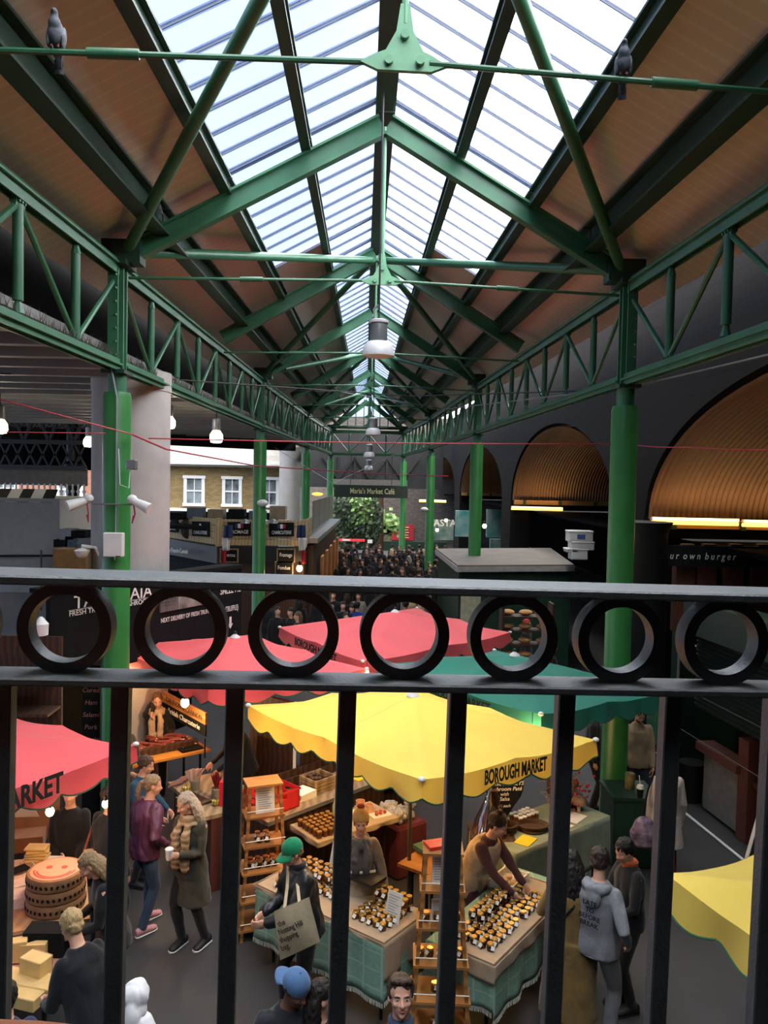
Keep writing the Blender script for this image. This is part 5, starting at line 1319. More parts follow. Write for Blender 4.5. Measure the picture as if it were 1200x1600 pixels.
MB().box((0, 0, 0), (.5, .02, .42)).tf(Matrix.Translation(bp0+Vector((.0, .25, .25))) @ Matrix.Rotation(.25, 4, 'Z') @ Matrix.Rotation(-.25, 4, 'X')).build('back_flap', cloth('8a5c3a', .1, .06), t, world=True)
MB().box((0, 0, 0), (.42, .3, .16)).tf(Matrix.Translation(bp0+Vector((-.05, .08, .09))) @ Matrix.Rotation(.25, 4, 'Z')).build('box_body', cloth('8a5c3a', .1, .06), t, world=True)
MB().prism([(-.2, .0), (.1, -.02), (.02, .2)], 0, .004).tf(plane_frame(bp0+Vector((-.05, .215, .3)), (1, .25, 0), (0, -.3, 1))).build('paper_label', M['label'], t, world=True)
# lower cheese table
z0, z1 = gr(-70, 1560, .78), gr(92, 1528, .78); ad = (z1-z0).normalized(); bd = Vector((-ad.y, ad.x, 0))
MD = table('lower cheese table at the bottom left corner', z0, ad, bd, (z1-z0).length, .75, .78, m=M['wood'])
drape('tablecloth', 'pinkish printed paper covering the lower cheese table', MD, (z1-z0).length, .75, .78, mat('printed_paper', 'd3ab92', .7, var=.1, col2='a8604c', scale=5), (.1, .1, 0, 0))
def block(label, px, py, d, rz, z=.80, m=None, wedge=False, grp=None):
    p = gr(px, py, z); t = thing('cheese_block', label, 'cheese', p, rz, grp)
    if wedge: MB().prism([(-d[0]/2, -d[1]/2), (d[0]/2, -d[1]/2), (d[0]/2, d[1]/2)], 0, d[2]).build('cheese_body', m or chz, t)
    else: MB().box((0, 0, d[2]/2), d, bev=.006).build('cheese_body', m or chz, t)
    MB().box((0, d[1]/2+.003, d[2]/2), (d[0]*.98, .006, d[2]*.98)).build('rind', rindp, t)
block('large flat half wheel of yellow cheese along the front of the lower table', 45, 1548, (.62, .2, .11), -.25)
block('upright block of yellow cheese at the left of the lower table', 28, 1500, (.15, .1, .18), .3)
block('long wedge of yellow cheese in the middle of the lower table', 52, 1497, (.24, .13, .15), .1, wedge=True)
block('thick square-cut yellow cheese in front of the long wedge', 56, 1520, (.22, .14, .14), -.4, z=.9)
block('small yellow cheese piece at the back of the lower table', 42, 1487, (.14, .08, .1), .6)
block('pale cheese block nearest the bottom of the lower table', 38, 1568, (.3, .16, .1), -.3)
single('dark_display_box', MB().box(gr(66, 1478, .9)+Vector((0, .1, 0)), (.34, .2, .22)), M['char'], 'dark display box behind the cheese blocks', 'box')
block('pale half cheese behind the blonde woman', 148, 1352, (.2, .14, .16), .5, z=.9)
cb = table('small dark table behind the blonde woman', gr(128, 1370, .9), ac, bc, .5, .5, .9)
# ---- charcuterie stall
s0, s1 = gr(236, 1190, .95), gr(330, 1170, .95); as_ = (s1-s0).normalized(); bs = Vector((-as_.y, as_.x, 0)); LS = (s1-s0).length
MS = table('charcuterie counter with a lit yellow board', s0-as_*.5, as_, bs, LS+.5, .8, .95, m=mat('yellow_board', 'c48a3c', .6, var=.1))
meat = mat('cured_meat', '6e2a26', .45, col2='8c4034', scale=20, var=.1)
mpz = thing('salami', 'dark red cured sausage in the heap on the charcuterie counter', 'salami', (0, 0, 0), 0, 'cured sausages on the charcuterie counter'); MB().path([Vector((-.1, 0, .02)), Vector((-.05, .008, .022)), Vector((.04, .006, .022)), Vector((.1, -.005, .02))], [.012, .024, .024, .012], 8).build('sausage', meat, mpz, smooth=True); MB().tube((.1, -.005, .02), (.125, -.008, .02), .006, n=6).build('string_end', M['label'], mpz)
used = []
for k in range(64):
    put(mpz, used, MS @ Vector((.25+R.random()*(LS+.1), .3+R.random()*.42, .955+R.random()*.08)), R.uniform(-.6, 1.2))
t = thing('display_tray', 'dark slatted tray on the right of the yellow board', 'tray', MS @ Vector((LS+.3, .2, .95)))
MB().box((0, 0, 0), (.34, .2, .02)).tf(MS @ Matrix.Translation((LS+.24, .16, .965))).build('tray_base', M['char'], t, world=True)
t = thing('sloping_rack', 'long dark wooden rack behind the yellow board', 'rack', MS @ Vector((LS/2+.2, .3, .95))); MB().box((0, 0, 0), (LS+.3, .1, .09)).tf(MS @ Matrix.Translation((LS/2+.25, .28, 1.0))).build('rack_front', M['wood_dk'], t, world=True)
w0_, w1_ = gr(322, 1276, .95), gr(262, 1222, .95); aw = (w0_-w1_).normalized(); bw = Vector((-aw.y, aw.x, 0)); Lw = (w0_-w1_).length
t = thing('wooden_counter', 'weathered wooden counter with gourds beside the woman with wavy hair', 'counter', (w1_.x, w1_.y, 0))
Mw2 = Matrix(((aw.x, bw.x, 0, w1_.x), (aw.y, bw.y, 0, w1_.y), (0, 0, 1, 0), (0, 0, 0, 1)))
MB().box((Lw/2, .4, .925), (Lw, .8, .05)).tf(Mw2).build('worktop', M['wood_gr'], t, world=True); MB().box((Lw/2+.02, .42, .45), (Lw-.06, .7, .9)).tf(Mw2).build('cabinet', mat_wave('reddish_panel', '5b2c22', '40201a', 2, 'X', .6, dist=2), t, world=True)
pg = thing('striped_gourd', 'small striped yellow and green gourd on the wooden counter', 'gourd', (0, 0, 0), 0, 'gourds on the wooden counter'); b = MB(); k0 = 0
pr_ = [(.01, 0), (.04, .008), (.052, .035), (.045, .062), (.015, .07)]; b.lathe(pr_, 24)
for i, v in enumerate(b.v):
    a = math.atan2(v.y, v.x); r = 1+.07*math.cos(a*8); v.x *= r; v.y *= r
b.build('gourd_body', mat_wave('gourd_stripes', 'c9b24a', '4b6130', 9, 'X', .5, dist=1), pg, smooth=True); MB().tube((0, 0, .068), (.006, 0, .09), .006, n=6).build('stalk', wick, pg)
used = []; put(pg, used, gr(291, 1237, .952)); put(pg, used, gr(337, 1258, .952)); put(pg, used, gr(300, 1217, .952))
for i, (px, py) in enumerate(((305, 1227), (338, 1240))):
    t = thing('stone_crock', ['stoneware crock holding kraft paper at the back of the wooden counter', 'stoneware crock holding dried red chillies'][i], 'crock', gr(px, py+6, .952))
    MB().lathe([(.05, 0), (.06, .03), (.066, .12), (.06, .125), (.055, .02)], 20).build('crock_body', mat('stoneware', '8d8371', .6), t, smooth=True)
    b = MB()
    if i == 0:
        for k in range(4): b.box((0, 0, 0), (.12, .01, .2), M=Matrix.Translation((.03*k-.04, .01*k, .16)) @ Matrix.Rotation(.3*k-.4, 4, 'Y') @ Matrix.Rotation(.5*k, 4, 'Z'))
        b.build('kraft_paper', cloth('c09c86', .2), t)
    else:
        for k in range(44):
            a = R.uniform(0, 6.28); d_ = Vector((math.cos(a)*R.uniform(0, .09), math.sin(a)*R.uniform(0, .09), .17+R.random()*.11)); b.tube(Vector((0, 0, .1))+d_*.2, d_+Vector((0, 0, .06)), .013, .002, n=5)
        b.build('dried_chillies', mat('chilli_red', '6a1520', .4, var=.2), t, smooth=True)
single('red_box', MB().box(gr(349, 1258, .952)+Vector((0, 0, .15)), (.09, .09, .3)), redp, 'upright red and pink carton at the right end of the wooden counter', 'carton')
for k in range(9): single('salami_stick', MB().tube((0, 0, 0), (.2, 0, 0), .014, n=7).tf(Matrix.Translation(gr(262+k*2.5, 1230-k*1.8, .965+.012*(k % 2))) @ Matrix.Rotation(.75, 4, 'Z')), cloth('8d6a62', .2), 'pale dusted salami stick in the row on the wooden counter', 'salami', 'salami sticks on the wooden counter', smooth=True)
single('dark_tray', MB().box((0, 0, 0), (.4, .26, .03)).tf(Matrix.Translation(gr(302, 1250, .965)) @ Matrix.Rotation(-.75, 4, 'Z')), M['wood_dk'], 'dark tray of sliced meat in front of the gourds', 'tray')
t = thing('wooden_screen', 'dark wooden screen with a white edge post behind the red crate', 'screen', (at(430, 1180, 11.2).x, 11.2, 0))
A, B = at(392, 1180, 11.5), at(457, 1180, 11.0)
MB().beam((A.x, A.y, .95), (B.x, B.y, .95), .06, 1.9).build('panel', M['wood_dk'], t, world=True); MB().box((B.x+.03, B.y-.02, .95), (.04, .04, 1.92)).build('edge_post', M['white'], t, world=True)
t = thing('dark_shelving', 'dark shelving with crates under the left side of the yellow parasol', 'shelves', (at(540, 1180, 11.2).x, 11.2, 0))
A, B = at(468, 1180, 11.0), at(640, 1180, 11.6)
MB().beam((A.x, A.y+.2, .8), (B.x, B.y+.2, .8), .05, 1.6).build('back_panel', M['wood_dk'], t, world=True)
for z in (.6, .95, 1.3): MB().beam((A.x, A.y, z), (B.x, B.y, z), .4, .03).build('shelf', M['wood_dk'], t, world=True)
# sign above the charcuterie
a_, b_ = at(254, 1096, 12.5), at(322, 1133, 11.4); d_ = (b_-a_); 
t = thing('stall_sign', 'black strip sign reading British Charcuterie under a wooden plank', 'sign', (a_+b_)/2)
Fs = plane_frame(a_-Vector((0, 0, .12)), d_, (0, 0, 1)); Ls = d_.length
MB().box((Ls/2, .04, 0), (Ls, .17, .02)).tf(Fs).build('sign_strip', M['char'], t, world=True); MB().box((Ls/2, .21, 0), (Ls, .17, .03)).tf(Fs).build('plank', M['wood'], t, world=True)
text_mb('British Charcuterie', .11, Ls*.72, .002, .006).tf(Fs @ Matrix.Translation((Ls*.52, .005, .012))).build('lettering', M['chalk'], t, world=True)
text_mb('CANNON & CANNON', .1, Ls*.82, .002, .008).tf(Fs @ Matrix.Translation((Ls*.52, .17, .017))).build('plank_lettering', M['wood_dk'], t, world=True)
for e in (.02, .98): MB().tube(a_.lerp(b_, e)-Vector((0, 0, .2)), Vector((a_.lerp(b_, e).x, a_.lerp(b_, e).y, .95)), .012, n=6).build('sign_post', M['black'], t, world=True)
# bulbs
M['bulb'] = mat('warm_bulb', 'ffd9a0', .3, var=0, emit='ffc880', estr=14.)
def bulb(label, p, r=.035, power=10., drop=.3):
    t = thing('light_bulb', label, 'bulb', p); MB().ell((0, 0, 0), (r, r, r*1.15), 12, 8).build('glass_bulb', M['bulb'], t, smooth=True)
    MB().lathe([(r*.5, r*.9), (r*.5, r*2.2), (r*.2, r*2.4)], 10).build('socket', M['black'], t); MB().tube((0, 0, r*2.3), (0, 0, r*2.3+drop), .004, n=5).build('flex', M['black'], t)
    if power: point_light('bulb_lamp', Vector(p)-Vector((0, 0, r*1.6)), power)
bulb('glowing bulb above the charcuterie sign', at(289, 1098, 11.2), .06, 28)
bulb('glowing bulb under the corner of the farther left red parasol', at(573, 1050, 11.15), .03, 8)
bulb('glowing bulb under the left red parasol near the lettering', at(78, 1268, 7.5), .04, 12, .4)
bulb('glowing bulb under the right side of the left red parasol', at(165, 1256, 7.7), .035, 7, .4)
bulb('small bulb left of the truffle stall, beside the column', at(198, 1046, 11.9), .03, 5, .1)
bulb('small bulb right of the column under the truffle board', at(221, 1047, 11.8), .03, 5, .1)
for (px, py, Y, pw) in ((470, 1170, 9.2, 22), (560, 1180, 8.6, 26), (700, 1170, 9.0, 26), (830, 1190, 9.0, 20)):
    p = at(px, py, Y); p.z = 2.16
    bulb(f'warm bulb hung inside the big yellow parasol, {["leftmost", "second from the left", "third from the left", "rightmost"][(px > 500)+(px > 600)+(px > 800)]}', p, .035, pw, .15)
# ---------------------------------------------------------------- fittings on the hall: pendant lamps, cables, camera lamps, pigeons
M['lampglass'] = mat('frosted_lamp_glass', 'c9c8cc', .3, var=.05, spec=.6)
def pendant(label, p, s=1., cable_top=9.4):
    t = thing('pendant_lamp', label, 'lamp', p)
    MB().lathe([(.045*s, .16*s), (.14*s, .15*s), (.185*s, .10*s), (.205*s, .0), (.205*s, -.03*s), (.19*s, -.03*s), (.185*s, .0), (.12*s, .12*s), (.03*s, .14*s)], 28, cap=False).build('shade', M['lampglass'], t, smooth=True)
    MB().lathe([(.185*s, -.02*s), (.1*s, -.05*s), (.01, -.065*s)], 28).build('diffuser', M['white'], t, smooth=True)
    MB().lathe([(.105*s, .15*s), (.11*s, .17*s), (.11*s, .37*s), (.1*s, .38*s)], 24).build('ballast_housing', M['grey'], t, smooth=True)
    MB().lathe([(.115*s, .38*s), (.125*s, .39*s), (.125*s, .42*s), (.1*s, .43*s), (.03*s, .44*s)], 24).build('top_cap', M['lampglass'], t, smooth=True)
    MB().tube((0, 0, .43*s), (0, 0, cable_top-p[2]), .012, n=6).build('suspension_cable', M['black'], t)
    MB().path([Vector((-.05, 0, .44*s)), Vector((-.07, 0, .55*s)), Vector((-.02, 0, .62*s))], .014, 6).build('loop', M['grey'], t)
for i, (px, py, w) in enumerate(((591, 553, 50), (583, 678, 24), (577, 713, 18), (576, 733, 14))):
    Y = .41*FPX/w; p = at(px, py, Y); pendant(f'{["nearest", "second", "third", "farthest"][i]} bell-shaped pendant lamp under the ridge', p, 1., zr(Y)-.1)
M['glow'] = mat('lit_globe', 'fff6dc', .4, var=0, emit='fff0c8', estr=5.)
for i, (px, py, Y, r) in enumerate(((338, 682, 17., .14), (264, 660, 16., .13), (139, 690, 22., .15), (0, 666, 15.0, .14))):
    p = at(px, py, Y)
    t = thing('hanging_globe', f'lit hanging lamp under the left canopy, {["right of the concrete column", "at the right edge of the concrete column", "left of the concrete column", "at the left picture edge"][i]}', 'lamp', p)
    MB().lathe([(r*.55, r*.9), (r*.95, .3*r), (r, -.4*r), (r*.8, -.9*r), (r*.2, -r)], 20).build('globe', M['glow'], t, smooth=True)
    MB().lathe([(r*.5, r*.9), (r*.62, r*1.1), (r*.62, r*2.6), (r*.3, r*2.8)], 16).build('housing', M['grey'], t, smooth=True)
    MB().tube((0, 0, r*2.8), (0, 0, 6.6-p.z), .012, n=5).build('cable', M['black'], t)
    point_light('globe_lamp', p-Vector((0, 0, r*1.5)), 14, (1, .9, .72), .1)
redc = mat('red_cable', 'b02a3c', .5, var=.1); blk = M['black']
def cable(label, pts, r, m, sag=.0):
    P = [at(*q) for q in pts]; out = []
    for a, b in zip(P, P[1:]):
        for k in range(8): v = a.lerp(b, k/8); v.z -= sag*math.sin(PI*k/8); out.append(v)
    out.append(P[-1]); c = sum(out, Vector())/len(out); t = MB().path([v-c for v in out], r, 6).build('cable', m, smooth=True); t.location = c; tag(t, label, 'cable')
cable('red cable falling from the left picture edge to the nearest left column', [(-10, 621, 9.), (207, 679, 10.4)], .009, redc)
cable('red cable from the left column to the nearest right column', [(232, 685, 10.5), (955, 694, 10.8)], .009, redc, .02)
cable('red cable sagging from the left column towards the far right', [(207, 679, 10.4), (260, 702, 12), (400, 728, 18), (600, 741, 26), (700, 744, 30)], .014, redc)
cable('red cable running right from the nearest right column', [(995, 696, 11.2), (1075, 699, 9.5), (1210, 703, 8.)], .008, redc, .01)
cable('thin red cable at the left beside the column', [(-5, 675, 9.5), (165, 677, 10.4)], .007, redc)
cable('black cable crossing the hall below the girders', [(0, 584, 12), (200, 588, 13), (440, 605, 16), (640, 619, 17), (960, 609, 12.5)], .013, blk)
cable('thin stay wire high across the hall', [(350, 607, 24), (530, 612, 24), (700, 640, 24)], .008, M['grey'])
cable('grey cable along the right arcade wall', [(690, 640, 22), (985, 605, 11.3), (1210, 552, 8.2)], .012, mat('grey_rubber', '8a8a8c', .7))
cable('thin cable across the far middle of the hall', [(430, 700, 30), (520, 755, 30), (640, 700, 31)], .01, M['grey'])
# things fixed to the nearest left column
cx, cyy = LXs[0], 10.8+SK*LXs[0]; col0 = [o for o in C.objects if o.name.startswith('column') and o.get('label', '').startswith('nearest green iron column in the row on the left')][0]
MB().path([Vector((.06, -.19, 6.9)), Vector((-.03, -.19, 6.45)), Vector((.06, -.195, 6.0)), Vector((.06, -.195, 4.3)), Vector((.05, -.195, 3.9))], .013, 6).build('conduit', M['grey'], col0, smooth=True, label='grey conduit')
MB().tube((-.24, -.22, 4.62), (.28, -.22, 4.62), .012, n=6).build('bracket_bar', M['grey'], col0)
for s in (-1, 1):
    t = thing('camera_lamp', f'white camera lamp on the {sidename[s]} of the nearest left column', 'spotlight', Vector((cx+s*.3, cyy-.25, 4.62)))
    d = Vector((s*.24, -.1, -.1)) if s > 0 else Vector((-.2, -.14, -.08))
    MB().tube((0, 0, .05), d+Vector((0, 0, .05)), .045, .075, n=14).build('lamp_head', M['white'], t, smooth=True); MB().ell((-.02*s, 0, .07), (.07, .06, .06), 12, 8).build('rear_housing', M['white'], t, smooth=True); MB().tube((0, 0, 0), (0, 0, .05), .02, n=8).build('swivel', M['grey'], t)
    MB().path([Vector((0, 0, -.0)), Vector((.02, 0, -.12)), Vector((-.02*s, 0, -.24)), Vector((0, 0, -.14))], .01, 6).build('red_lead', redc, t, smooth=True)
p = at(206, 726, 10.35); t = thing('junction_box', 'small grey junction box on the side of the nearest left column', 'box', p); MB().box((0, .0, 0), (.13, .1, .13), bev=.012).build('box_body', M['grey'], t); MB().path([Vector((-.02, 0, -.06)), Vector((-.03, -.02, -.3)), Vector((-.14, -.03, -.26)), Vector((-.17, -.0, .2))], .006, 5).build('lead', M['white'], t)
p = at(178, 851, 10.33); t = thing('control_box', 'white square control box strapped to the nearest left column', 'box', p); MB().box((0, 0, 0), (.25, .1, .31), bev=.01).build('box_body', M['white'], t); MB().box((.07, -.052, -.145), (.06, .004, .012)).build('badge', M['char'], t)
p = at(128, 866, 10.6); t = thing('dome_camera', 'white dome camera on an arm left of the nearest column', 'camera', p); MB().lathe([(.0, -.05), (.04, -.045), (.07, -.02), (.09, .03), (.1, .05), (.03, .08)], 20).build('dome', M['white'], t, smooth=True); MB().path([Vector((0, 0, .07)), Vector((0, 0, .11)), Vector((.17, .02, .09)), Vector((.22, .03, -.02))], .022, 8).build('arm', M['white'], t, smooth=True)
for i, (px, py) in enumerate(((735, 434*0+792, ), (410, 786))):
    p = at(px if i else 663, py if i else 796, 33 if not i else 22.3)
    t = thing('dome_camera', ['small camera on the third right column', 'white horn camera on the second left column'][i], 'camera', p); MB().ell((0, 0, 0), (.16, .12, .1), 12, 8).build('dome', M['white'], t, smooth=True); MB().tube((0, 0, 0), (.2 if not i else -.2, .1, -.02), .03, n=6).build('arm', M['grey'], t)
# pigeons
feat = mat('pigeon_grey', '3c3e48', .7, col2='5d606a', scale=22); fd_ = mat('pigeon_dark', '17181d', .7, col2='7a7d86', scale=26); pk = mat('pigeon_feet', 'a8685c', .6)
def pigeon(label, p, rz, s=1., tuck=False):
    t = thing('pigeon', label, 'bird', p, rz)
    c = MB(); c.ell((0, .01, .115), (.058, .07, .095), 16, 10, Matrix.Rotation(-.25, 4, 'X')); c.ell((0, -.03, .16), (.045, .045, .055), 14, 9)
    c.path([Vector((0, -.03, .18)), Vector((0, -.035, .215)), Vector((0, -.035, .235))], [.036, .026, .027], 10); c.ell((0, -.042, .238), (.025, .031, .025), 12, 8)
    c.path([Vector((0, .045, .07)), Vector((0, .085, -.0)), Vector((0, .115, -.09))], [.035, .03, .026], 8, flat=.4, up=(0, 1, 0)); c.tf(Matrix.Scale(s, 4))
    robj('body', remesh(c, .006, 2), feat, t)
    for e in (-1, 1): 
        w = MB().ell((e*.05, .03, .095), (.018, .05, .09), 12, 8, Matrix.Rotation(-.42, 4, 'X')); w.path([Vector((e*.045, .06, .05)), Vector((e*.03, .09, -.0)), Vector((e*.015, .1, -.04))], [.03, .022, .008], 8, flat=.35, up=(1, 0, 0)); w.tf(Matrix.Scale(s, 4)).build('wing', fd_, t, smooth=True)
        MB().path([Vector((e*.022, -.005, .045)), Vector((e*.022, -.01, .01)), Vector((e*.022, -.04, .004))], [.007, .005, .004], 6).tf(Matrix.Scale(s, 4)).build('foot', pk, t)
    MB().tube((0, -.068, .237), (0, -.094, .23), .007, .002, n=6).tf(Matrix.Scale(s, 4)).build('beak', fd_, t); MB().path([Vector((0, .1, -.03)), Vector((0, .125, -.12))], [.03, .034], 8, flat=.25, up=(0, 1, 0)).tf(Matrix.Scale(s, 4)).build('tail', fd_, t, smooth=True)
def rodp(px):     # a point on the nearest tie rod under photo column px
    Y0 = 5.2; d = _dir(px, 100); x = d.x*Y0/d.y; Y = Y0+SK*x; x = d.x*Y/d.y; s = -1 if x < 0 else 1
    e = roof(Y0, s, .96, 0); a = Vector((MX(Y0)+s*.16, Y0+SK*MX(Y0), TZ+.06)); e.z = TZ-.02; u = (x-a.x)/(e.x-a.x); return a.lerp(e, u)+Vector((0, 0, .02))
pigeon('pigeon perched on the nearest tie rod at the top left', rodp(86), .15, .86)
pigeon('pigeon perched on the nearest tie rod at the top right', rodp(974), -.25, .84)
pu = at(246, 285, 10.4); pigeon('upper of two pigeons beside the left roof strut', pu, 2.6, 1.2)
pu = at(237, 318, 10.4); pigeon('lower of two pigeons beside the left roof strut', pu, -1.9, 1.2)

# ---------------------------------------------------------------- left background
pc = at(202, 757, 12.7)
def conc(label, x, y, r, zt=6.62):
    t = thing('concrete_column', label, 'column', (x, y, 0)); MB().lathe([(r, 0), (r, zt-.3), (r*1.02, zt-.3), (r*1.02, zt)], 40).build('shaft', M['conc'], t, smooth=True)
conc('massive round concrete column behind the nearest left green column', pc.x, pc.y+.1, .60)
p2 = at(453, 757, 36); conc('round concrete column beside the third left green column', p2.x, p2.y, .48, 6.4)
# truffle stall board
bA, bB_ = at(84, 760, 10.4), at(384, 760, 13.9); bA.z = bB_.z = 0; d_ = (bB_-bA).normalized(); Lb = (bB_-bA).length
Fb = plane_frame(bA+Vector((0, 0, 2.25)), d_, (0, 0, 1))
t = thing('truffle_stall', 'black chalk-lettered truffle stall wall behind the left column', 'stall', (bA.x, bA.y, 0))
MB().box((Lb/2, .62, -.1), (Lb, 1.24, .08)).tf(Fb).build('board', M['char'], t, world=True)
MB().box((Lb/2, -.9, -1.2), (Lb, 1.7, .08)).tf(Fb).build('lower_wall', M['char'], t, world=True); MB().box((Lb/2, 1.2, -.25), (Lb, .06, .42)).tf(Fb).build('stall_roof', M['char'], t, world=True)
def on_board(px, py):       # photo pixel to board coordinates
    d = _dir(px, py); n = d_.cross(Vector((0, 0, 1))); k = (bA-EYE).dot(n)/d.dot(n); q = EYE+d*k; return (q-bA).dot(d_), q.z-2.25
wt = MB()
for w, px, py, x2, size in (('TARTUFAIA', 120, 952, 242, .25), ('FRESH TRUFFLES & MUSHROOMS', 113, 964, 243, .1), ('NEXT DELIVERY OF FRESH TRUFFLES', 256, 974, 337, .1), ('SMELL ME', 348, 930, 380, .2), ('(TRUFFLE)', 356, 957, 376, .13)):
    a, z = on_board(px, py); b, _ = on_board(x2, py); wt.merge(text_mb(w, size, b-a, .002, .004).tf(Fb @ Matrix.Translation(((a+b)/2, z, -.055))))
a, z = on_board(364, 975); wt.add([Fb @ Vector(v) for v in ((a-.03, z+.12, -.055), (a+.03, z+.12, -.055), (a+.03, z, -.055), (a+.07, z, -.055), (a, z-.09, -.055), (a-.07, z, -.055), (a-.03, z, -.055))], [(0, 1, 2, 6), (3, 4, 5)])
a, z = on_board(112, 955); b, _ = on_board(240, 955); wt.box(((a+b)/2, z-.0, -.055), (b-a, .006, .002), M=Fb @ Matrix.Translation(((a+b)/2, z, -.055)))
wt.build('chalk_lettering', M['chalk'], t, world=True)
a, z = on_board(254, 960); b, z2 = on_board(330, 936)
MB().box((0, 0, 0), (b-a, .3, .02)).tf(Fb @ Matrix.Translation(((a+b)/2, z+.17, -.05))).build('serving_window', mat('window_dim', '5a5c58', .4, col2='9a9c94', scale=6), t, world=True)
g_ = MB()
for k in range(9): g_.beam(Fb @ Vector((a+(b-a)*k/24, z+.03, -.03)), Fb @ Vector((a+(b-a)*k/24, z+.31, -.03)), .008, .008, (0, 1, 0))
for k in range(6): g_.beam(Fb @ Vector((a, z+.04+k*.05, -.03)), Fb @ Vector((a+(b-a)/3, z+.04+k*.05, -.03)), .008, .008)
g_.build('wire_grid', M['grey'], t, world=True)
# stall left of the board: shelves with clutter
t = thing('shelf_unit', 'dim shelf unit with small goods at the far left below the handrail', 'shelves', at(-20, 1040, 9.6)); t.location.z = 0; q0 = t.location
for k in range(4): MB().box((0, 0, 1.3+k*.42), (1.6, .4, .03)).build('shelf', M['wood_dk'], t)
MB().box((0, .25, 1.5), (1.6, .04, 3.)).build('back_panel', M['wood_dk'], t)
for k in range(14):
    single('packet', MB().box(q0+Vector((-.7+(k % 5)*.3+R.uniform(-.05, .05), -.05, 1.315+(k//5)*.42+.09)), (.14, .12, .18), bev=.01), [cloth('8a6a52'), cloth('a39c8c'), M['char'], cloth('6f4038')][k % 4], 'small packet on the dim shelves at the far left', 'packet', 'packets on the left shelves')
t = thing('wall_lantern', 'white lantern in front of the dim shelves, seen through the first ring', 'lantern', at(64, 980, 9.3)); MB().lathe([(.05, -.1), (.08, -.09), (.085, .04), (.05, .08), (.02, .12)], 20).build('lantern_body', M['white'], t, smooth=True); MB().tube((0, 0, .2), (0, 0, .9), .01, n=6).build('chain', M['black'], t)
t = thing('menu_board', 'narrow black board with reddish handwriting left of the nearest left column', 'chalkboard', at(143, 1160, 10.9)); t.location.z = 0
MB().box((0, 0, 1.2), (.24, .04, 2.4)).build('board', M['char'], t); wm = MB()
for k, w in enumerate(('Meats', 'Cured', 'Ham', 'Salami', 'Pork', 'Chorizo', 'Bacon')): wm.merge(text_mb(w, .09, None, .001, .0, shear=.2).tf(plane_frame((0, -.022, 2.2-k*.17), (1, 0, 0), (0, 0, 1))))
wm.build('writing', mat('pink_chalk', 'a0756c', .9), t)
# white kiosk top and boxes at the left
k0, k1 = at(-160, 835, 13.6), at(93, 835, 13.6)
t = thing('white_kiosk', 'pale grey kiosk body with striped awning edge at the left picture edge', 'kiosk', ((k0.x+k1.x)/2, 14.6, 0))
MB().box((k0.lerp(k1, .5).x, 14.6, 2.35+.0), ((k1-k0).x, 2., 4.45)).build('kiosk_body', mat('pale_kiosk', 'a3a29e', .7, var=.05), t, world=True)
aw = MB(); aw2 = MB()
for k in range(16):
    x = k1.x-.12-k*.2; z = at(40, 780, 13.6).z
    (aw if k % 2 else aw2).add([Vector((x, 13.6, z-.05)), Vector((x-.2, 13.6, z-.05)), Vector((x-.3, 14.1, z+.16)), Vector((x-.1, 14.1, z+.16))], [(0, 1, 2, 3)])
aw.build('light_stripe', M['label'], t, world=True, thick=.01); aw2.build('dark_stripe', M['char'], t, world=True, thick=.01)
MB().tube((k0.x, 13.55, at(0, 872, 13.6).z), (k1.x, 13.55, at(0, 866, 13.6).z), .02, n=6).build('pipe', M['black'], t, world=True)
single('brown_carton', MB().box(at(116, 882, 12.4), (.5, .4, .5)), cloth('8a6338', .1), 'brown carton on the stall roof between the kiosk and the column', 'box')
for k in range(5): single('roof_clutter', MB().box(at(100+k*9, 848-k % 2*14, 12.9), (.22, .3, .12+.05*(k % 3))), [M['char'], M['grey'], cloth('4d5a66')][k % 3], 'dark bundle in the clutter above the brown carton', 'clutter', 'clutter above the brown carton')
single('stall_roof', MB().box(at(60, 905, 12.2)+Vector((-.6, .9, -.1)), (4.0, 2.4, .12)), M['grey'], 'grey stall roof below the kiosk, behind the handrail', 'roof')
# left street: iron arcade, brick houses, pub
t = thing('iron_arcade', 'ornate dark iron lattice truss with pointed valance at the far left', 'truss', (-13, 26, 4))
zt_, zb_ = at(60, 640, 24).z, at(60, 730, 24).z; x0, x1 = at(-60, 690, 24).x, at(135, 690, 24).x
b = MB(); b.beam((x0, 24, zt_), (x1, 24, zt_), .15, .12); b.beam((x0, 24, (zt_+zb_)/2-.1), (x1, 24, (zt_+zb_)/2-.1), .15, .12); b.beam((x0, 24, zb_), (x1, 24, zb_), .15, .12)
for k in range(10):
    xa, xb = x0+(x1-x0)*k/10, x0+(x1-x0)*(k+1)/10; zm = (zt_+zb_)/2-.1
    b.beam((xa, 24, zm), (xb, 24, zb_), .05, .05); b.beam((xa, 24, zb_), (xb, 24, zm), .05, .05)
    if k % 2: b.beam((xa, 24, zm), (xb, 24, zt_), .08, .09); 
    else: b.beam((xa, 24, zt_), (xb, 24, zm), .08, .09)
    c_ = Vector(((xa+xb)/2, 24, zt_-.35)); b.path([c_+Vector((math.cos(a)*.2, 0, math.sin(a)*.2)) for a in [2*PI*j/12 for j in range(13)]], .02, 5, cap=False)
b.build('lattice', M['black'], t, world=True); MB().box(((x0+x1)/2, 26.5, (zt_+zb_)/2+.35), (x1-x0, .3, zt_-zb_+.8)).build('roof_backing', M['dark_wall'], t, world=True)
v = MB(); z = at(60, 745, 24).z
MB().beam((x0, 24.1, z+.0), (x1, 24.1, z+.0), .05, .5, (0, 0, 1)).build('valance_board', mat('valance_paint', '6e6a64', .8), t, world=True)
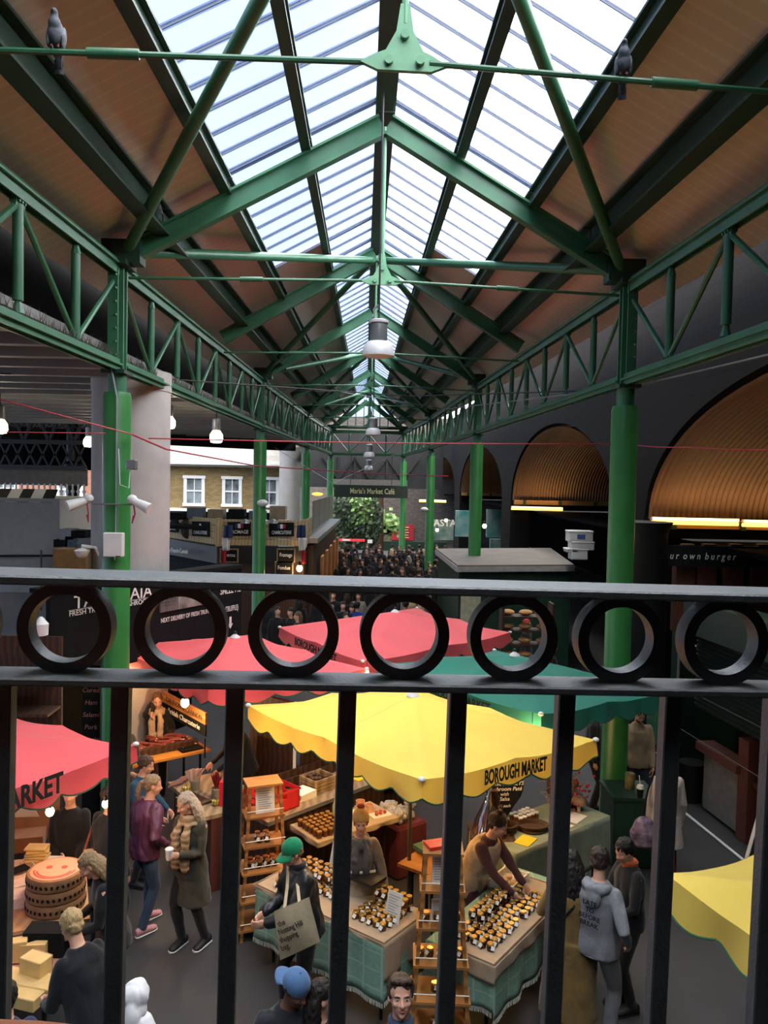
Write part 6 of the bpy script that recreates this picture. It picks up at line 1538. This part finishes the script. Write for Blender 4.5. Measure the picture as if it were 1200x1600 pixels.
for k in range(22): 
    x = x0+(x1-x0)*(k+.5)/22; v.beam((x, 24.05, z-.2), (x, 24.05, z-.55), .05, .03, (0, 1, 0)); v.ell((x, 24.05, z-.42), (.06, .03, .06), 6, 4)
v.build('valance_points', M['white'], t, world=True)
p = at(114, 757, 24.5); t = thing('iron_post', 'dark iron post under the ornate lattice truss', 'post', (p.x, p.y, 0)); MB().lathe([(.2, 0), (.17, .3), (.17, 4.5), (.28, 4.7), (.28, 5.3), (.19, 5.4), (.19, 7.)], 20).build('shaft', M['black'], t, smooth=True)
M['brick_r'] = mat_brick('red_brick', '8a5a48', '7a4c3c', '8f8278', 1., .9, (PI/2, 0, 0)); M['brick_y'] = mat_brick('yellow_stock_brick', '94805a', '7c6a48', '6a5c44', 1., .9, (PI/2, 0, 0))
M['winglass'] = mat('window_glass', '3a4246', .12, col2='8a949a', scale=1.6, spec=.8)
def sash(t, x0, x1, z0, z1, y, cols, rows):
    f = MB(); w = .09
    for xx in (x0, x1): f.box((xx, y-.04, (z0+z1)/2), (w*1.6, .12, z1-z0+w))
    for zz in (z0, z1): f.box(((x0+x1)/2, y-.05, zz), (x1-x0+w*2.4, .16, w*1.5))
    o = f.build('window_frame', M['white'], t, world=True); g = MB(); g.box(((x0+x1)/2, y-.01, (z0+z1)/2), (x1-x0, .02, z1-z0)); 
    g.build('pane', M['winglass'], o, world=True) if False else g.build('window_pane', M['winglass'], t, world=True)
    m_ = MB()
    for k in range(1, cols): xx = x0+(x1-x0)*k/cols; m_.box((xx, y-.04, (z0+z1)/2), (.035, .04, z1-z0))
    for k in range(1, rows): zz = z0+(z1-z0)*k/rows; m_.box(((x0+x1)/2, y-.045, zz), (x1-x0, .05, .035 if k != rows//2 else .07))
    m_.build('glazing_bars', M['white'], t, world=True)
YB = 39.
t = thing('brick_house', 'red brick house front with white sash windows beyond the left arcade', 'building', (-18, YB, 0)); X = lambda px: at(px, 780, YB).x; Z = lambda py, px=60: at(px, py, YB).z
MB().box(((X(-60)+X(150))/2, YB+.2, (Z(800)+9)/2), (X(150)-X(-60), .4, 9-Z(800))).build('wall', M['brick_r'], t, world=True)
for a, b_ in ((-4, 26), (90, 128)): sash(t, X(a), X(b_), Z(776), Z(752), YB, 3, 2)
MB().box(((X(-60)+X(150))/2, YB-.1, Z(784)), (X(150)-X(-60), .4, .5)).build('fascia', mat('lilac_white', 'c9c7d2', .7, var=.03), t, world=True)
MB().box(((X(-60)+X(150))/2, YB, Z(806)), (X(150)-X(-60), .3, .9)).build('shop_front', mat('shop_grey', '6d747a', .7), t, world=True)
text_mb('APPLE', .42, None, .02, .01).tf(plane_frame((X(128), YB-.2, Z(809)), (1, 0, 0), (0, 0, 1))).build('lettering', M['white'], t, world=True)
MB().box(((X(-60)+X(150))/2, YB+.6, Z(815)/2), (X(150)-X(-60), .2, Z(815))).build('ground_floor', mat('shop_dark', '4c443c', .8), t, world=True)
YP = 37.
Xp = lambda px: at(px, 760, YP).x; Zp = lambda py, px=340: at(px, py, YP).z
t = thing('pub', 'pub front with WHEATSHEAF on its white cornice and three white sash windows', 'building', (-7, YP, 0))
xa, xb = Xp(225), Xp(452); xc = (xa+xb)/2; wd = xb-xa
MB().box((xc, YP+.2, (Zp(800)+Zp(712))/2), (wd, .4, Zp(712)-Zp(800))).build('wall', M['brick_y'], t, world=True)
cr_ = mat('cream_render', 'c4c0b8', .7, var=.04)
MB().box((xc, YP, Zp(720)), (wd, .7, .55)).build('cornice', cr_, t, world=True); MB().box((xc, YP-.15, Zp(725)), (wd, .9, .08)).build('cornice_ledge', M['white'], t, world=True); MB().box((xc, YP+.1, Zp(706)), (wd, .3, .75)).build('parapet', cr_, t, world=True)
MB().box((xc, YP-.1, Zp(797)), (wd, .6, .12)).build('sill_band', M['white'], t, world=True); MB().box((xc, YP+.2, Zp(800)/2), (wd, .4, Zp(800))).build('ground_floor', M['char'], t, world=True)
for a, b_ in ((290, 318), (350, 376), (408, 434)): sash(t, Xp(a), Xp(b_), Zp(789), Zp(746), YP, 2, 2)
text_mb('WHEATSHEAF', .38, Xp(384)-Xp(346), .02, .02).tf(plane_frame((Xp(365), YP-.07, Zp(722)), (1, 0, 0), (0, 0, 1))).build('lettering', M['char'], t, world=True)
for k in range(3): MB().box((Xp(285+k*45), YP+1.2, Zp(697)), (.9, .7, .5)).build('chimney', M['brick_y'], t, world=True)
# French stall: timber clad kiosk with signs
YF = 24.0
fa, fb = at(342, 800, YF), at(476, 800, YF+.2); zt_, zm_ = at(400, 812, YF).z, at(400, 853, YF).z
t = thing('french_stall', 'timber-clad stall with FROMAGE and CHARCUTERIE signs behind the second left column', 'stall', (fa.x, YF, 0))
pw = mat_wave('kiosk_timber', 'bfa880', 'a08a64', 3, 'X', .8, dist=5)
def clad(p, q, z0, z1, nm='cladding', m=pw, n=4):
    b = MB()
    for k in range(n): z = z0+(z1-z0)*(k+.5)/n; b.beam((p.x, p.y, z), (q.x, q.y, z), .06, (z1-z0)/n*.93)
    b.build(nm, m, t, world=True)
fc = at(250, 800, YF+3.2); fd2 = at(521, 800, 38.)
clad(fa, fb, zm_, zt_); clad(fc, fa, zm_, zt_); clad(fb, fb+(fd2-fb)*.16, zm_, zt_)
for p in (fa, fb): MB().box((p.x, p.y, (zm_+zt_)/2), (.16, .16, zt_-zm_+.06)).build('corner_post', pw, t, world=True)
MB().box(((fc.x+fb.x)/2, YF+1.9, zt_-.3), (fb.x-fc.x-.3, 3, .1)).build('roof_deck', M['char'], t, world=True)
MB().beam((fa.x, YF+.05, zm_-.25), (fb.x, YF+.2, zm_-.25), .1, .46).build('fascia', M['black'], t, world=True); MB().beam((fc.x, fc.y, zm_-.3), (fa.x, fa.y, zm_-.3), .1, .5).build('fascia', M['black'], t, world=True)
MB().box(((fa.x+fb.x)/2, YF+1.2, (zm_-.5)/2), (fb.x-fa.x, 2., zm_-.5)).build('interior', M['wood_dk'], t, world=True)
MB().beam((fc.x, fc.y+.3, (zm_-.5)/2), (fa.x, fa.y+.3, (zm_-.5)/2), .2, zm_-.5).build('interior', M['char'], t, world=True)
text_mb('The French Comté', .2, None, .01, .01).tf(plane_frame(Vector((at(283, 859, 26).x, at(283, 859, 26).y, zm_-.38))+Vector((0, -.6, 0)), fa-fc, (0, 0, 1))).build('lettering', M['chalk'], t, world=True)
fl_b = mat('flag_blue', '23335e', .8); fl_r = mat('flag_red', '9c1f2c', .8)
def fsign(word, px0, px1, p, q, off=.07, z0=None):
    x0, x1 = at(px0, 820, YF).x, at(px1, 820, YF).x; u0 = (x0-p.x)/(q.x-p.x); u1 = (x1-p.x)/(q.x-p.x); A, B = p.lerp(q, u0), p.lerp(q, u1); n = Vector(((B-A).y, -(B-A).x, 0)).normalized()
    z1 = zt_-.08; h = .42; F2 = plane_frame(Vector((A.x, A.y, z1-h))+n*off, B-A, (0, 0, 1)); L_ = (B-A).length
    s_ = MB().box((L_/2, h/2, 0), (L_, h, .03)).tf(F2).build('sign_board', M['char'], t, world=True)
    text_mb(word, .15, L_*.78, .004, .006).tf(F2 @ Matrix.Translation((L_/2, .07, .018))).build('lettering', M['chalk'], t, world=True)
    for k, m_ in enumerate((fl_b, M['white'], fl_r)): MB().box((L_/2-.08+k*.08, .3, .018), (.08, .13, .006)).tf(F2).build('tricolour', m_, t, world=True)
fsign('FROMAGE', 356, 392, fa, fb); fsign('CHARCUTERIE', 420, 459, fa, fb)
for w, u in (('FROMAGE', .1), ('CHARCUTERIE', .62)):
    A, B = fc.lerp(fa, u), fc.lerp(fa, u+.27); n = Vector(((B-A).y, -(B-A).x, 0)).normalized(); L_ = (B-A).length; F2 = plane_frame(Vector((A.x, A.y, zt_-.62))+n*.07, B-A, (0, 0, 1))
    MB().box((L_/2, .24, 0), (L_, .46, .03)).tf(F2).build('sign_board', M['char'], t, world=True); text_mb(w, .15, L_*.8, .004, .004).tf(F2 @ Matrix.Translation((L_/2, .08, .018))).build('lettering', M['chalk'], t, world=True); MB().box((L_/2, .33, .018), (.12, .14, .006)).tf(F2).build('tricolour', M['white'], t, world=True)
mA = fc.lerp(fa, .49); MB().ell((mA.x+.05, mA.y-.12, (zm_+zt_)/2), (.24, .06, .34), 20, 10).build('round_emblem', M['wood_dk'], t, world=True, smooth=True)
for px in (383, 413, 427):
    p = at(px, 815, YF-.25); MB().lathe([(.14, -.05), (.1, .03), (.03, .08)], 14, c=p).build('sign_lamp', M['grey'], t, world=True)
for px, w in ((358, 'Menu'), (447, 'Fromage'), (444, 'Fondue')):
    p = at(px, 868 if w != 'Fondue' else 888, YF-.3); MB().box(p, (.55, .04, .42)).build('menu_frame', M['wood_gr'], t, world=True); MB().box(p+Vector((0, -.03, 0)), (.47, .02, .34)).build('menu_slate', M['char'], t, world=True); text_mb(w, .16, .36, .002).tf(plane_frame(p+Vector((0, -.045, -.03)), (1, 0, 0), (0, 0, 1))).build('menu_writing', M['chalk'], t, world=True)
for i, px in enumerate((350, 464)):
    p0 = at(px, 820, YF-.4)
    f_ = thing('tricolour_flag', ['left', 'right'][i]+' drooping blue, white and red flag on the timber-clad stall', 'flag', p0)
    for k, m_ in enumerate((fl_b, M['white'], fl_r)):
        def fn(u, v, k=k): z = -(k+v)*.38; return (.02+.06*math.sin(u*9+z*4)*.4+u*(.22-.03*k)+.06*k*(1 if i else -.6), -.05-.05*math.sin(u*11+k), z)
        MB().grid(fn, 10, 6).build(['blue_band', 'white_band', 'red_band'][k], m_, f_, smooth=True, thick=.006)
    MB().tube((0, .3, .05), (0, -.03, .08), .015, n=6).build('flag_pole', M['wood'], f_)
p = at(468, 888, YF-.6); bulb('warm bulb by the right flag of the timber-clad stall', p, .09, 18, .3)
b = thing('metal_screen', 'row of grey sheet panels above the stalls running back on the left', 'screen', (at(493, 800, 27).x, 27, 2.9))
for k in range(4):
    A, B = fb.lerp(fd2, .2+k*.19), fb.lerp(fd2, .2+k*.19+.17); MB().beam((A.x, A.y, 3.75), (B.x, B.y, 3.75), .04, 1.0).build('panel', M['grey'], b, world=True)
MB().beam((fb.x, fb.y+1, 3.05), (fd2.x, fd2.y, 3.05), .7, .15).build('awning_slab', M['grey'], b, world=True)
t = thing('stall_row', 'dark row of stalls running back along the left side', 'stall', (fd2.x, 33, 0)); MB().beam((fb.x-.1, fb.y+1.2, 1.45), (fd2.x-.2, fd2.y, 1.45), .6, 2.9).build('shop_wall', M['wood_dk'], t, world=True)
for k in range(5): p = fb.lerp(fd2, .25+k*.16); MB().box((p.x+.3, p.y, 1.4), (.08, .9, 1.9)).build('painted_glow_window', mat('window_glow_colour', 'b8763a', .6, var=.3, scale=3), t, world=True)  # window glow is painted as an orange colour, nothing shines here
for k in range(6): single('roof_box', MB().box(at(275+k*32, 806-(k % 2)*5, YF+1.5), (.5, .5, .22+.1*(k % 3))), [M['char'], cloth('5d6470'), cloth('8a7a60')][k % 3], 'box lying on the roof of the timber-clad stall', 'box', 'boxes on the timber-clad stall roof')
o = single('market_lamp', MB().ell(at(496, 772, 40), (.28, .1, .08), 12, 6), mat('orange_glow', 'ffb050', .5, var=0, emit='ff9a30', estr=2.5), 'orange glowing lamp far off beside the far left columns', 'lamp', smooth=True)

# ---------------------------------------------------------------- far end: ivy, boards, bus-red strip
iv = mat('ivy_leaves', '12220f', .6, col2='2c4621', scale=5, var=.1); il = mat('painted_lit_leaves', '3f6a2c', .55, col2='86a858', scale=6)  # paler leaf colour paints light onto part of the foliage
t = thing('ivy_bush', 'dark green ivy hanging at the far end below the café sign', 'plant', at(555, 880, 55)); bb = MB(); bl = MB()
for k in range(4200):
    px, py = R.uniform(522, 596), R.uniform(776, 856); d = ((px-556)/42)**2+((py-812)/50)**2
    if d > 1: continue
    c_ = at(px, py, 54+R.uniform(-1, 1)); s_ = R.uniform(.09, .18); n = Vector((R.uniform(-1, 1), -1.2, R.uniform(-.2, 1))).normalized(); a = n.orthogonal().normalized()*s_; b2 = n.cross(a)*.7
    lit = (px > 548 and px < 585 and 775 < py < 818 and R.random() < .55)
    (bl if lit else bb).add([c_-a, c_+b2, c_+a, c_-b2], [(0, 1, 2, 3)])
bb.build('dark_leaves', iv, t, world=True)['kind'] = 'stuff'; bl.build('light_painted_leaves', il, t, world=True)['kind'] = 'stuff'
t2_ = thing('hanging_basket', 'small green hanging basket on the far brick wall', 'plant', at(603, 815, 58)); bb = MB()
for k in range(220): c_ = at(603, 818, 58)+Vector((R.gauss(0, .45), R.gauss(0, .2), R.gauss(0, .4))); n = Vector((R.random()-.5, -1, R.random())).normalized(); a = n.orthogonal()*.14; bb.add([c_-a, c_+n.cross(a), c_+a, c_-n.cross(a)], [(0, 1, 2, 3)])
bb.build('leaves', il, t2_, world=True); MB().ell(at(603, 828, 58), (.4, .3, .3), 10, 6).build('pot', M['char'], t2_, world=True)
single('tree_trunk', MB().tube(at(589, 870, 57), at(592, 775, 57), .5, .35, n=10), M['wood_dk'], 'dark trunk beside the ivy at the far end', 'tree', smooth=True)
t = thing('red_board', 'dark red notice board on the far brick wall right of the ivy', 'sign', at(630, 832, 63.6)); w_ = (at(647, 832, 56)-at(612, 832, 56)).length
MB().box(at(629, 832, 63.7), (w_*1.13, .1, 1.25)).build('board', mat('board_red', 'a0202c', .6), t, world=True); b = MB()
for k in range(5): b.box(at(632, 824+k*4, 63.6), (.7-.1*(k % 2), .02, .06))
b.build('gold_lines', mat('sign_gold', 'cfc79a'), t, world=True)
t = thing('red_fascia', 'bright red and white fascia strip above the far crowd', 'sign', at(550, 844, 50)); MB().box(at(550, 844, 50), (1.6, .12, .14)).build('strip', mat('emissive_red', 'd8303a', .5, emit='d8303a', estr=.25), t, world=True); MB().box(at(541, 844, 49.9), (.5, .05, .09)).build('white_inset', M['white'], t, world=True)  # faint emission put into the red strip, which is no lamp
single('dark_fence', MB().box(at(600, 852, 57)-Vector((0, 0, 1.0)), (9, .2, 2.6)), M['green_dk'], 'dark green hoarding behind the far crowd', 'fence')
single('white_notice', MB().box(at(578, 846, 50), (.3, .05, .22)), M['white'], 'small white notice above the far crowd', 'sign')

# ---------------------------------------------------------------- right side: kiosk with flat roof, undercroft, shutter
kz = 2.9; c1, c2, c3, c4 = gr(715, 883, kz), gr(897, 882, kz), gr(860, 856, kz), gr(681, 857, kz)
t = thing('flat_roofed_kiosk', 'kiosk with a flat grey felt roof around the second right column', 'kiosk', ((c1.x+c2.x)/2, c1.y+2, 0))
hh = Vector((0, 0, .05)); MB().add([c1, c2, c3, c4, c1-hh, c2-hh, c3-hh, c4-hh], [(0, 1, 2, 3), (7, 6, 5, 4), (0, 4, 5, 1), (1, 5, 6, 2), (2, 6, 7, 3), (3, 7, 4, 0)]).build('roof_felt', mat('roof_felt', '77716c', .85, var=.12, scale=2), t, world=True)
e = MB()
for p, q in ((c1, c2), (c4, c1), (c2, c3)): e.beam(p-Vector((0, 0, .11)), q-Vector((0, 0, .11)), .05, .13)
e.build('roof_edge', mat('edge_grey', 'a3a09c', .7), t, world=True)
ins = lambda p, c: p.lerp(c, .06); cc_ = (c1+c2+c3+c4)/4; w = MB()
for p, q in ((c1, c2), (c4, c1), (c2, c3)): p, q = ins(p, cc_), ins(q, cc_); w.beam((p.x, p.y, 1.36), (q.x, q.y, 1.36), .08, 2.72)
w.build('wall', M['green_dk'], t, world=True)
p = gr(722, 950, 0).lerp(c1, 0); MB().box((c1.x+.35, c1.y-.02, 1.9), (.5, .04, .9)).build('cream_panel', cloth('a8a890', .05), t, world=True)
for i, (px, py, w_, h_) in enumerate(((905, 838, .62, .26), (908, 853, .6, .2), (903, 866, .42, .26), (892, 860, .3, .08))):
    t = thing('foam_box', ['top', 'second', 'front lower', 'flat'][i]+' white foam box in the pile on the right kiosk roof', 'box', at(px, py, 20.5)); MB().box((0, 0, 0), (w_, .4, h_), bev=.02).build('box_body', M['white'], t); MB().box((0, 0, h_/2), (w_+.02, .42, .05), bev=.015).build('lid', M['white'], t)
    if i == 0: MB().box((0, -.205, .0), (.2, .01, .12)).build('blue_label', mat('label_blue', '4a62a0', .6), t)
# stall block under the vault at right
t = thing('arch_stall', 'dark stall front under the big right arch with terracotta posts', 'stall', (7, 13.5, 0))
y_ = 13.3; zt2 = at(1100, 873, y_).z; MB().box((8.3, y_+.3, zt2/2), (6, .3, zt2)).build('stall_wall', M['green_dk'], t, world=True)
tc_ = mat('terracotta_paint', '5f3024', .7)
for px in (1072, 1105, 1147, 1190): p = at(px, 890, y_-.1); MB().box((p.x, y_, p.z-.4), (.32, .2, 1.3)).build('post', tc_, t, world=True); MB().box((p.x, y_-.12, p.z+.28), (.2, .12, .3)).build('post_cap', M['black'], t, world=True)
p = at(1170, 875, y_-.2); MB().box((p.x, p.y, p.z), (1.0, .05, .26)).build('teal_panel', mat('teal_panel', '1d5a58', .6), t, world=True)
p = at(1085, 874, y_-.3); MB().box((p.x+.4, p.y+.05, p.z+.05), (2.6, .04, .34)).build('fascia', M['char'], t, world=True); text_mb('y o u r  o w n  b u r g e r', .16, 1.3, .003, .0, shear=.2).tf(plane_frame((p.x+.05, p.y+.02, p.z), (1, 0, 0), (0, 0, 1))).build('chalk_lettering', M['chalk'], t, world=True)
# piers' front: dark round post, green awning, roller shutter and counter on the right
sA, sB = gr(1048, 1258, 0), gr(1215, 1395, 0); sB = sA+(sB-sA)*1.6; d_ = (sB-sA).normalized(); Ls = (sB-sA).length; n_ = Vector((d_.y, -d_.x, 0))
if n_.x > 0: n_ = -n_
t = thing('shuttered_stall', 'dark stall with a half-lowered roller shutter along the right side', 'stall', (sA.x, sA.y, 0))
Fz = plane_frame(Vector((sA.x, sA.y, 0))-n_*.35, d_, (0, 0, 1))
zc = lambda py: gr(0, 0, 0)
b = MB()
for k in range(17): b.box((0, 0, 0), (Ls, .062, .02), M=Fz @ Matrix.Translation((Ls/2, 1.60+k*.07, 0)) @ Matrix.Rotation(.35, 4, 'X'))
b.build('roller_shutter', mat('shutter_green', '26322d', .5, metal=.2, var=.1), t, world=True)
MB().box((Ls/2, 3.0, 0), (Ls, .5, .5)).tf(Fz).build('shutter_box', M['green_dk'], t, world=True); MB().box((Ls/2, .8, -.75), (Ls, 1.6, .1)).tf(Fz).build('back_wall', M['char'], t, world=True)
MB().box((Ls*.16, .5, -.1), (.95, .9, .08)).tf(Fz).build('pale_panel', mat('dim_panel', '7a746c', .8), t, world=True); MB().box((Ls*.16, 1.0, -.1), (1.1, .12, .3)).tf(Fz).build('counter_ledge', tc_, t, world=True)
MB().box((Ls*.30, .7, -.12), (.24, 1.5, .2)).tf(Fz).build('brick_pier', tc_, t, world=True); MB().box((Ls*.45, .85, -.35), (1.3, .08, .5)).tf(Fz).build('shelf', M['wood_dk'], t, world=True)
MB().ell(Fz @ Vector((Ls*.42, 1.12, -.3)), (.3, .2, .18), 12, 8).build('green_bundle', mat('deep_green_cloth', '12563a', .8), t, world=True, smooth=True)
MB().tube(Fz @ Vector((.0, .02, .3)), Fz @ Vector((Ls, .02, .3)), .02, n=8).build('floor_rail', M['white'], t, world=True, smooth=True)
MB().tube(Fz @ Vector((.0, .0, .3)), Fz @ Vector((.0, 2.5, .3)), .022, n=8).build('frame_post', M['grey'], t, world=True, smooth=True)
MB().path([Fz @ Vector((.0, 2.5, .3)), Fz @ Vector((.05, 2.62, .3)), Fz @ Vector((.2, 2.66, .3)), Fz @ Vector((.5, 2.6, .3))], .02, 8).build('frame_hoop', M['grey'], t, world=True, smooth=True)
gl = MB(); gl.box((Ls/2, 1.25, .3), (Ls, .008, .008)); gl.box((Ls/2, 1.9, .3), (Ls, .006, .006)); gl.tf(Fz).build('screen_wire', M['grey'], t, world=True)
pa = gr(1168, 1420, 0)
t = thing('a_board', 'black A-board with white frame leaning near the right edge', 'sign', (pa.x+.15, pa.y+.6, 0)); F3 = plane_frame((pa.x-.02, pa.y+.25, .0), (d_.x, d_.y, 0), (.25, .1, 1)); b = MB()
for q in ((.0, .55, .06, 1.1), (.62, .55, .06, 1.1)): b.box((q[0], q[1], 0), (q[2], q[3], .03))
for z in (.02, 1.08): b.box((.31, z, 0), (.66, .06, .03))
b.tf(F3).build('white_frame', M['white'], t, world=True); MB().box((.31, .55, 0), (.58, 1.04, .01)).tf(F3).build('slate', M['char'], t, world=True); text_mb('MENU', .16, .3, .002, .02).tf(F3 @ Matrix.Translation((.3, .72, .01))).build('yellow_letters', mat('chalk_yellow', 'd2c43c', .8), t, world=True)
single('litter_bin', MB().lathe([(.16, 0), (.19, .5), (.2, .5), (.2, .62)], 18, c=gr(1083, 1275, 0)+Vector((.2, .6, 0))), M['char'], 'dark bin beside the pale panel of the shuttered stall', 'bin', smooth=True)
single('yellow_tin', MB().lathe([(.06, 0), (.065, .01), (.065, .2), (.06, .21)], 18, c=gr(984, 1232, .945)), mat('tin_yellow', '8a7c46', .5, col2='4a4a44', scale=9), 'grey and yellow tin on the back of the green cabinet', 'tin', smooth=True)
single('iron_pier_post', MB().lathe([(.5, 0), (.45, .3), (.42, 4.2), (.5, 4.4)], 24, c=(at(1010, 800, 13).x, 13.2, 0)), M['black'], 'thick black pier standing between the big right arches', 'pier', smooth=True)
# distant stalls seen beneath the vaults
for i, (px, py, Y, w_, h_, col, lab) in enumerate(((640, 0, 0, 0, 0, '', ''), (693, 828, 48, 2.2, 1.2, '1f5a50', 'teal stall canopy far under the third right arch'), (727, 818, 40, 1.0, 1.3, '2f8a88', 'bright teal panel far behind the second right column'), (785, 818, 40, 1.6, 1.4, '3b908a', 'teal and white lit panel far under the second right arch'), (785, 852, 38, 1.2, .6, '2a6a66', 'dim teal crate below the lit teal panel'))):
    if not col: continue
    single('stall_canopy', MB().box(at(px, py, Y), (w_, .3, h_)), mat('teal_'+col, col, .7, col2='9fb0ac', scale=1.2), lab, 'panel')
text_mb_o = text_mb('PASTA', .55, None, .02, .02).tf(plane_frame(at(692, 822, 47), (1, 0, 0), (0, 0, 1))); single('distant_lettering', text_mb_o, M['chalk'], 'white PASTA letters on the distant stall under the right arches', 'sign')
for i, (px, py, Y) in enumerate(((757, 822, 34), (683, 828, 46), (697, 813, 46))):
    bulb(f'tiny warm bulb in the dark under the right arches, {["right of the second column", "below the PASTA letters", "above the PASTA letters"][i]}', at(px, py, Y), .09, 0, .5)
t = thing('bread_rack', 'rack of pale loaves glimpsed through the fifth ring', 'rack', at(822, 972, 16)); t.location.z = 0
for k in range(5): MB().box((0, 0, 1.2+k*.28), (1.0, .4, .03)).build('shelf', M['wood_dk'], t)
for e in (-.5, .5): MB().box((e, .0, 1.3), (.04, .4, 2.6)).build('upright', M['wood_dk'], t)
lf = single('loaf', MB().ell((0, 0, 0), (.14, .1, .06), 12, 8), cloth('c79a66', .3), 'pale loaf on the dim rack seen through the fifth ring', 'bread', 'loaves on the dim rack', smooth=True); used = []
for k in range(14): put(lf, used, t.location+Vector((-.38+(k % 3)*.36, -.02, 1.217+(k//3)*.28)))
single('white_van_panel', MB().box((at(650, 935, 24).x, 24, .93), (.9, .5, 1.86)), cloth('8c8a80', .05), 'pale panel behind the far red parasol', 'panel')
# ---------------------------------------------------------------- crowd: six figures built once, copied with colours of their own
protos = []
specs = [(dict(coat=.7), 'short'), (dict(), 'short'), (dict(coat=.6), 'long'), (dict(), 'long'), (dict(puff=.02), 'bob'), (dict(coat=.5), 'pony')]
for i, (kw, hs_) in enumerate(specs):
    t, g = person('x', (0, 0), 0, 1.72, hair=(hs_, '3a2c22'), vox=.022, group='shoppers crowding the far aisle', **kw); protos.append((t, [])); t['grp'] = 1; del t['grp']
cols = ['1b1c20', '191a1f', '222328', '15161b', '2a2724', '1a2238', '4a1c20', '2e2e30', '8c8378', '121316', '26241f', '1d2a42', 'a08a6c', '17181b', '352b25', '16181c']
hcs = ['2a1f18', '1a1512', '5a4230', 'b0946a', '3a2c22', '8a8078', 'c4ad84']
cm_ = [cloth(c) for c in cols]; hm2 = [hairm(c) for c in hcs]
def shopper(px, py, Y=None, label=None, top=None, hc=None, rz=None, h=None, k=None, group=None, hat=None):
    k = R.randrange(6) if k is None else k; pr, used = protos[k]; h = h or R.uniform(1.6, 1.82)
    p = gr(px, py, h)
    o = pr if not used else copy_tree(pr); used.append(1)
    o.location = (p.x, p.y, 0); o.rotation_euler = (0, 0, R.uniform(0, 6.28) if rz is None else rz); o.scale = (h/1.72,)*3
    m1 = top or R.choice(cm_ if R.random() < .4 else cm_[:4]); m2 = hc or R.choice(hm2 if R.random() < .35 else hm2[:3])
    for c_ in [x for x in C.objects if x.parent == o] if False else KIDS[o.name]:
        n = c_.name.split('.')[0]; sl = c_.material_slots[0]
        if n in ('coat', 'jacket'): sl.link = 'OBJECT'; sl.material = m1
        elif n == 'hair': sl.link = 'OBJECT'; sl.material = m2
        elif n == 'trousers': sl.link = 'OBJECT'; sl.material = cm_[R.randrange(4)]
    o['label'] = label or 'shopper in the crowd filling the far aisle'
    if label and 'group' in o: del o['group']
    elif not label: o['group'] = 'shoppers crowding the far aisle'
    return o
shopper(558, 940, label='shopper in a bright blue jacket beyond the farthest red parasol', top=cloth('23408c'), hc=hm2[1], rz=3.1, k=1)
shopper(536, 940, label='dark-haired man facing the camera left of the blue jacket', top=cm_[0], hc=hm2[0], rz=.1, k=1)
shopper(541, 957, label='shorter person in front of the man beside the blue jacket', top=cm_[3], hc=hm2[0], rz=.2, k=0)
o = shopper(417, 935, label='shopper with a red hat seen through the third ring', top=cm_[1], hc=mat('red_hat', 'a83228', .8), rz=.4, k=1)
shopper(434, 948, label='dark-haired man with hand at chin seen through the third ring', top=cm_[9], hc=hm2[1], rz=.3, k=0)
shopper(455, 950, label='dark-haired woman beside the man seen through the third ring', top=cm_[0], hc=hm2[1], rz=-.7, k=2)
shopper(466, 956, label='brown-haired woman at the right of the group in the third ring', top=cm_[4], hc=hm2[2], rz=-1.2, k=3)
shopper(468, 935, label='tall shopper with long dark hair seen through the third ring', top=cm_[9], hc=hm2[1], rz=2.8, k=2)
shopper(634, 938, label='dark-clad shopper beyond the finial of the farthest red parasol', top=cm_[3], hc=hm2[0], rz=3., k=0)
shopper(660, 938, label='fair-haired shopper in a pale coat right of the farthest finial', top=cm_[8], hc=hm2[6], rz=1.4, k=2)
shopper(823, 968, label='shopper in black under the bread rack', top=cm_[0], hc=mat('red_hat', 'a83228'), rz=1., k=0)
shopper(862, 1003, label='dark shopper right of the green parasol', top=cm_[9], hc=hm2[1], rz=1.6, k=1)
shopper(930, 1096, label='shopper in dark clothes left of the nearest right column', top=cm_[9], hc=hm2[2], rz=1.2, k=1)
shopper(700, 905, label='shopper in a pale patterned top right of the far crowd', top=cm_[8], hc=hm2[4], rz=2.4, k=3)
shopper(530, 853, label='grey-haired man standing at the left end of the far crowd', top=cloth('5d6874'), hc=hm2[5], rz=.1, k=1)
shopper(612, 1020*0+858, label='fair-haired shopper in a camel coat in the far crowd', top=cm_[12], hc=hm2[6], rz=3., k=2)
rows = [(852, 522, 700, 13), (858, 528, 690, 13), (866, 525, 700, 13), (876, 528, 706, 12), (887, 520, 700, 11), (905, 470, 690, 9), (925, 480, 650, 7), (945, 500, 600, 3)]
for py, a, b, n in rows:
    for k in range(n):
        px = a+(b-a)*(k+.5)/n+R.uniform(-5, 5); q = gr(px, py, 1.7)
        if any(abs(q.x-xs[i])+abs(q.y-CY[i]) < .5 for xs in (LXs, RXs) for i in range(4)): continue
        shopper(px, py+R.uniform(-3, 3), rz=R.choice((R.uniform(-.6, .6), R.uniform(2.4, 3.9))))
bpy.data.scenes.remove(TS)
